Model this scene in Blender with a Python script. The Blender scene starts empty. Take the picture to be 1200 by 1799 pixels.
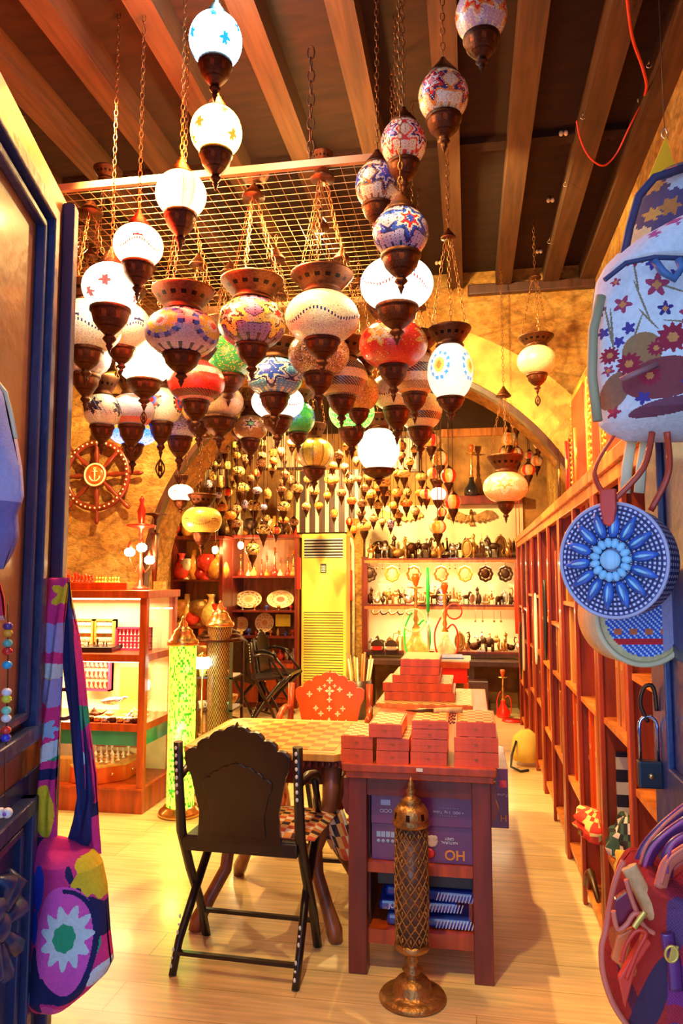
import bpy, bmesh, math, random
from mathutils import Vector, Matrix
random.seed(7)
C = bpy.context.scene.collection
PI = math.pi
sc = bpy.context.scene
# ---------------------------------------------------------------- camera
EYE = 1.45; FPX = 1300.0
PITCH = math.atan(120/FPX); YAW = math.atan(225*math.cos(PITCH)/FPX)
cam_data = bpy.data.cameras.new('camera'); cam = bpy.data.objects.new('camera', cam_data); C.objects.link(cam)
cam.location = (0, 0, EYE); cam.rotation_euler = (PI/2+PITCH, 0, YAW)
cam_data.sensor_fit = 'VERTICAL'; cam_data.sensor_height = 24; cam_data.lens = 24*FPX/1799
cam_data.clip_start = .05; cam_data.clip_end = 60
sc.camera = cam
# ---------------------------------------------------------------- exposure, world
sc.view_settings.view_transform = 'Standard'; sc.view_settings.look = 'None'
sc.view_settings.gamma = 1; sc.view_settings.use_curve_mapping = False
sc.view_settings.exposure = 0.22
sc.cycles.max_bounces = 7; sc.cycles.diffuse_bounces = 4; sc.cycles.glossy_bounces = 3
sc.cycles.transmission_bounces = 4; sc.cycles.transparent_max_bounces = 8
sc.cycles.use_denoising = True; sc.cycles.sample_clamp_indirect = 6
wd = bpy.data.worlds.new('daylight'); sc.world = wd; wd.use_nodes = True
wn = wd.node_tree; bg = wn.nodes['Background']
tc = wn.nodes.new('ShaderNodeTexCoord'); sp = wn.nodes.new('ShaderNodeSeparateXYZ'); rp = wn.nodes.new('ShaderNodeValToRGB')
wn.links.new(tc.outputs['Generated'], sp.inputs[0]); wn.links.new(sp.outputs[2], rp.inputs[0])
rp.color_ramp.elements[0].color = (.10, .22, .62, 1); rp.color_ramp.elements[1].color = (.42, .66, 1, 1)
wn.links.new(rp.outputs[0], bg.inputs[0]); bg.inputs[1].default_value = 1.1

def lamp(name, kind, loc, energy, col, size=.1, rot=(0,0,0), **k):
    d = bpy.data.lights.new(name, kind); d.energy = energy; d.color = col
    if kind == 'AREA':
        d.size = size; d.shape = 'SQUARE'
        if 'sy' in k: d.shape = 'RECTANGLE'; d.size_y = k['sy']
    else: d.shadow_soft_size = size
    if kind == 'SPOT': d.spot_size = k.get('ang', 1.6); d.spot_blend = k.get('blend', .5)
    o = bpy.data.objects.new(name, d); C.objects.link(o); o.location = loc; o.rotation_euler = rot
    return o
def aim(o, target):
    o.rotation_euler = (Vector(target)-o.location).to_track_quat('-Z', 'Y').to_euler()
WARM = (1, .66, .22); WARMW = (1, .74, .40)
# daylight of the lane behind the photographer, spilling through the open shop front
a = lamp('lane_daylight', 'AREA', (-.5, -1.2, 1.5), 30, (.50, .72, 1), 1.8); aim(a, (-.4, 1.6, .9))
# ceiling spots of the shop
for (x, y, z, e, t, an) in ((-1.45, 2.45, 3.35, 380, (-.6, 4.6, 1.6), 1.5), (-2.1, 3.6, 3.45, 420, (-.3, 2.5, 0), 2.0),
                            (-.15, 3.2, 3.45, 300, (.8, 5.4, 2.7), 1.4), (-1.9, 4.5, 3.3, 330, (-2.9, 5.4, 1.5), 1.7),
                            (-.5, 5.0, 3.3, 300, (.6, 3.2, .9), 1.8), (-1.2, 7.2, 3.0, 420, (-.3, 9, 1.6), 1.9), (-1.6, 6.7, 3.0, 330, (-2.3, 8.8, 1.2), 2.0), (-1.0, 6.6, 3.0, 240, (-.9, 6.4, 0), 2.4)):
    s = lamp('ceiling_spotlight', 'SPOT', (x, y, z), e, WARM, .025, ang=an, blend=.6); aim(s, t)
s = lamp('ceiling_spotlight', 'SPOT', (-.55, 2.2, 3.3), 95, WARM, .05, ang=1.2, blend=.7); aim(s, (-1.0, 1.45, 2.25))  # added warm spot to brighten the top of the left door
s = lamp('ceiling_spotlight', 'SPOT', (-.45, 1.6, 3.4), 170, WARM, .06, ang=1.0, blend=.7); aim(s, (-.1, 3.2, .9))  # added front spot, warms the box fronts facing the camera
s = lamp('ceiling_spotlight', 'SPOT', (-1.2, 4.6, 3.4), 380, WARM, .05, ang=1.5, blend=.6); aim(s, (.6, 4.6, 1.2))  # added spot from the left to brighten the right shelving
# ---------------------------------------------------------------- pixel ray helper (a point at room depth Y)
cR = Vector((math.cos(YAW), math.sin(YAW), 0))
cF = Vector((-math.sin(YAW)*math.cos(PITCH), math.cos(YAW)*math.cos(PITCH), math.sin(PITCH)))
cU = cR.cross(cF)
def W(px, py, Y):
    r = cF + cR*((px-600)/FPX) - cU*((py-899.5)/FPX)
    t = Y/r.y
    return Vector((r.x*t, Y, EYE+r.z*t))
def mpp(px, py, Y):      # metres per pixel there
    r = cF + cR*((px-600)/FPX) - cU*((py-899.5)/FPX)
    return Y/r.y/FPX
# ---------------------------------------------------------------- mesh builder
class MB:
    def __init__(s): s.bm = bmesh.new(); s.cl = s.bm.loops.layers.float_color.new('Col'); s.col = (1,1,1,1)
    def _f(s, vs, mi=0, sm=False, col=None):
        try: f = s.bm.faces.new(vs)
        except ValueError: return None
        f.material_index = mi; f.smooth = sm
        c = col or s.col
        if len(c) == 3: c = (*c, 1)
        for l in f.loops: l[s.cl] = c
        return f
    def box(s, x0, x1, y0, y1, z0, z1, mi=0, col=None, M=None):
        v = [Vector((x, y, z)) for z in (z0, z1) for y in (y0, y1) for x in (x0, x1)]
        if M: v = [M @ p for p in v]
        v = [s.bm.verts.new(p) for p in v]
        for q in ((0,2,3,1),(4,5,7,6),(0,1,5,4),(2,6,7,3),(0,4,6,2),(1,3,7,5)): s._f([v[i] for i in q], mi, False, col)
        return s
    def bar(s, a, b, w, h=None, mi=0, col=None, up=(0,0,1)):
        a = Vector(a); b = Vector(b); d = b-a; L = d.length; d.normalize(); h = h or w
        u = Vector(up)
        if abs(d.dot(u)) > .98: u = Vector((0,1,0))
        x = d.cross(u).normalized(); y = x.cross(d).normalized()
        M = Matrix((( x.x,y.x,d.x,a.x),(x.y,y.y,d.y,a.y),(x.z,y.z,d.z,a.z),(0,0,0,1)))
        return s.box(-w/2, w/2, -h/2, h/2, 0, L, mi, col, M)
    def lathe(s, prof, seg=20, c=(0,0,0), mi=0, colf=None, sm=True, M=None, col=None):
        rings = []
        for r, z in prof:
            if r < 1e-5:
                p = Vector((c[0], c[1], c[2]+z)); p = M @ p if M else p
                rings.append([s.bm.verts.new(p)]); continue
            rg = []
            for k in range(seg):
                t = 2*PI*k/seg; p = Vector((c[0]+r*math.cos(t), c[1]+r*math.sin(t), c[2]+z))
                rg.append(s.bm.verts.new(M @ p if M else p))
            rings.append(rg)
        for i in range(len(rings)-1):
            A, B = rings[i], rings[i+1]
            for k in range(seg):
                k2 = (k+1) % seg
                cc = colf(i, k) if colf else col
                if len(A) == 1 and len(B) == 1: continue
                if len(A) == 1: s._f([A[0], B[k2], B[k]][::-1], mi, sm, cc)
                elif len(B) == 1: s._f([A[k], A[k2], B[0]][::-1][::-1], mi, sm, cc)
                else: s._f([A[k], A[k2], B[k2], B[k]], mi, sm, cc)
        return s
    def tube(s, pts, r, seg=6, mi=0, closed=False, sm=True, col=None, flat=1.0):
        pts = [Vector(p) for p in pts]; n = len(pts); rr = r if isinstance(r, (list, tuple)) else [r]*n
        rings = []; up = None
        for i in range(n):
            if closed: d = pts[(i+1) % n]-pts[i-1]
            else: d = pts[min(i+1, n-1)]-pts[max(i-1, 0)]
            if d.length < 1e-9: d = Vector((0,0,1))
            d.normalize()
            if up is None:
                up = Vector((0,0,1)) if abs(d.z) < .9 else Vector((1,0,0))
            x = up - d*up.dot(d)
            if x.length < 1e-6: x = d.orthogonal()
            x.normalize(); y = d.cross(x); up = x
            rings.append([s.bm.verts.new(pts[i]+x*(rr[i]*math.cos(2*PI*k/seg))+y*(rr[i]*flat*math.sin(2*PI*k/seg))) for k in range(seg)])
        for i in range(n if closed else n-1):
            A, B = rings[i], rings[(i+1) % n]
            for k in range(seg): s._f([A[k], A[(k+1)%seg], B[(k+1)%seg], B[k]], mi, sm, col)
        if not closed:
            s._f(rings[0][::-1], mi, False, col); s._f(rings[-1], mi, False, col)
        return s
    def ball(s, c, r, seg=12, rings=8, mi=0, M=None, col=None):
        rx, ry, rz = r if isinstance(r, (tuple, list)) else (r, r, r)
        T = Matrix.Translation(c) @ (M or Matrix()) @ Matrix.Diagonal((rx, ry, rz, 1))
        return s.lathe([(math.sin(PI*i/rings) if 0 < i < rings else 0, -math.cos(PI*i/rings)) for i in range(rings+1)], seg, (0,0,0), mi, None, True, T, col)
    def prism(s, pts, y0, y1, mi=0, M=None, col=None, axis='y'):
        def m(p, t):
            v = Vector((p[0], t, p[1])) if axis == 'y' else (Vector((p[0], p[1], t)) if axis == 'z' else Vector((t, p[0], p[1])))
            return M @ v if M else v
        A = [s.bm.verts.new(m(p, y0)) for p in pts]; B = [s.bm.verts.new(m(p, y1)) for p in pts]
        s._f(A, mi, False, col); s._f(B[::-1], mi, False, col)
        n = len(pts)
        for i in range(n): s._f([A[i], B[i], B[(i+1)%n], A[(i+1)%n]], mi, False, col)
        return s
    def done(s, name, mats, parent=None, loc=None, bevel=0, rot=None, fixn=True):
        if fixn: bmesh.ops.recalc_face_normals(s.bm, faces=s.bm.faces)
        me = bpy.data.meshes.new(name); s.bm.to_mesh(me); s.bm.free()
        for m in (mats if isinstance(mats, (list, tuple)) else [mats]): me.materials.append(m)
        return link(name, me, parent, loc, bevel, rot)
def link(name, me, parent=None, loc=None, bevel=0, rot=None, scale=None):
    o = bpy.data.objects.new(name, me); C.objects.link(o)
    if parent: o.parent = parent
    if loc is not None: o.location = loc
    if rot is not None: o.rotation_euler = rot
    if scale is not None: o.scale = scale
    if bevel:
        b = o.modifiers.new('bevel', 'BEVEL'); b.width = bevel; b.segments = 2; b.limit_method = 'ANGLE'
    return o
def smooth(P, n=5, closed=False):
    P = [Vector(p) for p in P]; N = len(P); out = []
    for i in range(N if closed else N-1):
        a, b, c, d = (P[(i-1) % N], P[i], P[(i+1) % N], P[(i+2) % N]) if closed else (P[max(i-1, 0)], P[i], P[i+1], P[min(i+2, N-1)])
        for k in range(n):
            t = k/n; out.append(.5*((2*b)+(c-a)*t+(2*a-5*b+4*c-d)*t*t+(3*b-a-3*c+d)*t**3))
    if not closed: out.append(P[-1])
    return out
def tag(o, label, cat, group=None):
    o['label'] = label; o['category'] = cat
    if group: o['group'] = group
    return o
def thing(name, label, cat, loc=(0,0,0), rz=0, group=None):
    o = bpy.data.objects.new(name, None); C.objects.link(o); o.empty_display_size = .05
    o.location = loc; o.rotation_euler = (0, 0, rz)
    return tag(o, label, cat, group)
def struct(o): o['kind'] = 'structure'; return o
def dup(root, loc, rz=None, label=None, group=None, scale=None):
    def cp(o, par):
        n = o.copy(); C.objects.link(n)
        if par: n.parent = par
        for ch in o.children: cp(ch, n)
        return n
    r = cp(root, None); r.location = loc
    if rz is not None: r.rotation_euler = (0, 0, rz)
    if scale: r.scale = scale
    if label: r['label'] = label
    if group: r['group'] = group
    return r
ORD = ['first','second','third','fourth','fifth','sixth','seventh','eighth','ninth','tenth','eleventh','twelfth','thirteenth','fourteenth','fifteenth','sixteenth','seventeenth','eighteenth','nineteenth','twentieth']
ORD += ['twenty-'+w for w in ORD[:9]] + ['thirtieth'] + ['thirty-'+w for w in ORD[:9]]
def order(k, n, noun=''):
    if k == 0: return 'leftmost'
    if k == n-1: return 'rightmost'
    return ORD[k]+' from the left'
# ---------------------------------------------------------------- materials
MATS = {}
def mat(name, col, rough=.5, metal=0., var=.15, scale=6., bump=0., bscale=40., emit=0., ecol=None, attr=False, alpha=1., trans=0., coat=0., stretch=None, crack=0., ckscale=40., sheen=0.):
    if name in MATS: return MATS[name]
    m = bpy.data.materials.new(name); m.use_nodes = True; MATS[name] = m
    nt = m.node_tree; N = nt.nodes; L = nt.links; b = N['Principled BSDF']
    b.inputs['Roughness'].default_value = rough; b.inputs['Metallic'].default_value = metal
    b.inputs['Coat Weight'].default_value = coat; b.inputs['Coat Roughness'].default_value = .1
    b.inputs['Transmission Weight'].default_value = trans; b.inputs['Alpha'].default_value = alpha
    tcn = N.new('ShaderNodeTexCoord'); mp = N.new('ShaderNodeMapping'); L.new(tcn.outputs['Object'], mp.inputs[0])
    if stretch: mp.inputs['Scale'].default_value = stretch
    nz = N.new('ShaderNodeTexNoise'); nz.inputs['Scale'].default_value = scale; nz.inputs['Detail'].default_value = 5
    L.new(mp.outputs[0], nz.inputs['Vector'])
    mr = N.new('ShaderNodeMapRange'); mr.inputs[1].default_value = .3; mr.inputs[2].default_value = .7
    mr.inputs[3].default_value = 1-var; mr.inputs[4].default_value = 1+var; L.new(nz.outputs[0], mr.inputs[0])
    mx = N.new('ShaderNodeVectorMath'); mx.operation = 'MULTIPLY'; L.new(mr.outputs[0], mx.inputs[1])
    if attr:
        at = N.new('ShaderNodeAttribute'); at.attribute_name = 'Col'
        tn = N.new('ShaderNodeVectorMath'); tn.operation = 'MULTIPLY'; L.new(at.outputs['Color'], tn.inputs[0]); tn.inputs[1].default_value = col[:3]
        L.new(tn.outputs[0], mx.inputs[0])
    else: mx.inputs[0].default_value = col[:3]
    out = mx.outputs[0]
    if crack:
        vo = N.new('ShaderNodeTexVoronoi'); vo.feature = 'DISTANCE_TO_EDGE'; vo.inputs['Scale'].default_value = ckscale
        L.new(tcn.outputs['Object'], vo.inputs['Vector'])
        cr = N.new('ShaderNodeMapRange'); cr.inputs[1].default_value = .02; cr.inputs[2].default_value = .09; cr.inputs[3].default_value = 1-crack; cr.inputs[4].default_value = 1
        L.new(vo.outputs[0], cr.inputs[0])
        m2 = N.new('ShaderNodeVectorMath'); m2.operation = 'MULTIPLY'; L.new(out, m2.inputs[0]); L.new(cr.outputs[0], m2.inputs[1]); out = m2.outputs[0]
    L.new(out, b.inputs['Base Color'])
    if emit:
        b.inputs['Emission Strength'].default_value = emit
        if ecol: b.inputs['Emission Color'].default_value = (*ecol, 1)
        else: L.new(out, b.inputs['Emission Color'])
        if ecol and attr:
            q = N.new('ShaderNodeVectorMath'); q.operation = 'MULTIPLY'; L.new(at.outputs['Color'], q.inputs[0]); q.inputs[1].default_value = ecol; L.new(q.outputs[0], b.inputs['Emission Color'])
    if bump:
        bz = N.new('ShaderNodeTexNoise'); bz.inputs['Scale'].default_value = bscale; bz.inputs['Detail'].default_value = 6; L.new(mp.outputs[0], bz.inputs['Vector'])
        bp = N.new('ShaderNodeBump'); bp.inputs['Strength'].default_value = bump; bp.inputs['Distance'].default_value = .02; L.new(bz.outputs[0], bp.inputs['Height']); L.new(bp.outputs[0], b.inputs['Normal'])
    return m
def wood(name, col, rough=.4, dark=.55, scale=3, stretch=(7, 7, .9), coat=.2):
    if name in MATS: return MATS[name]
    m = mat(name, col, rough, 0, .1, coat=coat); nt = m.node_tree; N = nt.nodes; L = nt.links; b = N['Principled BSDF']
    tcn = N.new('ShaderNodeTexCoord'); mp = N.new('ShaderNodeMapping'); L.new(tcn.outputs['Object'], mp.inputs[0]); mp.inputs['Scale'].default_value = stretch
    nz = N.new('ShaderNodeTexNoise'); nz.inputs['Scale'].default_value = scale; nz.inputs['Detail'].default_value = 8; nz.inputs['Distortion'].default_value = .6; L.new(mp.outputs[0], nz.inputs['Vector'])
    cr = N.new('ShaderNodeValToRGB'); L.new(nz.outputs[0], cr.inputs[0])
    cr.color_ramp.elements[0].position = .3; cr.color_ramp.elements[1].position = .72
    cr.color_ramp.elements[0].color = (*[c*dark for c in col[:3]], 1); cr.color_ramp.elements[1].color = (*[min(1, c*1.25) for c in col[:3]], 1)
    L.new(cr.outputs[0], b.inputs['Base Color'])
    bp = N.new('ShaderNodeBump'); bp.inputs['Strength'].default_value = .15; bp.inputs['Distance'].default_value = .004; L.new(nz.outputs[0], bp.inputs['Height']); L.new(bp.outputs[0], b.inputs['Normal'])
    return m
def checker(name, c1, c2, scale, rough=.35):
    if name in MATS: return MATS[name]
    m = mat(name, c1, rough); nt = m.node_tree; N = nt.nodes; L = nt.links; b = N['Principled BSDF']
    tcn = N.new('ShaderNodeTexCoord'); ck = N.new('ShaderNodeTexChecker'); ck.inputs['Scale'].default_value = scale
    ck.inputs[1].default_value = (*c1, 1); ck.inputs[2].default_value = (*c2, 1)
    ad = N.new('ShaderNodeVectorMath'); ad.operation = 'ADD'; ad.inputs[1].default_value = (.00013, .00017, .5/scale+.0001)
    L.new(tcn.outputs['Object'], ad.inputs[0]); L.new(ad.outputs[0], ck.inputs[0]); L.new(ck.outputs[0], b.inputs['Base Color'])
    return m
red_wood = wood('red_stained_wood', (.50, .065, .008), .35)
dark_wood = wood('dark_stained_wood', (.07, .022, .014), .4)
mahog = wood('mahogany_wood', (.19, .020, .009), .35)
orange_wood = wood('orange_wood', (.62, .2, .045), .4)
honey_wood = wood('honey_wood', (.74, .36, .07), .4, dark=.65)
beam_wood = wood('beam_wood', (.085, .030, .007), .85, scale=4, stretch=(9, .6, 9), coat=0)
deck_wood = wood('deck_wood', (.030, .009, .002), 1, scale=4, stretch=(1, 6, 6), coat=0)
black_wood = wood('black_wood', (.014, .008, .010), .35)
copper = mat('aged_copper', (.085, .027, .011), .38, .85, .35, 14, .25, 60, attr=True)
bronze = mat('antique_bronze', (.42, .22, .07), .38, .8, .4, 20, .3, 60, attr=True)
dark_metal = mat('dark_metal', (.10, .05, .03), .45, .8, .2)
chain_mat = mat('chain_brass', (.28, .12, .045), .4, .9, .2)
steel = mat('steel', (.7, .72, .78), .2, 1., .05)
wire_mat = mat('mesh_wire', (.45, .26, .1), .45, .6, .1)
gold = mat('gilt', (.95, .55, .10), .3, .5, .15)
cream = mat('cream_paint', (.9, .78, .5), .5, 0, .05)
white_m = mat('white_paint', (.9, .88, .82), .5, 0, .05)
red_m = mat('red_lacquer', (.75, .02, .01), .3, 0, .1, coat=.3)
mosaic = mat('mosaic_glass', (1,1,1), .18, 0, .18, 60, .15, 90, attr=True, coat=.6, crack=.65, ckscale=22)
mosaic_small = mat('mosaic_glass_small', (1,1,1), .2, 0, .1, 60, 0, 90, attr=True, coat=.5)
paint = mat('painted', (1,1,1), .5, 0, .08, 20, attr=True)
fabric = mat('printed_fabric', (1,1,1), .85, 0, .08, 120, .25, 300, attr=True)
# ================================================================ setting
def add_links(m): return m.node_tree.nodes, m.node_tree.links, m.node_tree.nodes['Principled BSDF']
def floor_mat():
    m = mat('pale_oak_laminate', (.86, .64, .33), .28, 0, .05, coat=.15); N, L, b = add_links(m)
    t = N.new('ShaderNodeTexCoord'); br = N.new('ShaderNodeTexBrick'); L.new(t.outputs['Object'], br.inputs[0])
    br.inputs['Color1'].default_value = (.88, .66, .34, 1); br.inputs['Color2'].default_value = (.76, .53, .25, 1); br.inputs['Mortar'].default_value = (.5, .32, .13, 1)
    br.inputs['Scale'].default_value = 1; br.inputs['Brick Width'].default_value = 1.25; br.inputs['Row Height'].default_value = .19; br.inputs['Mortar Size'].default_value = .0022; br.inputs['Bias'].default_value = -.1
    mp = N.new('ShaderNodeMapping'); mp.inputs['Scale'].default_value = (1.2, 22, 1); L.new(t.outputs['Object'], mp.inputs[0])
    nz = N.new('ShaderNodeTexNoise'); nz.inputs['Scale'].default_value = 2.4; nz.inputs['Detail'].default_value = 8; nz.inputs['Distortion'].default_value = .5; L.new(mp.outputs[0], nz.inputs[0])
    mr = N.new('ShaderNodeMapRange'); mr.inputs[1].default_value = .3; mr.inputs[2].default_value = .7; mr.inputs[3].default_value = .72; mr.inputs[4].default_value = 1.12; L.new(nz.outputs[0], mr.inputs[0])
    mx = N.new('ShaderNodeVectorMath'); mx.operation = 'MULTIPLY'; L.new(br.outputs[0], mx.inputs[0]); L.new(mr.outputs[0], mx.inputs[1]); L.new(mx.outputs[0], b.inputs['Base Color'])
    return m
def stone_mat():
    m = mat('rough_yellow_stone', (.8, .5, .16), .9, 0, .1); N, L, b = add_links(m)
    t = N.new('ShaderNodeTexCoord')
    mp = N.new('ShaderNodeMapping'); mp.inputs['Scale'].default_value = (1, 1, 1.6); L.new(t.outputs['Object'], mp.inputs[0])
    n1 = N.new('ShaderNodeTexNoise'); n1.inputs['Scale'].default_value = 3.2; n1.inputs['Detail'].default_value = 9; n1.inputs['Roughness'].default_value = .72; L.new(mp.outputs[0], n1.inputs[0])
    n2 = N.new('ShaderNodeTexNoise'); n2.inputs['Scale'].default_value = 19; n2.inputs['Detail'].default_value = 8; n2.inputs['Roughness'].default_value = .7; L.new(mp.outputs[0], n2.inputs[0])
    cr = N.new('ShaderNodeValToRGB'); L.new(n1.outputs[0], cr.inputs[0]); e = cr.color_ramp.elements
    e[0].position = .33; e[0].color = (.30, .10, .018, 1); e[1].position = .68; e[1].color = (.82, .52, .16, 1)
    q = e.new(.5); q.color = (.60, .30, .06, 1)
    vo = N.new('ShaderNodeTexVoronoi'); vo.feature = 'DISTANCE_TO_EDGE'; vo.inputs['Scale'].default_value = 3.2; L.new(mp.outputs[0], vo.inputs[0])
    vr = N.new('ShaderNodeMapRange'); vr.inputs[2].default_value = .06; vr.inputs[3].default_value = .72; L.new(vo.outputs[0], vr.inputs[0])
    mr = N.new('ShaderNodeMapRange'); mr.inputs[1].default_value = .35; mr.inputs[2].default_value = .6; mr.inputs[3].default_value = .62; mr.inputs[4].default_value = 1.12; L.new(n2.outputs[0], mr.inputs[0])
    m1 = N.new('ShaderNodeVectorMath'); m1.operation = 'MULTIPLY'; L.new(cr.outputs[0], m1.inputs[0]); L.new(mr.outputs[0], m1.inputs[1])
    m2 = N.new('ShaderNodeVectorMath'); m2.operation = 'MULTIPLY'; L.new(m1.outputs[0], m2.inputs[0]); L.new(vr.outputs[0], m2.inputs[1]); L.new(m2.outputs[0], b.inputs['Base Color'])
    ad = N.new('ShaderNodeMath'); ad.operation = 'MULTIPLY_ADD'; L.new(n2.outputs[0], ad.inputs[0]); ad.inputs[1].default_value = .6; L.new(n1.outputs[0], ad.inputs[2])
    bp = N.new('ShaderNodeBump'); bp.inputs['Strength'].default_value = .9; bp.inputs['Distance'].default_value = .06; L.new(ad.outputs[0], bp.inputs['Height']); L.new(bp.outputs[0], b.inputs['Normal'])
    return m
stone = stone_mat()
plaster = mat('back_plaster', (.92, .8, .52), .8, 0, .08, 3)
ZC = 3.62            # underside of the beams
XL, XR = -3.35, .93
YA, YB = 5.45, 9.1   # arch wall, back wall
struct(MB().box(XL, XR, -.6, YB, -.1, 0).done('floor', floor_mat()))
struct(MB().box(XL-.2, XR+.2, .8, YA+.5, ZC+.13, ZC+.25).done('ceiling', deck_wood))
struct(MB().box(XL-.2, XL, .8, YB, 0, ZC+.2).done('wall_left', stone))
struct(MB().box(XR, XR+.2, .9, YB, 0, ZC+.2).done('wall_right', stone))
struct(MB().box(XL-.2, XR+.2, YB, YB+.2, 0, ZC+.2).done('wall_back', mat('brown_rear_stone', (.36, .17, .05), .9, 0, .5, 5, .8, 14)))
struct(MB().box(XL-.2, XR+.2, YA+.5, YB, 3.30, 3.42).done('ceiling_rear', deck_wood))
# front wall around the open shop door
b = MB(); b.box(XL-.2, -1.12, .7, .95, 0, ZC+.2); b.box(.5, XR+.2, .7, .95, 0, ZC+.2); b.box(-1.12, .5, .7, .95, 2.75, ZC+.2)
struct(b.done('wall_front', stone))
# arch wall: opening centred -.78, radius 1.74, springing 1.36
b = MB(); cx, cz, r = -.78, 1.36, 1.74
pts = []
for k in range(41):
    t = PI*k/40; pts.append((cx-r*math.cos(t), cz+r*math.sin(t)))
pts = [p for p in pts if p[0] < XR]
top = ZC+.2
for yy in (YA, YA+.5):
    vs_in = [b.bm.verts.new((p[0], yy, p[1])) for p in pts]; vs_up = [b.bm.verts.new((p[0], yy, top)) for p in pts]
    for i in range(len(pts)-1): b._f([vs_in[i], vs_in[i+1], vs_up[i+1], vs_up[i]])
    q = [b.bm.verts.new(v) for v in ((XL, yy, 0), (cx-r, yy, 0), (cx-r, yy, cz), (cx-r, yy, top), (XL, yy, top))]; b._f(q)
    q = [b.bm.verts.new(v) for v in ((pts[-1][0], yy, pts[-1][1]), (XR, yy, pts[-1][1]-.12), (XR, yy, top), (pts[-1][0], yy, top))]; b._f(q)
ring = [(cx-r, 0)]+pts
va = [b.bm.verts.new((p[0], YA, p[1])) for p in ring]; vb = [b.bm.verts.new((p[0], YA+.5, p[1])) for p in ring]
for i in range(len(ring)-1): b._f([va[i], va[i+1], vb[i+1], vb[i]])
struct(b.done('wall_arch', stone, fixn=True))
# brown arch band along the intrados, and the smooth plaster archivolt in front
def band(name, r0, r1, y0, y1, m, t0=0, t1=PI):
    b = MB(); n = 40; g = []
    for k in range(n+1):
        t = t0+(t1-t0)*k/n; c_, s_ = -math.cos(t), math.sin(t)
        g.append([b.bm.verts.new(v) for v in ((cx+r0*c_, y0, cz+r0*s_), (cx+r1*c_, y0, cz+r1*s_), (cx+r1*c_, y1, cz+r1*s_), (cx+r0*c_, y1, cz+r0*s_))])
    for k in range(n):
        for j in range(4): b._f([g[k][j], g[k+1][j], g[k+1][(j+1)%4], g[k][(j+1)%4]])
    return struct(b.done(name, m))
band('trim_1', r-.03, r+.008, YA-.03, YA+.06, dark_wood, 0, PI-.3)
band('trim_2', r+.012, r+.34, YA-.022, YA+.02, mat('archivolt_plaster', (.80, .50, .13), .85, 0, .4, 6, .9, 22), 1.9, PI-.22)
# ceiling beams (part of the building)
k = 3
for x in (-3.1, -2.72, -2.32, -1.95, -1.58, -1.2, -.82, -.45, -.07, .28, .62, .88):
    struct(MB().box(x-.055, x+.055, .95, YA, ZC, ZC+.14).done('trim_%d' % k, beam_wood)); k += 1
struct(MB().box(XL, XR, 3.72, 3.80, ZC+.09, ZC+.135).done('trim_%d' % k, deck_wood)); k += 1
struct(MB().box(.02, XR, YA-.05, YA, ZC-.06, ZC+.02).done('trim_%d' % k, dark_wood, bevel=.01)); k += 1
# rough stones along the top of the arch wall
stones = MB(); sr = random.Random(3)
x = -.32
while x < .05:
    w = sr.uniform(.09, .16); stones.ball((x+w/2, YA+.02, ZC-.02+sr.uniform(-.01, .02)), (w/2, .07, sr.uniform(.04, .06)), 10, 6); x += w*.95
struct(stones.done('trim_%d' % k, stone)); k += 1
# plaster panel on the rear wall behind the shelves, niche and ledge
p0 = W(636, 1150, YB); p1 = W(918, 885, YB)
struct(MB().box(p0.x, p1.x, YB-.03, YB, .5, p1.z).done('trim_%d' % k, plaster)); k += 1
n0 = W(784, 874, YB); n1 = W(884, 764, YB)
b = MB(); b.box(n0.x-.05, n1.x+.2, YB-.16, YB, n0.z-.10, n0.z)
struct(b.done('trim_%d' % k, mahog)); k += 1
b = MB(); b.box(n0.x-.05, n1.x+.06, YB-.05, YB, n1.z-.01, n1.z+.1)
struct(b.done('trim_%d' % k, orange_wood)); k += 1
struct(MB().box(XL, XR, YA+.7, YA+.85, 3.1, 3.30).done('trim_%d' % k, deck_wood)); k += 1
# left jamb baseboard and right floor trim
struct(MB().box(XL, XL+.02, 1, YA, 0, .1).done('baseboard_left', dark_wood))
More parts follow.
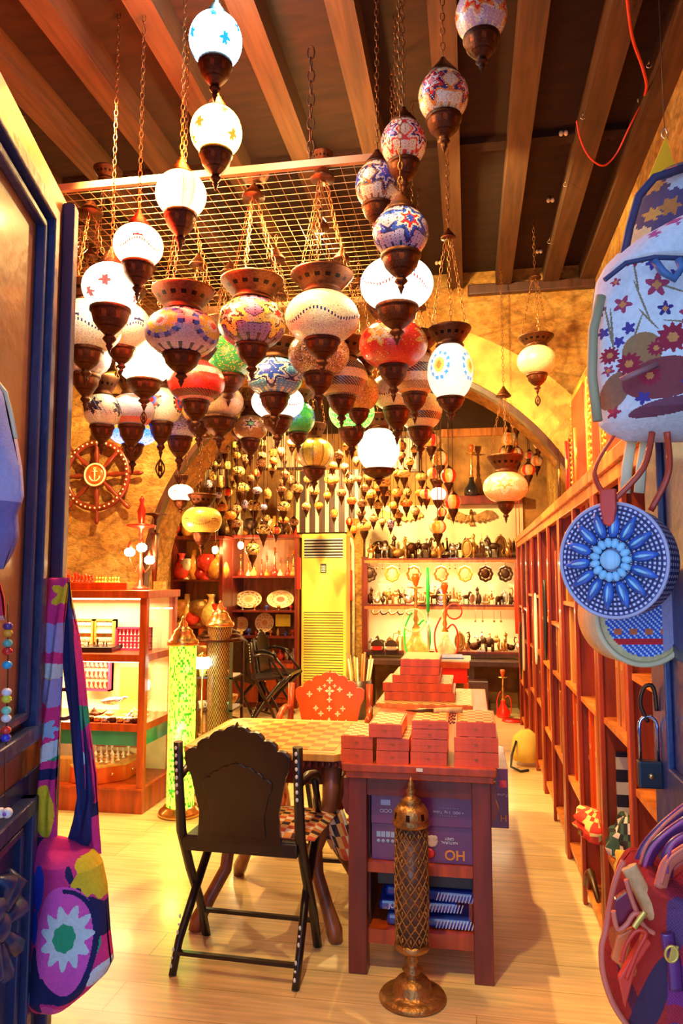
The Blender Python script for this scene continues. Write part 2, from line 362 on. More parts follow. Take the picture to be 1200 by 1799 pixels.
# ================================================================ lanterns
def colmix(a, b, t): return tuple(a[i]*(1-t)+b[i]*t for i in range(3))
PAL = dict(
 cream=(.93,.86,.62), white=(.95,.93,.86), yellow=(.95,.72,.14), orange=(.95,.33,.05), red=(.85,.04,.03), pink=(.9,.35,.4),
 blue=(.03,.10,.75), sky=(.10,.45,.9), navy=(.02,.03,.2), green=(.05,.5,.12), teal=(.05,.45,.4), brown=(.45,.2,.08),
 purple=(.35,.2,.5), lilac=(.62,.5,.72), dark=(.05,.03,.05), amber=(.9,.5,.1), peach=(.93,.62,.38), gold=(.85,.62,.2), pale=(.88,.82,.5))
def pattern(kind, pal, rnd):
    P_ = [PAL[p] if isinstance(p, str) else p for p in pal]; bgc = P_[0]
    def f(th, ph, i, k):       # th around, ph latitude
        j = rnd.uniform(-.16, .12)
        c = bgc
        if kind in ('rosette', 'star'):
            n = 4
            u = (th/(2*PI)*n) % 1 - .5
            du = u*(2*PI/n)*math.cos(ph); dv = ph-.1
            d = math.hypot(du, dv); a_ = math.atan2(dv, du)
            if kind == 'star':
                d *= 1+.32*math.cos(6*a_)
            ring = int(d/.125)
            if ring < len(P_)-1 and d < .68: c = P_[1+ring]
            if kind == 'rosette' and ring < len(P_)-1 and (int((a_+PI)/(2*PI)*22) % 2) and ring > 2: c = colmix(c, bgc, .6)
            if d >= .68 and abs(ph) > .75 and (k // 3) % 3 == 0: c = P_[-1]
            if kind == 'star' and d < .68 and (i*7+k*3) % 11 == 0: c = P_[(ring+3) % len(P_)]
            if kind == 'star' and d >= .68 and (k % 4 == 0) and (i % 3 == 0): c = P_[-1]
        elif kind == 'stripes':
            c = P_[(k*len(P_)*6//72) % len(P_)] if False else P_[int(th/(2*PI)*12) % len(P_)]
            if abs((th/(2*PI)*12) % 1-.5) > .42: c = colmix(c, (.1,.05,.02), .6)
        elif kind == 'bands':
            c = P_[int((ph+PI/2)/PI*9) % len(P_)]
            if (k+i) % 3 == 0: c = colmix(c, bgc, .6)
        elif kind == 'dots':
            z = .15*math.cos(th*4)-.25
            if abs(ph-z) < .05 and k % 2: c = P_[1]
            if abs(ph-z-.15) < .05 and abs(math.cos(th*2)) > .93: c = P_[-1]
        elif kind == 'flecks':
            if rnd.random() < .45: c = P_[rnd.randrange(len(P_))]
        elif kind == 'stars':
            if rnd.random() < .0: pass
            for (ct, cp) in ((.6,.35),(1.9,-.1),(2.9,.5),(4.0,.25),(5.2,-.15),(5.9,.55),(1.2,-.5),(3.4,-.45)):
                dd = abs((th-ct+PI) % (2*PI)-PI)*math.cos(ph); e = ph-cp; a_ = math.atan2(e, dd)
                if math.hypot(dd, e) < .17*(1+.35*math.cos(5*a_)): c = P_[1]
        s_ = 1+j
        return tuple(max(0, min(1, v*s_)) for v in c)
    return f
GL = {}
def globe_mesh(kind, pal, shape='oval', big=True, mt=None):
    key = (kind, tuple(pal), shape, big, mt.name if mt else '')
    if key in GL: return GL[key]
    seg, rg = (128, 58) if big else (36, 14)
    rnd = random.Random(hash(str(key)) % 1 + len(str(key))); f = pattern(kind, pal, rnd)
    e = {'oval': 1.0, 'round': 1.0, 'pot': 1.0, 'squash': .8}[shape]
    prof = []; lat = []
    l0, l1 = -1.12, 1.12
    for i in range(rg+1):
        ph = l0+(l1-l0)*i/rg; lat.append(ph)
        r_ = math.cos(ph)
        if shape == 'squash': r_ = r_**.75
        prof.append((r_, math.sin(ph)/math.sin(l1)))
    b = MB(); b.lathe(prof, seg, colf=lambda i, k: f(2*PI*(k+.5)/seg, (lat[i]+lat[i+1])/2, i, k))
    bmesh.ops.recalc_face_normals(b.bm, faces=b.bm.faces)
    me = bpy.data.meshes.new('lantern_globe'); b.bm.to_mesh(me); b.bm.free(); me.materials.append(mt or (mosaic if big else mosaic_small))
    GL[key] = me; return me
def unit_mesh(key, fn, m):
    if key in GL: return GL[key]
    b = MB(); fn(b); bmesh.ops.recalc_face_normals(b.bm, faces=b.bm.faces)
    me = bpy.data.meshes.new(key); b.bm.to_mesh(me); b.bm.free(); me.materials.append(m); GL[key] = me; return me
SLOT = (.05, .03, .03)
def cup_fn(b):   # radius 1 at top, height 1 downwards
    prof = [(0, 0), (.96, 0), (1.0, .01), (1.0, -.07), (.92, -.09), (.90, -.13), (.82, -.28), (.62, -.40), (.56, -.43), (.50, -.46), (.30, -.54), (.22, -.58), (.30, -.62), (.34, -.66), (.24, -.71), (.13, -.76), (.18, -.80), (.12, -.84), (.07, -.92), (0, -1)]
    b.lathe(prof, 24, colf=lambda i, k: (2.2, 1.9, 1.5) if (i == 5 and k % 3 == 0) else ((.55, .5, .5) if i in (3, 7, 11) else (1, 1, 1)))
def cup_small_fn(b):
    b.lathe([(0, 0), (1, 0), (.95, -.12), (.55, -.42), (.25, -.6), (.3, -.68), (.1, -.82), (0, -1)], 12)
def bowl_fn(b):  # sits on the globe: neck .6 at 0, rim 1 at top, height 1
    prof = [(.60, 0), (.66, .04), (.62, .12), (.56, .22), (.62, .30), (.76, .50), (.84, .64), (.96, .84), (1.0, .93), (1.0, 1.0), (.93, 1.0), (.8, .74), (.5, .3), (0, .25)]
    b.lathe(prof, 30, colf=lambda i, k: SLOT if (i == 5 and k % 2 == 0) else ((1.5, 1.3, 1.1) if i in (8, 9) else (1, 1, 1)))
def cap_fn(b):   # bell cap, radius 1 at 0, height 1
    prof = [(0, 0), (1.0, 0), (1.0, .12), (.88, .16), (.84, .28), (.66, .34), (.60, .50), (.42, .58), (.36, .72), (.2, .80), (.2, .92), (0, 1)]
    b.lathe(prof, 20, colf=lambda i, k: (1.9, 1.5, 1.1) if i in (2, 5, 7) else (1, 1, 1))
def link_fn_len(n, pitch=.026, r=.0017, w=.008):
    def fn(b):
        for i in range(n):
            z = pitch*(i+.5); hl = pitch*.62
            pts = []
            for k in range(8):
                t = 2*PI*k/8; a_ = w*math.cos(t); c_ = hl*math.sin(t)
                pts.append((a_, 0, z+c_) if i % 2 else (0, a_, z+c_))
            b.tube(pts, r, 4, closed=True)
    return fn
def chain(parent, a, bpt, name='chain', fat=1.0, m=None):
    a = Vector(a); bpt = Vector(bpt); L = (bpt-a).length
    if L < .02: return None
    pitch = .026*fat; n = max(1, int(round(L/pitch)))
    me = unit_mesh('chain_%d_%.1f%s' % (n, fat, m.name if m else ''), link_fn_len(n, pitch, .0018*fat, .0075*fat), m or chain_mat)
    o = link(name, me, parent, a); o.rotation_euler = (bpt-a).to_track_quat('Z', 'Y').to_euler(); o.scale = (1, 1, L/(n*pitch)); return o
def finial_fn(b):   # pierced drop below a lamp
    for k in range(4):
        t = PI*k/4
        pts = [(.5*math.cos(t)*math.sin(PI*i/10), .5*math.sin(t)*math.sin(PI*i/10), -i/10) for i in range(11)]
        pts2 = [(-p[0], -p[1], p[2]) for p in pts]
        b.tube(pts, .07, 4); b.tube(pts2, .07, 4)
    b.ball((0, 0, -.5), .18, 8, 6)
GRIDZ = 3.12; HUNG = []
def lit_mat(name, ecol, strength):
    return mat('lit_glass_'+name, (1,1,1), .3, 0, .05, 30, emit=strength, ecol=ecol, attr=True)
def lantern(px, py, w, h, Y, label, kind='A', pat='crackle', pal=('cream',), shape='oval', lit=None, top=None, bowl=(1, .34), cup=(.62, .62), tilt=0, finial=0, big=True, group=None, canopy=.42, cs=None, glow=None, cat='hanging lantern', name='hanging_lantern', spin=None):
    for _ in range(60):      # real depth: keep clear of the lanterns already hung
        c = W(px, py, Y); m_ = mpp(px, py, Y); rw = w*m_/2; rh = h*m_/2
        lo = c.z-rh-rw*2*cup[1]; hi = c.z+rh+(rw*2*bowl[1] if kind == 'A' else rw*.85); rr_ = rw*1.0
        if any(math.hypot(c.x-q[0], c.y-q[1]) < (rr_+q[2])*.97 and lo < q[4] and hi > q[3] and ((c.z-rh < q[6] and c.z+rh > q[5]) or math.hypot(c.x-q[0], c.y-q[1]) < (rr_+q[2])*.78) for q in HUNG): Y += .04
        else: break
    HUNG.append((c.x, c.y, rr_, lo, hi, c.z-rh, c.z+rh))
    t = thing(name, label, cat, c, 0, group)
    mt = None
    if lit: mt = lit_mat(*lit)
    patk = 'plain' if pat == 'crackle' else pat
    g = link('globe', globe_mesh(patk, pal, shape, big, mt), t, (0, 0, 0), scale=(rw, rw, rh))
    if glow: lamp('lantern_glow', 'POINT', (c.x+rw*.3, c.y-rw*.2, c.z+rh+rw*1.1), glow[0], glow[1], .02)
    g.rotation_euler = (0, 0, spin if spin is not None else (px*.37) % 6.28)
    cm = unit_mesh('cup' if big else 'cup_small', cup_fn if big else cup_small_fn, copper)
    ch = rw*2*cup[1]
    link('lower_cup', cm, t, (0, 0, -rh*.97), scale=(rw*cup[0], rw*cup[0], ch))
    if finial: link('pierced_drop', unit_mesh('finial', finial_fn, copper), t, (0, 0, -rh-ch*.98), scale=(rw*finial*.55, rw*finial*.55, rw*finial*1.1))
    ingrid = -2.25 < c.x < -.33 and 2.78 < c.y < 4.25
    if c.y > 5.95: top = 3.3
    elif not (ingrid and top in (None, GRIDZ)): top = ZC+.13
    ztop = (top if top is not None else GRIDZ)-c.z
    if kind == 'A':
        bh = rw*2*bowl[1]; br = rw*bowl[0]
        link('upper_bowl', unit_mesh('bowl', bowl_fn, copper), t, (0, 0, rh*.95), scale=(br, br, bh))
        zr = rh*.95+bh; zc = min(zr+canopy, max(zr+.12, ztop-.05))
        for k in range(3):
            a_ = .6+2*PI*k/3
            chain(t, (br*.94*math.cos(a_), br*.94*math.sin(a_), zr), (.012*math.cos(a_), .012*math.sin(a_), zc))
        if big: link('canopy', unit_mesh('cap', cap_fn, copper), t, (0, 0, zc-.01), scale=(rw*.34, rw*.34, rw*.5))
        if ztop > zc+rw*.45: chain(t, (0, 0, zc+rw*.45), (0, 0, ztop))
    elif kind == 'B':
        cr_ = rw*(cs or .62); chh = rw*.85
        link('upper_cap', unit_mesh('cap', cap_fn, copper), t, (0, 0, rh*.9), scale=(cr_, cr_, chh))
        if ztop > rh*.9+chh: chain(t, (0, 0, rh*.9+chh*.97), (0, 0, ztop))
    elif kind == 'S':       # small: cap and a plain cord
        link('upper_cap', unit_mesh('cap', cap_fn, copper), t, (0, 0, rh*.9), scale=(rw*.55, rw*.55, rw*.6))
        L = ztop-rh*.9-rw*.55
        if L > .02:
            cm_ = unit_mesh('cord', lambda b: b.lathe([(.0035, 0), (.0035, 1)], 5), dark_metal)
            link('cord', cm_, t, (0, 0, rh*.9+rw*.55), scale=(1, 1, L))
    return t
LT = 'hanging lantern'
# --- spiral of small lit lamps on the left, hung from the beams
SP = dict(kind='B', top=ZC, cup=(.66, .8), cs=.5)
lantern(379, 72, 92, 86, 2.25, 'lit white glass lantern with blue stars, topmost of the glowing left spiral', pat='stars', pal=('white', (.004,.035,.05)), lit=('blue', (.22, .6, 1), 26), glow=(14, (.1,.6,1)), **SP)
lantern(380, 232, 90, 80, 2.35, 'glowing yellow glass lantern directly below the blue starred one', pat='stars', pal=('white', (.03,.03,.02)), lit=('yellow', (1, .56, .06), 30), glow=(26, (1,.42,.03)), **SP)
lantern(318, 342, 88, 74, 2.45, 'glowing orange striped lantern between the yellow and the red lamp', pat='stripes', pal=('white', (.08,.12,.3), 'white', 'white'), lit=('orange', (1, .24, .05), 45), glow=(22, (1,.2,.02)), **SP)
lantern(243, 432, 86, 68, 2.5, 'glowing lantern lighting the mesh around it deep red', pat='dots', pal=('white', (.008,.004,.01), (.008,.01,.02)), lit=('red', (1, .06, .02), 110), glow=(34, (1,.02,.005)), **SP)
lantern(195, 506, 98, 78, 2.5, 'lit white lantern with red dots beside the left door edge', kind='B', top=ZC, cup=(.72, .85), cs=.5, pat='stars', pal=('white', (.05,.016,.02)), lit=('warmwhite', (1, .72, .42), 14))
# --- right spiral, unlit
RS = dict(kind='B', top=ZC, cup=(.72, .75), cs=.6)
lantern(845, 28, 90, 86, 2.25, 'red and blue star mosaic lantern cut off by the top of the photo', pat='star', pal=('lilac', 'blue', 'white', 'red', 'orange', 'cream'), spin=2.2, **RS)
lantern(779, 170, 88, 82, 2.3, 'red orange mosaic lantern hanging alone before the pale beam', pat='star', pal=('cream', 'pink', 'white', 'red', 'navy', 'orange'), spin=1.9, **RS)
lantern(709, 252, 80, 76, 2.5, 'red flower mosaic lantern partly behind the long middle chain', pat='star', pal=('cream', 'red', 'pink', 'navy', 'white', 'red'), **RS)
lantern(663, 326, 78, 76, 2.5, 'blue star mosaic lantern left of the long middle chain', pat='star', pal=('cream', 'blue', 'blue', 'white', 'navy', 'brown'), spin=1.3, **RS)
lantern(704, 410, 98, 80, 2.35, 'blue and red star mosaic lantern directly above the big lit white one', pat='star', pal=('lilac', 'blue', 'red', 'white', 'blue', 'navy'), spin=1.2, **RS)
lantern(697, 500, 128, 84, 2.7, 'large lit white lantern with red and blue line drawing', kind='B', top=GRIDZ, cup=(.6, .55), cs=.35, pat='dots', pal=('white', (.2,.03,.03), (.04,.08,.25)), lit=('softwhite', (1, .9, .72), 4.5))
# --- the big row
lantern(320, 586, 130, 78, 2.75, 'large cream mosaic lantern with yellow and blue daisies', pat='rosette', pal=('lilac', 'red', 'white', 'yellow', 'yellow', 'blue', 'navy'), bowl=(.84, .32), cup=(.52, .46), spin=.55)
lantern(443, 568, 120, 82, 2.85, 'large dark mosaic lantern with a red star in yellow ring', pat='star', pal=('purple', 'red', 'white', 'dark', 'yellow', 'yellow', 'dark'), bowl=(.94, .32), cup=(.5, .54), spin=.35)
lantern(566, 558, 130, 84, 2.8, 'large plain cream crackle lantern with a dotted black line', pat='dots', pal=('cream', 'navy', 'white'), bowl=(.86, .30), cup=(.5, .48), spin=0)
lantern(691, 606, 120, 78, 2.9, 'large red and orange crackle lantern under the lit white one', pat='star', pal=('red', 'orange', 'peach', 'amber', 'red', 'red'), bowl=(.8, .3), cup=(.45, .55), spin=.5)
lantern(791, 654, 80, 96, 3.2, 'tall lit white lantern with blue and yellow daisies', pat='rosette', pal=('white', 'orange', 'yellow', 'white', 'sky', 'white'), bowl=(.95, .42), cup=(.62, .55), lit=('daisy', (1, .93, .78), .9), spin=.3, top=ZC)
lantern(943, 634, 68, 50, 4.6, 'pale yellow crackle lantern hanging alone before the stone wall', pal=('pale',), bowl=(.9, .3), cup=(.55, .55), top=ZC, finial=.5, canopy=.38)
lantern(728, 656, 92, 76, 3.3, 'orange lantern with dark tile band half behind the red one', pat='bands', pal=('peach', 'orange', 'brown', 'peach', 'dark'), cup=(.5, .6))
lantern(153, 574, 120, 84, 2.9, 'large silvery white crackle lantern beside the left door edge', pal=('white', 'navy'), pat='dots', bowl=(.7, .3), cup=(.5, .55))
lantern(215, 574, 100, 80, 3.15, 'silver white crackle lantern just behind the lit red dotted one', pal=('white', 'navy'), pat='dots', bowl=(.8, .3), cup=(.5, .5))
lantern(255, 634, 100, 74, 3.0, 'blazing white lantern with bronze bowl under it, no pattern visible', pal=('white',), lit=('blaze', (1, .80, .40), 22), cup=(.62, .55), bowl=(.7, .3), finial=.4)
lantern(152, 628, 84, 64, 2.95, 'purple and blue mosaic lantern half behind the left door edge', pat='rosette', pal=('lilac', 'white', 'purple', 'sky', 'navy', 'white'), cup=(.6, .8))
lantern(345, 672, 100, 70, 3.35, 'pink red crackle lantern behind the daisy lantern', pat='bands', pal=('red', 'pink', 'dark', 'red'), cup=(.5, .6), bowl=(.7, .3))
lantern(402, 628, 92, 70, 3.25, 'green crackle lantern between the two big patterned ones', pat='flecks', pal=('green', 'teal', 'green', 'yellow'), cup=(.62, .6))
lantern(483, 664, 98, 64, 3.35, 'blue mosaic lantern with a plain blue oval medallion', pat='star', pal=('sky', 'blue', 'blue', 'blue', 'white', 'navy', 'cream'), cup=(.55, .65), spin=.9)
lantern(488, 707, 92, 56, 3.8, 'lit white lantern with red zigzag below the blue one', pat='dots', pal=('white', 'red', 'purple'), lit=('milk', (1, .82, .74), 2.2), cup=(.6, .6))
lantern(560, 622, 108, 74, 3.2, 'brown mosaic lantern directly behind the plain cream lantern', pat='flecks', pal=('brown', 'lilac', 'peach', 'dark'), cup=(.5, .6))
lantern(600, 664, 92, 74, 3.4, 'brown net pattern mosaic lantern lower right of the cream lantern', pat='bands', pal=('peach', 'dark', 'brown', 'dark'), cup=(.55, .6))
lantern(630, 690, 72, 66, 3.7, 'amber and yellow mosaic lantern below the red crackle one', pat='flecks', pal=('amber', 'yellow', 'brown'), cup=(.55, .6))
lantern(697, 688, 96, 62, 3.6, 'pale yellow crackle lantern with small diamonds below the red lantern', pat='dots', pal=('pale', 'dark', 'brown'), cup=(.52, .7))
lantern(738, 722, 78, 66, 3.9, 'pale yellow lantern with a fan of dark tiles', pat='bands', pal=('pale', 'pale', 'pale', 'dark'), cup=(.6, .7))
lantern(524, 735, 60, 56, 3.9, 'blue and green mosaic lantern left of the glowing green one', pat='star', pal=('green', 'blue', 'blue', 'sky', 'green'), cup=(.6, .6))
lantern(618, 724, 80, 62, 4.0, 'lit green and white mosaic lantern behind two dark cups', pat='flecks', pal=('green', 'white', 'yellow', 'white'), lit=('green', (.75, 1, .38), 1.6), cup=(.6, .7))
lantern(386, 706, 84, 58, 3.6, 'plain peach frosted lantern below the green crackle one', pal=('peach',), pat='crackle', cup=(.75, .7), finial=.5)
lantern(180, 722, 66, 56, 3.3, 'white lantern with one black star, left end of the lower row', pat='star', pal=('white', 'dark', 'navy', 'dark', 'white'), cup=(.65, .8), bowl=(.8, .5), spin=.75)
lantern(232, 722, 78, 56, 3.4, 'mauve crackle lantern with a red fan, between star and rosette lanterns', pat='bands', pal=('lilac', 'lilac', 'red', 'lilac'), cup=(.6, .8), bowl=(.8, .5))
lantern(284, 714, 72, 62, 3.35, 'round medallion lantern with red centre and dark spokes', pat='rosette', pal=('white', 'red', 'blue', 'red', 'dark', 'white'), cup=(.6, .9), finial=.8, spin=.7)
lantern(316, 748, 76, 46, 3.7, 'grey blue crackle lantern below the medallion lantern', pat='flecks', pal=('lilac', 'sky', 'lilac', 'navy'), cup=(.6, .8), finial=.5)
lantern(234, 766, 78, 30, 3.9, 'low lantern glowing electric blue above the ship wheel', pat='flecks', pal=('white', 'sky', 'blue'), lit=('electric', (.02, .22, 1), 3.2), cup=(.5, .7), bowl=(.6, .3))
lantern(440, 752, 60, 44, 4.0, 'reddish brown lantern with a single green star', pat='star', pal=('brown', 'green', 'dark', 'peach', 'brown'), cup=(.6, .8))
lantern(422, 728, 60, 44, 3.9, 'yellow green marbled lantern between peach and white lanterns', pat='flecks', pal=('yellow', 'green', 'pale'), cup=(.6, .8))
lantern(350, 722, 60, 40, 3.95, 'brown amber lantern half hidden below the pink crackle one', pat='flecks', pal=('amber', 'brown'), cup=(.7, .8))
lantern(204, 676, 60, 44, 3.6, 'orange and yellow rosette lantern under the blazing white one', pat='rosette', pal=('yellow', 'orange', 'yellow', 'orange', 'red', 'yellow'), cup=(.6, .8))
# --- mid distance singles
lantern(665, 790, 74, 72, 4.6, 'round lit white globe lantern with pale bracket and gold fittings', pal=('white',), lit=('moon', (1, .96, .55), 2.8), bowl=(.8, .36), cup=(.8, .4))
lantern(552, 797, 70, 52, 4.5, 'yellow melon shaped lantern with a column of red diamonds', pat='stripes', pal=('yellow', 'pale', 'yellow', 'amber'), cup=(.6, .6), bowl=(.62, .4))
lantern(888, 856, 78, 52, 5.1, 'wide orange and cream lantern with a white flower medallion', pat='star', pal=('peach', 'cream', 'amber', 'cream', 'white', 'peach'), bowl=(.8, .4), cup=(.4, .5), top=ZC, spin=.7)
lantern(355, 914, 70, 44, 5.0, 'yellow barrel shaped crackle lantern in front of the rear cabinet', pal=('yellow', 'brown'), pat='dots', shape='squash', bowl=(.75, .35), cup=(.5, .6))
lantern(318, 866, 44, 28, 5.1, 'small lit white lantern with a red patch at the arch foot', pal=('white', 'red'), pat='dots', lit=('arch', (1, .35, .2), 6), cup=(.6, .6), bowl=(.6, .4))
lantern(770, 868, 28, 22, 6.3, 'small blazing red lantern above the eagle plaques', pal=('white',), lit=('ruby', (1, .14, .08), 12), cup=(.7, .9), bowl=(.7, .5), big=False)
# --- small striped orange ones on the right strings
sm = [(757,774,32,24,6.2),(773,806,30,26,6.2),(788,836,28,26,6.2),(762,832,24,20,6.3),(796,882,30,26,6.1),(769,926,30,24,6.1),(776,900,18,16,6.2),(749,868,24,18,6.3),
      (908,742,22,22,6.1),(893,772,26,24,6.1),(907,800,26,26,6.15),(886,796,18,20,6.2),(928,826,26,20,6.1),(943,810,22,20,6.1),(946,778,20,22,6.1),(945,760,16,14,6.2),(930,800,18,14,6.2),(889,818,20,14,6.2)]
for i, (x, y, w, h, Y) in enumerate(sm):
    pl = [('peach','amber','red'),('cream','orange','amber'),('amber','cream','red'),('gold','red','peach')][i % 4]
    where = 'string over the eagles' if i < 8 else 'cluster beside the right arch foot'
    lantern(x, y, w, h, Y, 'small orange striped lantern, %s in the %s' % (['topmost','second highest','third highest','left of the middle one','right one below the ruby light','lowest hanging','smallest','left one beside ruby light','topmost','left upper','central','left lower','lowest','right lower','right upper','tiniest at right','small inner','lower left'][i], where),
            kind='S', pat='stripes', pal=pl, big=False, top=3.3, cup=(.6, .9), group='small striped lanterns under the arch')
lantern(925, 754, 18, 16, 6.15, 'tiny glowing mint green lantern among the orange ones at right', kind='S', pal=('white', 'green'), pat='flecks', lit=('mint', (.5, 1, .6), 2.0), big=False, top=3.3)
# --- the crowd of small lanterns before the rear wall, hung in rows
small_kinds = [(('gold', 'dark', 'brown', 'dark'), 'cream and black crackle'), (('amber', 'brown', 'brown', 'dark'), 'amber crackle'), (('orange', 'red', 'red', 'brown'), 'orange red'), (('gold', 'amber', 'brown'), 'pale gold'), (('lilac', 'blue', 'navy', 'dark'), 'white and blue'), (('red', 'amber', 'red'), 'deep red'), (('brown', 'dark', 'peach'), 'dark brown')]
crowd = [(418,828,26,17,0),(424,857,32,18,0),(400,865,18,14,5),(447,888,26,20,0),(478,822,16,12,3),(497,846,14,10,6),(470,868,14,18,1),(498,890,24,18,0),(522,858,22,16,0),(552,862,20,16,0),(583,842,28,18,1),(466,910,18,12,0),(463,930,26,18,0),(405,906,22,16,2),(430,886,12,16,4),(600,866,18,14,6),(618,880,18,14,2),(614,842,24,16,0),(648,838,20,14,3),(652,868,24,17,1),(674,846,26,20,1),(676,866,24,14,1),(698,866,20,16,2),(710,833,24,14,3),(741,838,22,14,3),(714,884,22,14,2),(740,866,22,14,2),(664,888,18,14,1),(692,888,18,14,2),(640,925,26,18,3),(622,930,12,14,2),(656,912,16,12,6),(634,900,18,14,6),(560,888,16,12,2),(587,902,14,16,1),(444,965,26,22,0),(408,836,14,20,3),(388,846,14,22,3),(440,840,14,12,6),(382,870,16,12,4),(390,892,20,14,2),(416,920,18,14,6),(485,932,18,12,5),(508,870,12,18,3),(538,890,16,14,6),(575,870,14,12,2),(730,898,16,14,6),(700,905,18,12,1),(605,820,16,12,6),(640,858,16,14,6),
         (372,798,16,14,6),(395,790,20,16,6),(415,800,16,12,1),(438,795,18,14,0),(460,800,16,12,6),(480,795,16,14,1),(500,805,14,12,6),(595,800,18,14,6),(610,785,16,14,1),(705,800,16,12,6),(720,812,16,12,1),(348,840,18,14,2),(338,862,16,12,6),(366,850,16,14,4),(350,874,14,12,5),(330,845,14,12,2),(362,886,14,12,6),(728,790,14,12,1),(626,808,14,12,6),(540,842,14,12,1)]
rq = random.Random(31)
for gx in range(378, 740, 17):
    for gy in (786, 812, 836, 862, 888, 914):
        x_, y_ = gx+rq.uniform(-6, 6), gy+rq.uniform(-8, 8)
        if 520 < x_ < 610 and y_ > 830: continue
        if all(math.hypot(x_-q[0], y_-q[1]) > 12 for q in crowd) and rq.random() < .62: crowd.append((x_, y_, rq.uniform(12, 19), rq.uniform(10, 16), rq.choice((0, 1, 2, 6, 6, 5, 3, 4, 6))))
cc = {}
crowd.sort(key=lambda q: q[0])
for i, (x, y, w, h, kd) in enumerate(crowd):
    pl, nm = small_kinds[kd]; cc[kd] = cc.get(kd, -1)+1; tot = sum(1 for q in crowd if q[4] == kd)
    Y = 6.5+((i*37) % 11)*.12
    lantern(x, y, w, h, Y, 'small %s lantern in rear crowd, %s of its colour' % (nm, order(cc[kd], tot)), kind='S', pat='flecks' if kd != 5 else 'stripes', pal=pl, big=False, top=3.3, cup=(.62, .95), group='small lanterns crowded before the rear wall')
# --- wire mesh panel under the beams, on heavy chains
gp = thing('hanging_mesh_panel', 'welded wire mesh panel in a steel frame hung by chains below the beams', 'mesh panel', (0, 0, GRIDZ))
x0, x1, y0, y1 = -2.25, -.33, 2.78, 4.25
b = MB()
for a_, c_ in (((x0,y0),(x1,y0)),((x0,y1),(x1,y1)),((x0,y0),(x0,y1)),((x1,y0),(x1,y1))): b.bar((a_[0],a_[1],0),(c_[0],c_[1],0), .022, .03)
b.done('frame', mat('frame_steel', (.35, .2, .1), .5, .5), gp)
b = MB(); x = x0+.055
while x < x1: b.bar((x, y0, 0), (x, y1, 0), .0022, .0022); x += .055
y = y0+.055
while y < y1: b.bar((x0, y, .003), (x1, y, .003), .0022, .0022); y += .055
b.done('wire_mesh', wire_mat, gp)
for (x, y) in ((x1-.28, y0+.02), (x1-.3, y1-.1), (x0+.08, y0+.02), (x0+.1, y1-.1), (-1.3, y1-.1)):
    chain(gp, (x, y, .01), (x, y, ZC-GRIDZ+.02), fat=2.0, m=dark_metal)
# bare bulb under the mesh
bt = thing('ceiling_bulb', 'bare glowing bulb in a small copper socket under the wire mesh', 'light bulb', W(562, 397, 3.5))
MB().ball((0,0,0), (.035,.035,.045), 16, 10).done('bulb_glass', mat('bulb_glow', (1,.8,.4), .3, emit=40, ecol=(1,.66,.22)), bt)
MB().lathe([(.0,.09),(.02,.09),(.024,.07),(.03,.04),(.03,.03)], 14).done('socket', copper, bt)
zz = GRIDZ-bt.location.z
MB().tube([(0,0,.09),(.004,0,.09+(zz-.09)/2),(0,0,zz)], .004).done('cord', dark_metal, bt)
lamp('bulb_light', 'POINT', W(562, 412, 3.42), 40, WARM, .04)
# empty lantern canopies hooked on the mesh
for i, (x, y, Y, s) in enumerate(((447, 330, 3.2, 26), (566, 290, 3.0, 20), (186, 318, 3.1, 22), (146, 395, 3.3, 22), (700, 470, 3.5, 20))):
    c = W(x, y, Y); m_ = mpp(x, y, Y)
    t = thing('lantern_canopy', 'empty copper lantern canopy with three chains, %s' % ['above the red star lantern', 'above the bare bulb', 'at the left under the mesh', 'beside the left door edge', 'behind the lit white lantern'][i], 'lantern canopy', c, 0, 'spare canopies hooked under the mesh')
    link('cup', unit_mesh('bowl', bowl_fn, copper), t, (0,0,0), scale=(s*m_, s*m_, s*m_*1.0))
    for k in range(3):
        a_ = .4+2*PI*k/3; chain(t, (.01*math.cos(a_), .01*math.sin(a_), 0), (.07*math.cos(a_), .07*math.sin(a_), -.34))
    if GRIDZ-c.z > .06: chain(t, (0,0,.03), (0,0,GRIDZ-c.z))
# ================================================================ counter with game boxes
def text(s, size, m, parent, loc, rot, name='lettering', depth=.0006, bold=.0):
    cu = bpy.data.curves.new('t', 'FONT'); cu.body = s; cu.size = size; cu.extrude = depth; cu.align_x = 'CENTER'; cu.align_y = 'CENTER'; cu.offset = bold
    o = bpy.data.objects.new('t', cu); C.objects.link(o); bpy.context.view_layer.update()
    me = bpy.data.meshes.new_from_object(o.evaluated_get(bpy.context.evaluated_depsgraph_get()))
    bpy.data.objects.remove(o); me.materials.clear(); me.materials.append(m)
    return link(name, me, parent, loc, rot=rot)
CX0, CX1, CY0, CY1, CZ = -.475, .075, 2.85, 4.85, .762
t = thing('display_counter', 'long reddish wooden counter with open shelves, game boxes on its top', 'counter', ((CX0+CX1)/2, CY0, 0))
hw = (CX1-CX0)/2; L = CY1-CY0
MB().box(-hw-.012, hw+.012, -.02, L+.02, CZ-.03, CZ).box(-hw, hw, -.01, L+.01, CZ-.055, CZ-.03).done('top', red_wood, t, bevel=.004)
for sx in (-1, 1):
    for yy in (0.0, L/2-.035, L-.07):
        xx = sx*(hw-.045); MB().box(xx-.035, xx+.035, yy, yy+.07, 0, CZ-.055).done('leg', mahog, t, bevel=.003)
    b = MB(); pr = [(0, CZ-.06), (.02, CZ-.06), (.018, CZ-.12), (.028, CZ-.15), (.012, CZ-.19), (0, CZ-.2)]
    b.prism([(sx*(hw-.01+p[0]), p[1]) for p in pr], .01, .06); b.done('bracket', mahog, t)
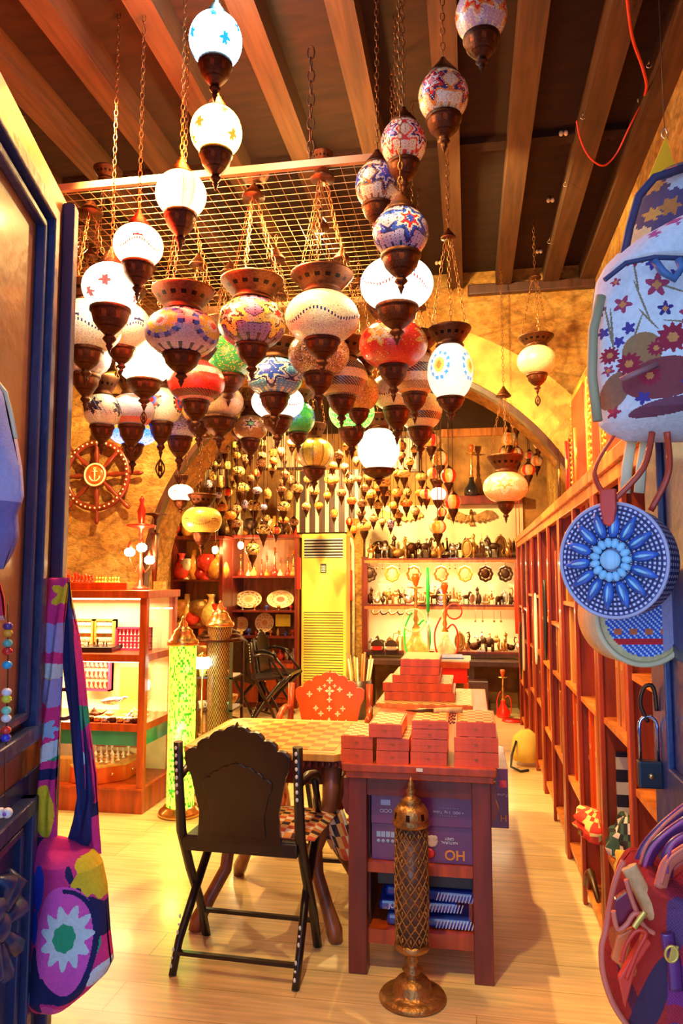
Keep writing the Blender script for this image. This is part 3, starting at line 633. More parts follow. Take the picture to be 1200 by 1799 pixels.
b = MB(); b.box(-hw+.08, hw-.08, .012, .032, CZ-.12, CZ-.055); b.done('apron', mahog, t)
b = MB(); b.box(-hw+.02, -hw+.04, .07, L-.07, CZ-.12, CZ-.055); b.box(hw-.04, hw-.02, .07, L-.07, CZ-.12, CZ-.055); b.done('apron', mahog, t)
MB().box(-hw+.04, hw-.04, .03, L-.03, .355, .39).done('shelf', red_wood, t)
MB().box(-hw+.04, hw-.04, .03, L-.03, .10, .15).done('shelf', red_wood, t)
MB().box(-hw+.08, -hw+.085, .07, L-.07, .15, .70).done('side_panel', dark_wood, t)
# boxes of hookah coals in the counter
violet = mat('violet_carton', (.17, .025, .17), .25, 0, .15, 4, coat=.5); bluecard = mat('blue_carton', (.02, .06, .45), .25, 0, .3, 6, coat=.5)
whitep = mat('white_print', (.85, .85, .95), .5); orangep = mat('orange_print', (.95, .35, .05), .5)
RX = (PI/2, 0, 0); RXI = (PI/2, PI, 0)
def carton(x0, x1, y0, y1, z0, z1, m, label, cat='box', name='coal_carton', grp=None):
    t = thing(name, label, cat, ((x0+x1)/2, y0, z0), 0, grp)
    MB().box(-(x1-x0)/2, (x1-x0)/2, 0, y1-y0, 0, z1-z0).done('carton_body', m, t, bevel=.002); return t
ct = carton(-.385, .005, CY0+.06, CY0+.36, .391, .525, violet, 'lower violet carton with orange upside-down lettering and a white flower print')
text('HO', .05, orangep, ct, (.12, -.003, .035), (PI/2, PI, 0), bold=.001)
text('NATURAL\nGREY', .014, whitep, ct, (.10, -.003, .085), RXI)
MB().ball((0, 0, 0), (.024, .002, .022), 9, 6).ball((.012, -.001, .012), (.01, .002, .01), 8, 5).ball((-.012, -.001, .010), (.01, .002, .01), 8, 5).done('flower_print', mat('flower_print', (.85, .7, .6), .5), ct, (.035, -.002, .08))
MB().ball((0, 0, 0), (.022, .002, .018), 9, 6).done('red_print', red_m, ct, (.025, -.002, .035))
b = MB()
for k in range(4): b.box(-.175+k*.018, -.160+k*.018, -.003, 0, .085, .105); b.lathe([(0, 0), (.007, 0), (.007, .003), (0, .003)], 10, M=Matrix.Translation((-.168+k*.018, 0, .07)) @ Matrix.Rotation(PI/2, 4, 'X'))
b.done('icon_print', mat('icon_print', (.45, .6, .9), .5), ct)
ct = carton(-.385, .0, CY0+.05, CY0+.33, .527, .665, violet, 'upper violet carton with small white upside-down print, on the lower carton')
text('- - - - - - - -\n+ H2O  5 kg  Tabiat\n- - - - - - - - -', .014, whitep, ct, (.10, -.003, .055), RXI)
text('OCIO', .018, whitep, ct, (-.135, -.003, .05), RXI)
MB().box(-.155, -.118, -.003, 0, .07, .09).done('icon_print', mat('icon_print', (.4, .5, .9), .5), ct)
t2 = carton(.075, .15, CY0+.5, CY0+.95, .392, .64, violet, 'violet carton jutting out of the right side of the counter')
text('Fume', .02, whitep, t2, (.012, -.003, .14), RXI); MB().box(.0, .03, -.003, 0, .17, .2).done('label', mat('pink_label', (.9, .12, .25), .5), t2); text('H', .04, orangep, t2, (.015, -.003, .045), RXI)
# blue foil packs on the low shelf
for i, (x0_, x1_, yy, z0_, rz, lb) in enumerate(((-.33, -.01, .07, .151, 0, 'lowest blue foil charcoal pack with white stripes, on the bottom shelf'), (-.36, -.06, .09, .197, .05, 'middle blue foil charcoal pack, second from the bottom of its stack'), (-.34, -.0, .10, .238, -.06, 'topmost blue foil charcoal pack under the dark boxes'))):
    t3 = thing('charcoal_pack', lb, 'pack', ((x0_+x1_)/2, CY0+yy, z0_), rz, 'blue packs on the bottom counter shelf')
    w_ = (x1_-x0_)/2; b = MB(); b.box(-w_, w_, 0, .2, 0, .038); b.done('foil_wrap', bluecard, t3, bevel=.012)
    b = MB()
    for k in range(12): b.prism([(w_*.15+k*.012, .004), (w_*.15+k*.012+.004, .004), (w_*.15+k*.012+.014, .034), (w_*.15+k*.012+.010, .034)], -.003, 0)
    b.done('stripe_print', whitep, t3)
    text('JUMU', .026, whitep, t3, (-w_*.55, -.004, .02), RX)
for lb, x0_, x1_, z0_, h in (('black carton on the blue packs, left one', -.37, -.20, .28, .06), ('black carton on the blue packs, right one under the shelf', -.19, .0, .28, .055)):
    carton(x0_, x1_, CY0+.12, CY0+.3, z0_, z0_+h, mat('black_card', (.015, .015, .03), .3), lb)
# chess / backgammon boxes
brass_dull = mat('dull_brass_latch', (.5, .12, .03), .4, .5)
ckm = checker('chess_veneer', (.8, .5, .16), (.30, .09, .025), 34)
def gamebox(px0, px1, pyb, pyt, Y, ln, label, m=red_wood, rz=0, gpn='game boxes stacked on the counter front', latch=True, z0=None, h=None):
    pyb = pyb or 1330; a_ = W(px0, pyb, Y); c_ = W(px1, pyb, Y); w_ = c_.x-a_.x; zt = W(px0, pyt, Y).z
    zb = a_.z if z0 is None else z0; hh = (zt-zb) if h is None else h
    t = thing('game_box', label, 'game box', ((a_.x+c_.x)/2, Y, zb), rz, gpn)
    MB().box(-w_/2, w_/2, 0, ln, 0, hh*.499).done('lower_half', m, t, bevel=.0006)
    MB().box(-w_/2, w_/2, 0, ln, hh*.501, hh-.001).done('upper_half', m, t, bevel=.0006)
    MB().box(-w_/2+.008, w_/2-.008, .008, ln-.008, hh-.001, hh+.001).done('inlaid_board', ckm, t)
    if latch: MB().box(-.006, .006, -.002, 0, hh*.42, hh*.58).done('latch', brass_dull, t)
    return t, zb+hh
y1_ = 2.855
z = CZ
def stack(px0, px1, hs, Y, ln, labs, jit=0, **k):
    z = CZ
    for i, (h, lb) in enumerate(zip(hs, labs)):
        _, z = gamebox(px0+(i*jit), px1+(i*jit), 0, 0, Y, ln, lb, z0=z, h=h, **k); z += .0015
    return z
orange_red = wood('orange_red_wood', (.85, .105, .008), .3, dark=.7, scale=2)
z1 = stack(599, 655, (.048, .048), y1_, .26, ('bottom box of the leftmost game box stack', 'top box of the leftmost stack, bare chequered lid'), m=orange_red)
z2 = stack(661, 718, (.046, .046), y1_, .26, ('bottom box of the second game box stack', 'middle box of the second stack under the overhanging one'), 1, m=orange_red)
gamebox(648, 706, 0, 0, y1_-.005, .25, 'small box lying across the first two game box stacks', z0=z2+.001, h=.05, m=orange_red)
stack(721, 785, (.046, .046, .036, .03), y1_, .27, ('bottom box of the third stack, split label below it', 'second box up in the third stack', 'third box up in the third stack', 'thin topmost box of the third stack with dagger on it'), 1, m=orange_red)
stack(798, 876, (.053, .052), y1_, .27, ('bottom wide box of the rightmost stack', 'middle wide box of the rightmost stack'), m=orange_red)
gamebox(802, 872, 0, 0, y1_+.005, .27, 'topmost box of the rightmost stack with pale chequered lid', z0=CZ+.109, h=.052, m=orange_red)
# larger boards stacked further back
yb = 4.14
gamebox(660, 832, 0, 0, 4.08, .62, 'widest flat board lying under the rear stack', z0=CZ, h=.022, m=orange_wood, gpn='boards stacked on the counter rear', latch=False)
zz = CZ+.024
for px0_, px1_, h_, lb in ((676, 800, .048, 'lowest big backgammon case of the rear stack'), (673, 796, .046, 'second big backgammon case with chequered lid, rear stack'), (690, 774, .042, 'medium backgammon case in the middle of the rear stack'), (704, 773, .044, 'small case second from top of the rear stack'), (705, 774, .04, 'topmost small case of the rear stack with yellow lid')):
    gamebox(px0_, px1_, 0, 0, yb+.04, .4, lb, z0=zz, h=h_, gpn='boards stacked on the counter rear'); zz += h_+.002
# price tag and dagger, prayer beads
p = W(736, 1338, 2.80)
tag(MB().box(-.012, .012, -.001, .001, -.006, .006).done('price_tag', white_m, None, (p.x, CY0-.024, CZ-.012)), 'tiny white price tag on the counter edge above the copper lamp', 'tag')
p = Vector((-.14, 3.12, CZ+.012))
d = thing('curved_dagger', 'curved dagger with wood and bone grip lying behind the third stack', 'dagger', (-.15, 3.03, CZ+.168), .1)
MB().tube([(.0, 0, 0), (.04, .01, 0), (.08, .02, 0), (.115, .01, 0)], [.011, .013, .014, .016], 8, flat=.7).done('grip', mat('bone_grip', (.5, .33, .15), .4, 0, .5, 30), d)
MB().tube([(0, 0, 0), (-.05, 0, 0), (-.11, .012, 0)], [.009, .008, .002], 6, flat=.3).done('blade', dark_metal, d)
b = MB()
for k in range(26): b.ball((.015*math.sin(k*.9)+.0, k*.010, .004), .0045, 6, 4)
tag(b.done('prayer_beads', mat('bead_dark', (.12, .05, .04), .3), None, (W(792, 1280, 2.9).x, 2.86, CZ+.151)), 'string of dark prayer beads lying between third and right box stacks', 'beads')

# ================================================================ copper column lamp before the counter
t = thing('floor_lamp', 'short pierced copper column lamp standing before the counter', 'floor lamp', (-.218, 2.725, 0))
MB().lathe([(0,0),(.114,0),(.118,.006),(.112,.016),(.094,.022),(.072,.026),(.066,.034),(.064,.052),(.052,.066),(.030,.072),(.022,.082),(.036,.098),(.020,.108),(.016,.118),(.026,.130),(.016,.142),(.022,.150),(.046,.158),(.060,.168),(.062,.182),(.054,.190),(0,.192)], 36).done('base', bronze, t)
MB().lathe([(.0,.19),(.049,.19),(.049,.585),(0,.585)], 24).done('inner_tube', mat('amber_glass_dull', (.22,.12,.09), .35, .3, .3, 30), t)
b = MB()
for s_ in (-1, 1):
    for k in range(12):
        b.tube([((.056+.004*math.sin(PI*j/18))*math.cos(2*PI*k/12+s_*j*.26), (.056+.004*math.sin(PI*j/18))*math.sin(2*PI*k/12+s_*j*.26), .19+j*.0219) for j in range(19)], .0028, 4)
b.done('lattice', bronze, t)
b = MB()
for k in range(12):
    for j in range(9):
        a_ = 2*PI*(k+.5*(j%2))/12; z_ = .212+j*.0436
        b.ball((.057*math.cos(a_), .057*math.sin(a_), z_), (.005,.005,.009), 6, 4)
b.done('boss', bronze, t)
MB().lathe([(.052,.582),(.064,.585),(.067,.598),(.060,.606),(.064,.612),(.060,.634),(.048,.652),(.034,.664),(.036,.670),(.020,.680),(.013,.690),(.019,.703),(.010,.714),(.013,.722),(.006,.735),(0,.752)], 28, colf=lambda i,k: (.08,.05,.04) if i == 4 and k % 4 == 0 else (1,1,1)).done('domed_cap', bronze, t)

# ================================================================ folding inlaid chairs
def chair(name, label, loc, rz, frame, panel, inlay=None, group=None, cushion=None):
    t = thing(name, label, 'chair', loc, rz, group)     # back at y=0, faces +y ; width .47
    w = .235
    # back panel, lobed top
    pts = [(-.165, .47), (-.155, .58), (-.185, .72), (-.205, .76)]
    for k in range(4):          # rising lobes left to centre
        x_ = -.205+.205*k/4+.02; z_ = .775+.115*math.sin((k+.6)/4.4*PI/2)
        for q in range(4): pts.append((x_-.022+q*.016, z_+.014*math.sin((q+.5)/4*PI)+q*.006))
    pts += [(0, .925)]
    pts += [(-p[0], p[1]) for p in pts[::-1][1:]]
    M = Matrix.Translation((0, 0, .47)) @ Matrix.Rotation(math.radians(6), 4, 'X') @ Matrix.Translation((0, 0, -.47))
    MB().prism(pts, -.012, .012, 0, M).done('backrest', panel, t, bevel=.003)
    b = MB(); b.prism([(x_*.66, .5+(z_-.47)*.62) for x_, z_ in pts], -.018, -.011, 0, M); b.done('back_carving', panel, t, bevel=.003)
    if inlay:
        b = MB()
        def flower(x_, z_, s_, y_=.0125):
            for k in range(4):
                a_ = PI/2*k; ux, uz = math.cos(a_), math.sin(a_)
                b.prism([(x_, z_), (x_+s_*(ux*.5-uz*.3), z_+s_*(uz*.5+ux*.3)), (x_+s_*ux, z_+s_*uz), (x_+s_*(ux*.5+uz*.3), z_+s_*(uz*.5-ux*.3))], y_, y_+.002, 0, M)
        for x_, z_, s_ in ((0,.86,.022),(0,.80,.03),(0,.75,.018),(0,.70,.018),(-.06,.81,.018),(.06,.81,.018),(-.12,.78,.02),(.12,.78,.02),(0,.62,.03),(-.05,.62,.018),(.05,.62,.018),(-.1,.62,.02),(.1,.62,.02),(-.05,.67,.018),(.05,.67,.018),(-.08,.70,.018),(.08,.70,.018),(-.03,.83,.012),(.03,.83,.012),(0,.56,.02),(-.06,.54,.02),(.06,.54,.02)): flower(x_, z_, s_)
        b.done('mother_of_pearl_inlay', inlay, t)
    for sx in (-1, 1):
        x_ = sx*w
        # rear upright: from back top to front foot
        MB().tube([(x_, -.045, .84), (x_, -.03, .70), (x_, .0, .5), (x_, .09, .33), (x_, .20, .16), (x_, .27, 0)], [.02,.019,.021,.02,.019,.019], 8, flat=.8).done('leg', frame, t)
        # front seat support to rear foot
        MB().tube([(x_*.93, .36, .47), (x_*.93, .27, .38), (x_*.95, .12, .24), (x_, .0, .1), (x_, -.055, 0)], [.02,.022,.021,.019,.018], 8, flat=.8).done('leg', frame, t)
        # arm with scroll
        MB().tube([(x_, -.03, .70), (x_*1.06, .06, .715), (x_*1.08, .14, .70), (x_*1.08, .19, .68), (x_*1.08, .205, .655)], [.015,.017,.017,.019,.013], 8).done('armrest', frame, t)
        MB().tube([(x_*1.04, .17, .68), (x_*1.0, .26, .57), (x_*.95, .34, .47)], .014, 8).done('arm_post', frame, t)
        b = MB()
        for k, (yy, zz) in enumerate(((-.052, .04), (-.045, .065), (-.035, .09), (.0, .135), (.01, .16), (.02, .185))):
            b.ball((x_+sx*0, yy-.017, zz), (.005, .003, .009 if k % 3 != 1 else .005), 6, 4)
        b.done('leg_inlay', mat('pearl_inlay', (.8, .85, .9), .25), t)
        b = MB()
        for k in range(7): b.ball((x_, -.065+k*.003, .82-k*.028), (.006,.003,.008), 6, 4)
        b.done('upright_inlay', mat('pearl_inlay', (.8, .85, .9), .25), t)
    MB().box(-w+.015, w-.015, 0, .36, .455, .485).box(-w+.01, w-.01, -.01, .015, .43, .48).done('seat', frame, t, bevel=.005)
    MB().bar((-w, -.025, .068), (w, -.025, .068), .018, .014).done('stretcher', frame, t)
    MB().bar((-w, .22, .12), (w, .22, .12), .018, .014).done('stretcher', frame, t)
    return t
pearl = mat('pearl_inlay', (.8, .85, .9), .25); ivory = mat('ivory_inlay', (.95, .86, .62), .3)
chair('folding_chair', 'dark folding armchair seen from behind, lobed back and dotted inlay on its legs', (-.865, 2.77, 0), -.04, black_wood, wood('chair_panel_wood', (.016, .006, .008), .3, dark=.6), None)
chair('inlaid_chair', 'red armchair covered in pearly flower inlay, facing the viewer behind the table', (W(578, 1235, 4.35).x, 4.35, 0), PI+.03, red_wood, orange_red, ivory)
chair('folding_chair', 'dark folding chair seen at an angle far back before the plate cabinet', (W(425, 1262, 7.3).x, 7.3, 0), -.75, black_wood, black_wood)
chair('folding_chair', 'dark folding chair far back, right beside the other dark one', (W(462, 1262, 7.75).x-.02, 7.85, 0), -1.6, black_wood, black_wood)
# kilim cushion sticking out of the chair seat
b = MB(); kc = [(.7,.25,.05),(.06,.03,.03),(.85,.55,.2),(.75,.12,.05),(.9,.8,.6)]
n = 14
g = [[b.bm.verts.new(((i/n-.5)*.44, (j/n)*.36, .03*math.sin(PI*i/n)**.5*math.sin(PI*j/n)**.5+.002)) for j in range(n+1)] for i in range(n+1)]
g2 = [[b.bm.verts.new(((i/n-.5)*.44, (j/n)*.36, -.002)) for j in range(n+1)] for i in range(n+1)]
for i in range(n):
    for j in range(n):
        c_ = kc[int(abs(i-n/2)+abs(j-n/2)) % 5]
        b._f([g[i][j], g[i+1][j], g[i+1][j+1], g[i][j+1]], 0, True, c_); b._f([g2[i][j], g2[i][j+1], g2[i+1][j+1], g2[i+1][j]], 0, True, c_)
for i in range(n):
    for A, B in (((i,0),(i+1,0)), ((i+1,n),(i,n)), ((0,i+1),(0,i)), ((n,i),(n,i+1))):
        b._f([g[A[0]][A[1]], g[B[0]][B[1]], g2[B[0]][B[1]], g2[A[0]][A[1]]], 0, False, (.5,.1,.05))
tag(b.done('kilim_cushion', fabric, None, (-.80, 2.80, .489), rot=(0, 0, -.08)), 'patterned kilim cushion on the seat of the dark front chair', 'cushion')
# folded striped cloth hanging under the table edge
b = MB(); n = 10
g = []
for i in range(n+1):
    u = i/n; g.append([b.bm.verts.new((-.06+.13*u+.10*v*.7, -.02+.02*math.sin(u*9)+.04*v, -.17*v-.06*u*v)) for v in [q/8 for q in range(9)]])
for i in range(n):
    for j in range(8): b._f([g[i][j], g[i+1][j], g[i+1][j+1], g[i][j+1]], 0, True, [(.75,.1,.04),(.9,.75,.5),(.06,.03,.04),(.85,.4,.12)][(i+j//2) % 4])
o = b.done('kilim_bag', fabric, None, (-.60, 3.14, .50)); sd = o.modifiers.new('thick', 'SOLIDIFY'); sd.thickness = .012
tag(o, 'striped kilim bag slung from the right side of the front chair', 'bag')
# ================================================================ inlaid game table
t = thing('game_table', 'inlaid wooden game table with chequered top and carved curved legs, behind the dark chair', 'table', (-.85, 3.37, 0))
b = MB(); s_ = .36; sc_ = []
oc = [(-s_, -s_+.06), (-s_+.06, -s_), (s_-.06, -s_), (s_, -s_+.06), (s_, s_-.06), (s_-.06, s_), (-s_+.06, s_), (-s_, s_-.06)]
b.prism(oc, .72, .75, axis='z'); b.done('top', honey_wood, t, bevel=.004)
MB().box(-.29, .29, -.29, .29, .75, .752).done('chequered_board', checker('board_veneer', (.88, .46, .08), (.42, .15, .02), 17), t)
b = MB()
for k in range(5):
    q = .31+.006*k
for xx in (-.325, .325): b.box(xx-.012, xx+.012, -.3, .3, .75, .7515)
for yy in (-.325, .325): b.box(-.3, .3, yy-.012, yy+.012, .75, .7515)
b.done('border_inlay', mat('amber_inlay', (.8, .5, .2), .3), t)
b = MB()
for k in range(26):
    a_ = -.33+k*.0264
    for v in (-.335, .335): b.ball((a_, v, .705), (.011,.012,.016), 6, 4); b.ball((v, a_, .705), (.012,.011,.016), 6, 4)
b.box(-.33, .33, -.33, .33, .69, .72); b.done('carved_apron', mahog, t)
MB().box(-.25, .25, -.25, .25, .6, .69).done('drawer_box', mahog, t, bevel=.004)
for sx in (-1, 1):
    for sy in (-1, 1):
        pts = [(.28,.28,.69),(.27,.27,.55),(.23,.23,.42),(.19,.19,.32),(.20,.20,.22),(.25,.25,.12),(.29,.29,.04),(.30,.30,0)]
        MB().tube([(sx*p_[0], sy*p_[1], p_[2]) for p_ in pts], [.042,.036,.034,.030,.028,.028,.034,.026], 8).done('leg', wood('carved_leg_wood', (.3, .09, .035), .4), t)
MB().bar((-.2,-.2,.3), (.2,.2,.3), .03).bar((-.2,.2,.3), (.2,-.2,.3), .03).done('stretcher', mahog, t)
# dark stool rails seen between table and counter
t = thing('folding_stool', 'dark low folding stool with thin rails between game table and counter', 'stool', (-.66, 3.75, 0))
for sx in (-.13, .13):
    MB().bar((sx, -.15, 0), (sx, .15, .5), .022).done('leg', black_wood, t); MB().bar((sx, .15, 0), (sx, -.15, .5), .022).done('leg', black_wood, t)
for z_, yy in ((.10, -.09), (.20, -.03), (.49, -.14), (.49, .14)): MB().bar((-.14, yy, z_), (.14, yy, z_), .018).done('rail', black_wood, t)
MB().box(-.14, .14, -.15, .15, .5, .515).done('seat', black_wood, t)
# rug under the rear seats
tag(MB().box(-.75, .75, -.5, .5, 0, .008).done('rug', mat('red_kilim', (.75, .25, .08), .9, 0, .6, 5, stretch=(1, 6, 1)), None, (-2.0, 6.9, 0), rot=(0,0,.15)), 'orange red patterned rug under the dark chairs at the back', 'rug')

# ================================================================ glass display cabinet on the left
XF, YF, YK = -2.03, 4.47, 4.98
LW = 1.12
t = thing('display_cabinet', 'red wooden display cabinet with lit shelves of chess sets against the stone wall', 'cabinet', (XF-LW/2, YF, 0))
h2 = LW/2; D = YK-YF; CT = 1.385
backlit = mat('cabinet_back_cream', (.95, .82, .5), .6)
MB().box(-h2, h2, 0, D, 0, .14).box(-h2-.0, h2+.0, -.01, D, .14, .155).done('plinth', red_wood, t, bevel=.003)
for sx in (-1, 1):
    for yy in (0, D-.045): MB().box(sx*(h2-.0225)-.0225, sx*(h2-.0225)+.0225, yy, yy+.045, .155, CT-.05).done('post', red_wood, t, bevel=.002)
MB().box(-h2-.02, h2+.02, -.02, D, CT-.05, CT).done('top', red_wood, t, bevel=.004)
z_sh = [W(200, 1272, YF).z, W(200, 1150, YF).z]
for z_ in z_sh: MB().box(-h2+.01, h2-.01, .003, D-.01, z_-.045, z_).done('shelf', red_wood, t)
MB().box(-h2+.04, h2-.04, .012, .02, z_sh[0]-.135, z_sh[0]-.045).done('teal_glass_band', mat('teal_glass', (.03, .28, .22), .15, 0, .4, 3, coat=.8), t)
MB().box(h2-.02, h2-.012, .05, D-.05, z_sh[0]-.135, z_sh[0]-.045).done('teal_glass_band', mat('teal_glass', (.03, .28, .22), .15), t)
MB().box(-h2+.02, h2-.02, D-.02, D-.01, .155, CT-.05).done('back_panel', backlit, t)
lt = mat('tube_light', (1,1,1), .3, emit=14, ecol=(1, .72, .35))
for z_ in (CT-.06, z_sh[1]-.055, z_sh[0]-.055): MB().box(-h2+.06, h2-.06, .05, .075, z_, z_+.01).done('tube_light', lt, t)
for z_, e in ((CT-.09, 14), (z_sh[1]-.09, 14), (.62, 9)):
    lamp('cabinet_light', 'AREA', (XF-h2, YF+.25, z_), e, (1, .70, .34), LW*.8, (0, 0, 0), sy=.3)
MB().box(h2-.012, h2-.008, .045, D-.045, z_sh[0], CT-.05).done('side_glass', mat('clear_glass', (.9,1,.95), .03, 0, .0, trans=1., alpha=.25), t)
# chess pieces
def pawn(b, x, y, z, s, col=None, mi=0, king=False):
    b.lathe([(0,0),(.30*s,0),(.30*s,.08*s),(.2*s,.14*s),(.12*s,.3*s),(.10*s,.55*s),(.2*s,.6*s),(.12*s,.66*s),(.2*s,.78*s),(.17*s,.92*s),(0,1.0*s)] if not king else [(0,0),(.30*s,0),(.3*s,.1*s),(.13*s,.25*s),(.11*s,.8*s),(.22*s,.86*s),(.14*s,.92*s),(.24*s,1.15*s),(.1*s,1.22*s),(.1*s,1.3*s),(0,1.4*s)], 8, (x, y, z), mi, col=col)
def piece(label, pos, s, m, king, group):
    b = MB(); pawn(b, 0, 0, 0, s, king=king); return tag(b.done('chess_piece', m, None, pos), label, 'chess piece', group)
# top of cabinet: long chess case with pieces
cb = tag(MB().box(-.24, .24, 0, .2, 0, .05).done('chess_case', red_wood, None, (W(165, 1030, 4.7).x-.0, 4.7, CT), bevel=.004), 'long red chess case on top of the display cabinet', 'case')
zt = CT+.051; x0_ = W(122, 1000, 4.75).x
red_gloss = mat('red_gloss', (.85, .02, .01), .2, 0, .1, coat=.5); yel_gloss = mat('yellow_gloss', (.95, .7, .08), .2, 0, .1, coat=.5)
pp = None; hts = [.045,.075,.06,.04,.055,.06,.05,.045,.05,.05]
for k, hh in enumerate(hts):
    piece('red chess piece on the cabinet top case, %s of the red row' % order(k, len(hts)), (x0_-.06+k*.024*1.05, 4.76, zt), hh, red_gloss, k % 3 == 1, 'red chess pieces on the cabinet top')
for k in range(8):
    piece('yellow chess piece on the cabinet top case, %s of the yellow row' % order(k, 8), (x0_+.20+k*.0215, 4.76, zt) if k < 4 else (x0_+.20+k*.0215, 4.78, zt), .038, yel_gloss, False, 'yellow chess pieces on the cabinet top')
# compartment 1
zc1 = z_sh[1]
def chest_set(px0, px1, Y, zb, zh, m, pm, rows, cols, label, king=.0):
    a_ = W(px0, 1100, Y).x; c_ = W(px1, 1100, Y).x; w_ = c_-a_
    t = thing('chess_set_box', label, 'chess set', ((a_+c_)/2, Y, zb))
    MB().box(-w_/2, w_/2, .03, .06, 0, zh).done('lining', m, t)
    b = MB(); f = .012; b.box(-w_/2, -w_/2+f, .0, .06, 0, zh).box(w_/2-f, w_/2, .0, .06, 0, zh).box(-w_/2, w_/2, 0, .06, zh-f, zh).box(-w_/2, w_/2, 0, .06, 0, f); b.done('frame', m if rows < 3 else mat('pink_velvet', (.75, .04, .16), .7), t)
    hs = (zh-2*f)/rows*.86
    for r_ in range(rows):
        b = MB()
        for c2 in range(cols): pawn(b, -w_/2+f+(c2+.5)*(w_-2*f)/cols, .018, f+r_*(zh-2*f)/rows+.002, hs/1.2, king=(r_ == rows-1))
        o = b.done('piece_row', pm, t)
        if rows*cols > 0: pass
    return t
chest_set(203, 262, 4.75, zc1, .155, mat('pink_velvet', (.75, .04, .16), .7), white_m, 3, 8, 'pink velvet lined chess box with rows of white pieces, top shelf right')
chest_set(166, 200, 4.86, zc1+.0, .2, honey_wood, cream, 2, 8, 'honey coloured chess box with ivory pieces, right of the pair')
chest_set(128, 163, 4.86, zc1+.0, .2, honey_wood, cream, 2, 8, 'honey coloured chess box with ivory pieces, left of the pair')
bd = tag(MB().box(-.16, .16, 0, .26, 0, .035).done('chess_board', black_wood, None, (W(160, 1120, 4.6).x, 4.56, zc1), rot=(0, 0, .12), bevel=.003), 'black chess board on the cabinet upper shelf before the pink box', 'board')
for k in range(9):
    piece('small %s chess piece on the black board, %s' % ('dark' if k > 3 else 'ivory', order(k, 9)), (W(124+k*8, 1110, 4.62).x, 4.62+.02*(k % 2), zc1+.036), .03 if k % 3 else .04, dark_metal if k > 3 else cream, k % 3 == 0, 'pieces on the black chess board')
# compartment 2
zc2 = z_sh[0]
chest_set(143, 195, 4.86, zc2+.14, .24, cream, red_m, 3, 6, 'cream tray with rows of red and white pieces at the rear of the middle shelf')
MB_ = MB().box(-.1, .1, 0, .02, 0, .3); tag(MB_.done('yellow_board', mat('yellow_card', (.95, .68, .08), .5), None, (W(232, 1200, 4.9).x, 4.92, zc2+.0)), 'yellow panel standing at the right of the middle cabinet shelf', 'panel')
def genie_lamp(loc, s, rz, m, label):
    t = thing('oil_lamp', label, 'oil lamp', loc, rz, 'brass lamps in the cabinet')
    MB().lathe([(0,0),(.35*s,0),(.3*s,.05*s),(.12*s,.12*s),(.3*s,.2*s),(.5*s,.35*s),(.45*s,.5*s),(.2*s,.6*s),(.22*s,.64*s),(.08*s,.74*s),(.1*s,.8*s),(0,.86*s)], 16).done('body', m, t)
    MB().tube([(.4*s,0,.35*s),(.65*s,0,.4*s),(.9*s,0,.55*s),(1.0*s,0,.6*s)], [.12*s,.08*s,.05*s,.06*s], 8).done('spout', m, t)
    MB().tube([(-.42*s,0,.3*s),(-.62*s,0,.32*s),(-.68*s,0,.5*s),(-.5*s,0,.58*s),(-.36*s,0,.48*s)], .03*s, 6).done('handle', m, t)
    return t
brass = mat('polished_brass', (.85, .5, .16), .22, .9, .2)
silver = mat('silver', (.85, .8, .7), .2, .9, .1)
genie_lamp((W(165, 1250, 4.62).x, 4.62, zc2), .085, .2, copper, 'copper oil lamp at the left of the middle cabinet shelf')
genie_lamp((W(195, 1250, 4.7).x, 4.68, zc2), .07, 2.6, brass, 'brass oil lamp in the middle of the middle cabinet shelf')
genie_lamp((W(232, 1250, 4.6).x, 4.6, zc2), .08, .4, silver, 'silver oil lamp at the right of the middle cabinet shelf')
genie_lamp((W(248, 1245, 4.75).x, 4.77, zc2), .08, 2.9, brass, 'brass oil lamp in the right rear corner of the middle shelf')
b = MB(); b.ball((0,0,0), (.085,.04,.028), 18, 10); b.tube([(.07,0,.01),(.095,0,.012),(.11,0,.0)], [.012,.01,.012], 8)
tag(b.done('powder_flask', silver, None, (W(193, 1217, 4.66).x, 4.70, zc2+.105), rot=(0, -.12, .1)), 'large shining metal flask lying on the lamps in the cabinet', 'flask')
for k in range(9):
    x_ = W(140+k*13, 1255, 4.58).x
    tag(MB().lathe([(0,0),(.02,0),(.03,.012),(.026,.03),(.018,.034),(0,.034)], 12).done('metal_bowl', [brass, silver, copper][k % 3], None, (x_, 4.53+.0*k, zc2)), 'small %s bowl along the front of the middle shelf, %s' % (['brass','silver','copper'][k % 3], order(k, 9)), 'bowl', 'small bowls in the cabinet')
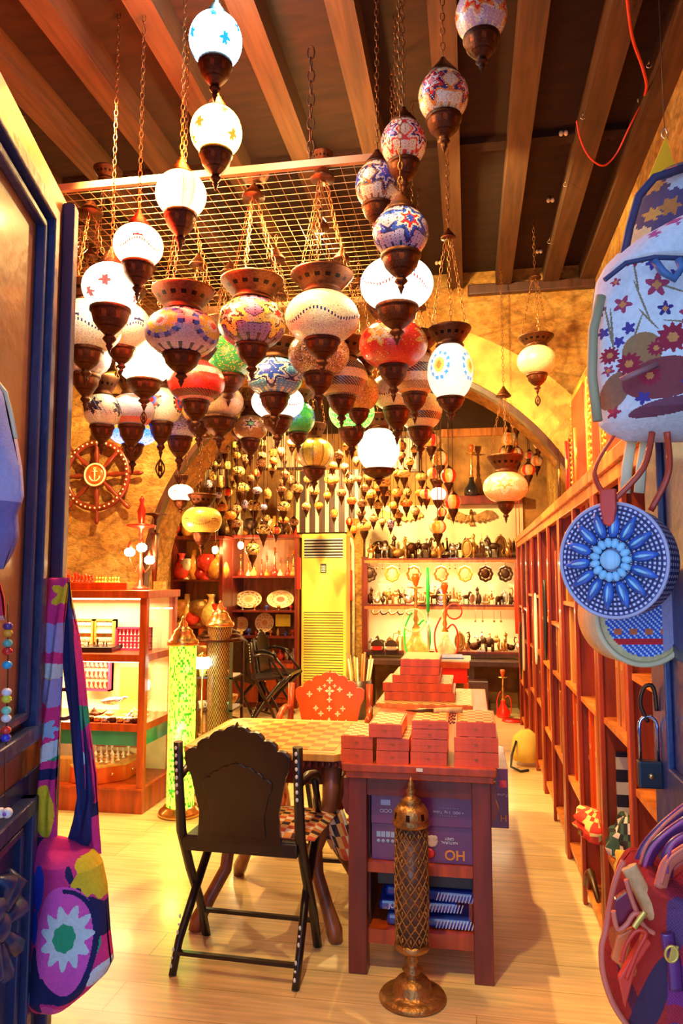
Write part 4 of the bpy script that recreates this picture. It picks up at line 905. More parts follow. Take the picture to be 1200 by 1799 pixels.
# compartment 3: octagonal chess table box with pieces, on plinth
t = thing('octagonal_chess_box', 'octagonal inlaid chess box crowded with ivory pieces, bottom of the cabinet', 'chess set', (W(180, 1380, 4.75).x, 4.73, .156))
R8 = .235
oc = [(R8*math.cos(PI/8+k*PI/4), R8*math.sin(PI/8+k*PI/4)) for k in range(8)]
MB().prism(oc, 0, .10, axis='z').done('case', orange_red, t, bevel=.004)
MB().prism([(x_*1.03, y_*1.03) for x_, y_ in oc], .10, .112, axis='z').done('rim', honey_wood, t)
MB().box(-.16,.16,-.16,.16,.112,.114).done('board', checker('board_veneer', (.95,.62,.22), (.72,.36,.09), 17), t)
b = MB()
for k in range(8):
    a_ = k*PI/4; b.ball((R8*.93*math.cos(a_), R8*.93*math.sin(a_), .05), .012, 8, 6)
b.done('stud', brass, t)
for c2 in range(8):
    for r_ in range(4):
        lb = ['front row', 'second row', 'third row', 'rear row'][r_]
        piece('ivory chess piece on the octagonal box, %s, %s' % (lb, order(c2, 8)), (t.location.x-.14+c2*.04, t.location.y-.12+r_*.075, .156+.114), .05 if r_ in (0, 3) else .042, cream if r_ < 2 else ivory, r_ in (0, 3) and c2 in (3, 4, 0, 7), 'ivory pieces on the octagonal box')
tag(MB().box(-.17, .17, 0, .03, 0, .17).done('red_case', red_m, None, (W(205, 1300, 4.9).x, 4.93, .2+.1), bevel=.003), 'red lacquered case standing behind the octagonal chess box', 'case')
tag(MB().box(-.06, .06, 0, .1, 0, .14).done('yellow_box', honey_wood, None, (W(118, 1330, 4.6).x, 4.55, .156)), 'small honey wood box at the left of the octagonal chess box', 'box')
# side lamp with three lit glasses on the cabinet
t = thing('table_lamp', 'red metal lamp with three lit white globes on the cabinet top', 'table lamp', (W(246, 1018, 4.85).x, 4.85, CT))
redmetal = mat('red_metal', (.5, .03, .015), .3, .5, .2)
MB().lathe([(0,0),(.07,0),(.06,.015),(.02,.03),(.012,.1),(.02,.14),(.012,.18),(.01,.36),(.02,.38),(.012,.42),(.10,.44),(.10,.45),(.02,.46),(.03,.55),(.012,.6),(.02,.63),(.0,.66)], 20).done('stem', redmetal, t)
gm = mat('lit_opal', (1,.95,.85), .3, emit=9, ecol=(1,.62,.34))
for k, (px_, py_) in enumerate(((228, 970), (249, 962), (263, 984))):
    q = W(px_, py_, 4.8+.05*k)-t.location
    MB().lathe([(0,-.024),(.02,-.028),(.036,-.012),(.036,.012),(.02,.028),(0,.028)], 16, tuple(q)).done('glass_globe', gm, t)
    MB().tube([(0,0,.2),(q.x*.5,q.y*.5,.12),(q.x,q.y,q.z-.05),(q.x,q.y,q.z-.026)], .005, 6).done('arm', redmetal, t)
    MB().lathe([(.012,.028),(.02,.035),(.008,.06),(0,.08)], 10, tuple(q)).done('finial', redmetal, t)
lamp('globe_glow', 'POINT', (t.location.x+.05, 4.75, CT+.22), 45, (1,.5,.2), .06)
tag(MB().lathe([(0,0),(.03,0),(.012,-.40),(.01,.10),(.03,.12),(.075,.128),(.078,.135),(0,.135)], 20).done('tray_stand', dark_metal, None, (t.location.x+.07, 4.93, CT+.40)), 'dark flat topped stand above the three lit globes', 'stand')
tag(MB().box(-.035, .035, 0, .05, 0, .055).done('gift_box', mat('gilt_card', (.85,.62,.15), .3, .3, .5, 60), None, (W(276, 1025, 4.7).x+.0, 4.72, CT+.002)), 'small golden patterned box on the right corner of the cabinet top', 'box')
# ship wheel
c_ = W(170, 835, YA-.05)
m_ = mpp(170, 835, YA-.05); R0 = 58*m_
t = thing('ships_helm', 'wooden ship steering wheel with anchor hub hanging on the stone wall', 'ship wheel', c_)
b = MB(); b.tube([(R0*math.cos(2*PI*k/40), 0, R0*math.sin(2*PI*k/40)) for k in range(40)], R0*.10, 8, closed=True, flat=.7); b.done('rim', mahog, t)
b = MB()
for k in range(40):
    a_ = 2*PI*k/40; b.ball((R0*math.cos(a_), -R0*.075, R0*math.sin(a_)), (.009,.004,.009), 6, 4)
b.done('rim_inlay', cream, t)
for k in range(8):
    a_ = 2*PI*k/8+.03; u = (math.cos(a_), math.sin(a_))
    MB().tube([(R0*q*u[0], 0, R0*q*u[1]) for q in (.2, .4, .6, .8, .95, 1.15, 1.3, 1.42, 1.5)], [.016,.014,.024,.014,.02,.012,.02,.018,.008], 8).done('spoke', mahog, t)
MB().lathe([(0,0),(R0*.34,0),(R0*.34,.03),(0,.03)], 28, M=Matrix.Rotation(PI/2, 4, 'X')).done('hub', orange_red, t)
MB().tube([(R0*.33*math.cos(2*PI*k/28), -.032, R0*.33*math.sin(2*PI*k/28)) for k in range(28)], .008, 6, closed=True).done('hub_ring', cream, t)
b = MB(); q = R0*.2; yy = -.036
b.tube([(0,yy,-q),(0,yy,q*.75)], .006, 6).tube([(q*.16*math.cos(2*PI*k/10), yy, q*.9+q*.16*math.sin(2*PI*k/10)) for k in range(10)], .004, 5, closed=True).tube([(-q*.4,yy,q*.5),(q*.4,yy,q*.5)], .005, 6).tube([(q*.85*math.cos(a_), yy, -q*.1+q*.85*math.sin(a_)) for a_ in [PI*1.03+PI*.94*k/10 for k in range(11)]], .006, 6)
b.done('anchor', cream, t)

# ================================================================ tall mosaic cylinder lamps
def column_lamp(loc, r_, h, label, gm, nm='floor_lamp', dull=False):
    t = thing(nm, label, 'floor lamp', loc)
    MB().lathe([(0,0),(r_*1.55,0),(r_*1.6,.012),(r_*1.5,.03),(r_*1.25,.045),(r_*1.2,.055),(0,.055)], 30).done('base', brass, t)
    b = MB(); rg, sg = 60, 60; rnd = random.Random(5)
    stars = [(u, v) for v in (.12, .3, .5, .68, .85) for u in (.3+v*2.1, 2.4+v*1.3, 4.5+v)]
    def cf(i, k):
        if dull: return ((.5,.3,.12) if (i+k) % 2 else (.12,.07,.03))
        th = 2*PI*k/sg; v = i/rg*h
        for (a_, vv) in stars:
            du = ((th-a_+PI) % (2*PI)-PI)*r_; dv = v-vv*h; d = math.hypot(du, dv); s5 = .034*(1+.38*math.cos(5*math.atan2(dv, du)))
            if d < s5*.62: return (.85,1,.3)
            if d < s5: return (.05,.28,.03)
        return (.04,.22,.02) if rnd.random() < .22 else ((.8,1,.2) if rnd.random() < .35 else (.5,.95,.12))
    b.lathe([(r_, .055+(h)*i/rg) for i in range(rg+1)], sg, colf=cf); b.done('mosaic_glass_tube', gm, t)
    z_ = .055+h
    MB().lathe([(0,z_-.002),(r_*1.12,z_-.002),(r_*1.2,z_+.01),(r_*1.15,z_+.03),(r_*.95,z_+.04),(r_*.9,z_+.055),(r_*.7,z_+.08),(r_*.72,z_+.09),(r_*.45,z_+.11),(r_*.3,z_+.125),(r_*.32,z_+.135),(r_*.12,z_+.16),(r_*.16,z_+.17),(0,z_+.19)], 28, colf=lambda i, k: (.15,.1,.08) if i == 6 and k % 2 == 0 else (1,1,1)).done('domed_cap', brass, t)
    return t
gm1 = mat('green_mosaic_lit', (1,1,1), .25, 0, .05, 50, emit=2.0, ecol=(.85, 1, .30), attr=True)
column_lamp((-1.80, 4.52, 0), .085, .985, 'tall green glowing mosaic column lamp with starry glass and domed copper cap', gm1)
lamp('green_lamp_glow', 'POINT', (-1.78, 4.36, .5), 3, (.6, 1, .2), .05)
column_lamp((-1.74, 5.05, 0), .085, 1.07, 'unlit brass column lamp right behind the glowing green one', mat('dark_mosaic', (.9,.8,.6), .25, 0, .3, 50, attr=True), dull=True)
# ================================================================ glass vitrine with mugs
t = thing('glass_vitrine', 'narrow glass vitrine with copper pagoda roof and shelves of mugs', 'vitrine', (W(372, 1330, 5.0).x, 5.0, 0))
for sx in (-.13, .13):
    for yy in (0, .26): MB().box(sx-.01, sx+.01, yy-.01, yy+.01, 0, 1.02).done('post', dark_wood, t)
vs = [.12, .34, .56, .78]
for z_ in vs: MB().box(-.14, .14, -.01, .27, z_-.012, z_).done('shelf', dark_wood, t)
b = MB()
for k in range(5): b.lathe([(.17-.03*k, 1.02+.03*k), (.185-.03*k, 1.02+.03*k+.006), (.15-.03*k, 1.02+.03*k+.03)], 20, (0, .13, 0))
b.lathe([(.05,1.17),(.02,1.2),(.025,1.22),(0,1.26)], 14, (0,.13,0)); b.done('pagoda_roof', copper, t)
mugs = [(.9,.75,.2),(.85,.78,.6),(.7,.3,.1),(.3,.6,.5)]
def mug(loc, s, m, label, grp='mugs in the glass vitrine'):
    o = thing('mug', label, 'mug', loc, random.uniform(-.6, .6), grp)
    MB().lathe([(0,0),(.75*s,0),(.9*s,.1*s),(.85*s,.9*s),(1*s,1.7*s),(.92*s,1.7*s),(.78*s,.9*s),(.7*s,.15*s),(0,.15*s)], 14).done('body', m, o)
    MB().tube([(.85*s,0,1.4*s),(1.4*s,0,1.35*s),(1.5*s,0,.8*s),(1.2*s,0,.4*s),(.85*s,0,.4*s)], .13*s, 6).done('handle', m, o)
n_ = ['top', 'upper middle', 'lower middle', 'bottom']
for r_, z_ in enumerate(vs[::-1]):
    for k in range(3):
        cn = ['yellow', 'cream', 'rust', 'green'][(r_+k) % 4]
        mug((t.location.x-.085+k*.085, 5.03+.04*(k % 2), z_), .030, mat('mug_'+cn, mugs[(r_+k) % 4], .3, coat=.4), '%s mug, %s vitrine shelf, %s' % (cn, n_[r_], ['left', 'middle', 'right'][k]))
# lit small lamps beside the vitrine
for px_, py_, w_, h_, Y, lb in ((356, 1164, 32, 22, 4.9, 'lit teal white oval lamp before the vitrine shelves'), (333, 1205, 20, 20, 4.85, 'small lit white lamp at the right edge of the green column')):
    q = W(px_, py_, Y); m_ = mpp(px_, py_, Y)
    t = thing('wall_lamp', lb, 'lamp', q)
    MB().lathe([(0,-.5*h_*m_),(.35*w_*m_,-.45*h_*m_),(.5*w_*m_,-.15*h_*m_),(.5*w_*m_,.15*h_*m_),(.35*w_*m_,.45*h_*m_),(0,.5*h_*m_)], 18).done('globe', mat('lit_aqua', (1,1,1), .3, emit=5, ecol=(.6,1,.88)), t)
    MB().lathe([(.3*w_*m_,.44*h_*m_),(.34*w_*m_,.5*h_*m_),(.1*w_*m_,.8*h_*m_),(0,.95*h_*m_)], 12).done('cap', brass, t)
    MB().tube([(0,0,-.5*h_*m_),(0,.0,-q.z+.0)], .007, 6).done('stem', brass, t)
# candle stands and jugs in the dark corner
for k, (px_, py_, Y, hh, lb) in enumerate(((345, 1330, 5.45, .95, 'tall turned brass stand left behind the vitrine'), (398, 1330, 5.4, .6, 'tall turned brass stand right of the vitrine'))):
    p = W(px_, py_, Y)
    tag(MB().lathe([(0,0),(.09,0),(.08,.02),(.02,.05),(.03,.12),(.015,.2),(.035,hh*.45),(.015,hh*.6),(.03,hh*.85),(.07,hh*.93),(.08,hh),(0,hh)], 18).done('brass_stand', bronze, None, (p.x, Y, 0)), lb, 'stand')

# ================================================================ rear left cabinets
def cab(name, label, px0, px1, pyt, Y, dep, shelves_py, m, doors=True, backm=None):
    a_ = W(px0, pyt, Y); c_ = W(px1, pyt, Y); w_ = (c_.x-a_.x); hh = a_.z
    t = thing(name, label, 'cabinet', ((a_.x+c_.x)/2, Y, 0))
    for sx in (-1, 1): MB().box(sx*(w_/2-.02)-.02, sx*(w_/2-.02)+.02, 0, dep, 0, hh-.04).done('side_panel', m, t)
    MB().box(-w_/2-.02, w_/2+.02, -.015, dep, hh-.04, hh).done('top', m, t, bevel=.004)
    MB().box(-w_/2+.04, w_/2-.04, dep-.02, dep-.005, 0, hh-.04).done('back_panel', backm or orange_wood, t)
    zs = [W(px0, q, Y).z for q in shelves_py]
    for z_ in zs: MB().box(-w_/2+.04, w_/2-.04, .0, dep-.02, z_-.022, z_).done('shelf', m, t)
    if doors:
        zd = zs[-1]-.025
        for sx in (-1, 1):
            d = MB().box(sx*w_/4-w_/4+.045, sx*w_/4+w_/4-.045, -.018, 0, .06, zd).done('door', red_wood, t, bevel=.004)
            MB().box(sx*w_/4-w_/4+.09, sx*w_/4+w_/4-.09, -.026, -.018, .12, zd-.06).done('door_panel', red_wood, d, bevel=.004)
            MB().ball((sx*.04, -.03, zd*.6), .012, 8, 6).done('knob', gold, d)
        MB().box(-w_/2+.04, w_/2-.04, 0, .02, 0, .06).done('plinth', m, t)
    return t, zs, w_
t, zsA, wA = cab('plate_cabinet', 'tall red wooden cabinet of painted plates and hookah vases on the rear wall', 404, 524, 940, 8.35, .45, (1012, 1072, 1117, 1160), mahog)
xA = t.location.x
t, zsB, wB = cab('bottle_cabinet', 'dark red glass fronted cabinet left of the plate cabinet', 300, 392, 942, 8.0, .4, (1018, 1100), mahog, True)
xB = t.location.x
# plates: oval and round with painted rings
def plate(loc, rx, rz_, label, cols, tilt=.2):
    t = thing('painted_plate', label, 'plate', loc, 0, 'painted plates in the rear cabinet'); t.rotation_euler = (tilt*-1, 0, 0)
    prof = [(0,0),(.3,0),(.55,.0),(.62,.03),(.72,.05),(.85,.08),(1.0,.12)]
    M = Matrix.Diagonal((rx, .12, rz_, 1)) @ Matrix.Rotation(PI/2, 4, 'X')
    MB().lathe(prof, 36, M=M, colf=lambda i, k: cols[i % len(cols)] if (k+i) % 3 or i < 2 else (.9,.75,.45)).done('dish', paint, t)
    return t
pc = [(.85,.5,.15),(.9,.75,.4),(.55,.2,.08),(.9,.8,.5),(.5,.18,.06),(.88,.6,.25)]
YP = 8.55
def at_(px_, py_, Y=YP): return W(px_, py_, Y)
plate(at_(437, 1053), .165, .105, 'oval painted plate with bird scene, left on the plate cabinet', pc)
plate(at_(493, 1053), .165, .105, 'oval painted plate with cream centre, right on the plate cabinet', pc[2:]+pc[:2])
plate(at_(424, 1097), .09, .09, 'smaller round ringed plate on the cabinet second shelf', [(.8,.35,.1),(.9,.6,.2),(.6,.2,.05),(.9,.7,.3)])
plate(at_(465, 1094), .115, .115, 'larger round ringed plate on the cabinet second shelf', [(.7,.3,.08),(.9,.7,.35),(.5,.15,.05),(.92,.75,.4)])
tag(MB().box(-.09, .09, 0, .01, -.07, .07).done('yellow_sign', mat('yellow_card2', (.95,.75,.05), .5), None, at_(497, 1090)), 'bright yellow card standing right of the round plates', 'card')
def hookah(loc, h, label, base_m, cat='hookah', hose=None, grp=None, simple=False):
    t = thing('hookah', label, cat, loc, 0, grp); s = h
    MB().lathe([(0,0),(.13*s,0),(.15*s,.04*s),(.14*s,.14*s),(.07*s,.24*s),(.045*s,.32*s),(.05*s,.36*s),(0,.36*s)], 18).done('vase', base_m, t)
    MB().lathe([(0,.34*s),(.05*s,.36*s),(.02*s,.42*s),(.035*s,.46*s),(.018*s,.52*s),(.03*s,.58*s),(.018*s,.66*s),(.02*s,.82*s),(.1*s,.835*s),(.1*s,.845*s),(.02*s,.85*s),(0,.86*s)], 16).done('stem', brass, t)
    MB().lathe([(0,.85*s),(.025*s,.86*s),(.05*s,.95*s),(.045*s,1*s),(0,.98*s)], 12).done('bowl', orange_red, t)
    if hose: MB().tube(smooth([(.03*s,0,.4*s),(.10*s,-.03*s,.46*s),(.16*s,-.05*s,.36*s),(.15*s,-.06*s,.12*s),(.04*s,-.15*s,.03*s),(-.10*s,-.12*s,.10*s),(-.13*s,-.05*s,.35*s),(-.05*s,-.03*s,.55*s)]), .012*s, 6).done('hose', hose, t)
    return t
vm = [mat('vase_'+n, c, .2, 0, .3, 20, coat=.5) for n, c in (('red',(.7,.04,.02)),('gold',(.85,.55,.15)),('cream',(.9,.8,.55)),('blue',(.05,.1,.6)),('amber',(.75,.3,.05)))]
vn = ['red', 'gold', 'cream', 'blue', 'amber']
for k in range(9):
    kk = [0,2,1,0,4,0,2,0,4][k]
    hookah((xA-wA/2+.09+k*(wA-.18)/8, 8.5+.05*(k % 2), zsA[0]), [.26,.22,.3,.2,.24,.34,.22,.26,.3][k], '%s hookah vase on the top shelf of the plate cabinet, %s' % (vn[kk], order(k, 9)), vm[kk], grp='hookahs on the plate cabinet')
def vase(loc, h, m, label, grp, cat='vase', kind=0):
    pr = [[(0,0),(.25,0),(.3,.08),(.38,.3),(.3,.55),(.12,.72),(.1,.88),(.18,1),(0,.98)], [(0,0),(.3,0),(.1,.15),(.08,.3),(.35,.5),(.38,.75),(.3,.95),(.1,1),(0,1)], [(0,0),(.2,0),(.2,.6),(.1,.72),(.08,1),(0,1)]][kind]
    return tag(MB().lathe([(a_*h, z_*h) for a_, z_ in pr], 14).done('vase', m, None, loc), label, cat, grp)
for k in range(8):
    vase((xA-wA/2+.1+k*(wA-.2)/7, 8.52, zsA[2]), [.06,.08,.05,.07][k % 4], vm[(k*2+1) % 5], 'small %s vase under the round plates, %s' % (vn[(k*2+1) % 5], order(k, 8)), 'small vases below the plates', kind=k % 3)
for k in range(9):
    vase((xA-wA/2+.08+k*(wA-.16)/8, 8.5, zsA[3]), [.14,.17,.12,.15][k % 4], [vm[2], bronze, vm[0], silver][k % 4], 'tall %s bottle on the lowest open shelf of the plate cabinet, %s' % (['cream','bronze','red','silver'][k % 4], order(k, 9)), 'bottles low in the plate cabinet', 'bottle', 2 if k % 2 else 0)
for k in range(5):
    vase((xA-wA/2+.12+k*(wA-.24)/4, 8.5, zsA[1]), .055, [vm[2], vm[4], vm[3], bronze, vm[0]][k], '%s pot peeking between the oval plates, %s' % (['cream','amber','blue','bronze','red'][k], order(k, 5)), 'pots between the oval plates', kind=1)
for k in range(7):
    vase((xB-wB/2+.09+k*(wB-.18)/6, 8.12, zsB[0]), [.3,.24,.34,.2][k % 4], [vm[0], vm[2], vm[4], redmetal][k % 4], '%s bottle on the upper shelf of the dark red cabinet, %s' % (['red','cream','amber','dark red'][k % 4], order(k, 7)), 'bottles in the dark red cabinet', 'bottle', k % 3)
for k in range(7):
    vase((xB-wB/2+.09+k*(wB-.18)/6, 8.12, zsB[1]), [.3,.36,.26,.3][k % 4], [vm[4], vm[1], vm[0], bronze][k % 4], '%s bottle on the lower shelf of the dark red cabinet, %s' % (['amber','gold','red','bronze'][k % 4], order(k, 7)), 'bottles in the dark red cabinet', 'bottle', (k+1) % 3)
for px_, py_, Y, lb in ((423, 958, 8.25, 'bare glowing bulb at the upper left of the plate cabinet'), (378, 966, 7.9, 'glowing bulb before the dark red cabinet')):
    q = W(px_, py_, Y); o = thing('light_bulb', lb, 'light bulb', q)
    MB().ball((0,0,0), (.035,.035,.045), 12, 8).done('bulb_glass', mat('bulb_glow', (1,.8,.4), .3, emit=40, ecol=(1,.66,.22)), o)
    MB().lathe([(.02,.04),(.02,.07),(0,.08)], 10).done('socket', brass, o); MB().tube([(0,0,.07),(0,0,3.3-q.z)], .003, 5).done('cord', dark_metal, o)
lamp('cabinet_glow', 'POINT', (xA-.25, 8.05, 1.75), 26, (1,.62,.25), .1)
# things on top of the rear cabinets: pots and jugs
rnd = random.Random(11)
for k in range(12):
    px_ = 398+k*10.5; p = W(px_, 938, 8.5)
    vase((p.x, 8.5+.1*(k % 2), W(px_, 940, 8.35).z+.002), rnd.uniform(.12, .3), [bronze, vm[0], vm[2], vm[4], dark_metal][k % 5], '%s jar on top of the plate cabinet, %s' % (['bronze','red','cream','amber','dark'][k % 5], order(k, 12)), 'jars on top of the plate cabinet', 'jar', k % 3)
for k in range(8):
    px_ = 306+k*11; p = W(px_, 938, 8.1)
    vase((p.x, 8.15+.08*(k % 2), W(px_, 942, 8.0).z+.002), rnd.uniform(.12, .26), [vm[0], bronze, vm[4], dark_metal][k % 4], '%s jar on top of the dark red cabinet, %s' % (['red','bronze','amber','dark'][k % 4], order(k, 8)), 'jars on top of the dark red cabinet', 'jar', (k+1) % 3)
# slatted cream panel above the air conditioner and cream cupboard panel
t = thing('slatted_panel', 'cream vertical slats with dark gaps on the rear wall above the air conditioner', 'panel', (W(575, 935, 9.05).x, 9.06, W(575, 935, 9.05).z))
b = MB().box(-.42, .42, 0, .03, 0, .78); b.done('backing', dark_wood, t)
for k in range(7): MB().box(-.40+k*.125, -.355+k*.125, -.025, 0, 0, .78).done('slat', cream, t)
for i, (px0_, px1_, py0_, py1_, lb) in enumerate(((460, 548, 760, 826, 'cream framed panel high on the rear wall behind the yellow melon lantern'), (650, 735, 765, 830, 'cream framed panel high on the rear wall behind the round white lantern'), (350, 400, 820, 860, 'cream framed panel on the rear wall near the arch foot'))):
    a_ = W(px0_, py1_, 9.05); c_ = W(px1_, py0_, 9.05)
    t = thing('wall_panel', lb, 'panel', (a_.x, 9.06, a_.z)); w_, h_ = c_.x-a_.x, c_.z-a_.z
    MB().box(0, w_, 0, .03, 0, h_).done('backing', dark_wood, t)
    MB().box(.03, w_-.03, -.01, 0, .03, h_-.03).done('inset', cream, t)
    for k in range(5): MB().box(.04+k*w_/5, .055+k*w_/5, -.02, -.01, .02, h_-.02).done('batten', mahog, t)

# ================================================================ air conditioner
a_ = W(528, 1240, 8.45); c_ = W(608, 937, 8.45); w_ = c_.x-a_.x; hh = c_.z
t = thing('air_conditioner', 'tall cream floor standing air conditioner with louvred grilles', 'air conditioner', ((a_.x+c_.x)/2, 8.45, 0))
ivp = mat('ivory_plastic', (.95, .66, .12), .35, 0, .05, 2)
MB().box(-w_/2, w_/2, 0, .32, 0, hh).done('body', ivp, t, bevel=.02)
z0_, z1_ = W(560, 980, 8.45).z, W(560, 946, 8.45).z
b = MB(); b.box(-w_/2+.035, w_/2-.035, -.004, .01, z0_, z1_); b.done('upper_grille', mat('grille_dark', (.03,.02,.02), .5), t)
b = MB()
for k in range(7): z_ = z0_+(k+.2)*(z1_-z0_)/6.6; b.box(-w_/2+.035, w_/2-.035, -.014, -.004, z_, z_+.011)
b.done('upper_louvre', mat('louvre_white', (.85,.8,.7), .4), t)
z0_, z1_ = .18, W(560, 1075, 8.45).z
MB().box(-w_/2+.035, w_/2-.035, -.003, .01, z0_, z1_).done('lower_grille', mat('grille_dark', (.03,.02,.02), .5), t)
b = MB(); n = 30
for k in range(n): z_ = z0_+k*(z1_-z0_)/n; b.box(-w_/2+.035, w_/2-.035, -.012, -.003, z_, z_+(z1_-z0_)/n*.68)
b.done('lower_louvre', ivp, t)
z_ = W(560, 998, 8.45).z
MB().box(-.035, .035, -.006, .0, z_-.055, z_+.05).done('control_panel', mat('screen_dark', (.03,.03,.03), .2), t)
b = MB()
for i in range(3):
    for j in range(4): b.box(-.024+i*.017, -.012+i*.017, -.008, -.006, z_-.045+j*.02, z_-.033+j*.02)
b.done('button', mat('louvre_white', (.85,.8,.7), .4), t)
b = MB()
for k in range(3): b.box(.0-.02+k*.012, -.014+k*.012, -.002, 0, z_-.14, z_-.08)
b.done('print', mat('grey_print', (.5,.4,.2), .5), t)
# ducts and pipe to the right
for k, (px_, lb) in enumerate(((617, 'bent pale refrigerant pipe right of the air conditioner'), (518, 'pale refrigerant pipe left of the air conditioner'))):
    q = W(px_, 945, 8.8)
    tag(MB().tube([(-.03 if k == 0 else .03,0,.0),(.0,0,-.02),(.02 if k == 0 else -.02,0,-.1),(.025 if k==0 else -.02,0,-.8),(.025 if k==0 else -.02,0,-1.7)], .02, 8).done('pipe', vm[2], None, q), lb, 'pipe')
t = thing('stone_column', 'rough narrow stone pier between air conditioner and rear shelves', 'pier', (W(625, 1200, 8.9).x, 8.9, 0))
MB().box(-.1, .1, -.05, .15, 0, 2.2).done('pier_body', stone, t)
tag(MB().box(-.02, .02, 0, .02, 0, .36).done('red_strip', red_m, None, (W(616, 1000, 8.75).x, 8.75, W(616, 1055, 8.75).z)), 'vertical red banner strip between air conditioner and pier', 'banner')
tag(MB().box(-.02, .02, 0, .02, 0, .36).done('red_strip', red_m, None, (W(522, 1000, 8.3).x+.02, 8.3, W(522, 1035, 8.3).z)), 'vertical red banner strip left of the air conditioner', 'banner')

# ================================================================ rear shelves with figurines
YS = 8.78
xs0, xs1 = W(640, 983, YS).x, W(912, 983, YS).x
zS = [W(700, q, YS).z for q in (981, 1062, 1143)]
names = ['top', 'middle', 'bottom']
for i, z_ in enumerate(zS):
    t = thing('wall_shelf', '%s long dark wooden shelf of bronze figurines on the rear wall' % names[i], 'shelf', ((xs0+xs1)/2, YS, z_))
    w_ = (xs1-xs0)/2; MB().box(-w_, w_, 0, .3, -.02, 0).done('board', mahog, t); MB().box(-w_, w_, .0, .02, -.055, -.02).done('edge', orange_wood if i < 2 else dark_wood, t)
    if i < 2: MB().box(-w_*.9, w_*.9, .05, .07, -.035, -.022).done('tube_light', lt, t); lamp('shelf_light', 'AREA', ((xs0+xs1)/2, YS+.08, z_-.05), 14, (1,.78,.42), 1.5, (-.5,0,0), sy=.1)
for px_ in (645, 914):
    p = W(px_, 1000, YS+.1)
    tag(MB().box(-.035, .035, 0, .1, 0, zS[0]+.02 if px_ < 700 else 1.9).done('shelf_upright', mahog, None, (p.x+(-.02 if px_ < 700 else .03), YS+.02, 0)), '%s upright post holding the rear shelves' % ('left' if px_ < 700 else 'right'), 'post')
fig = {}
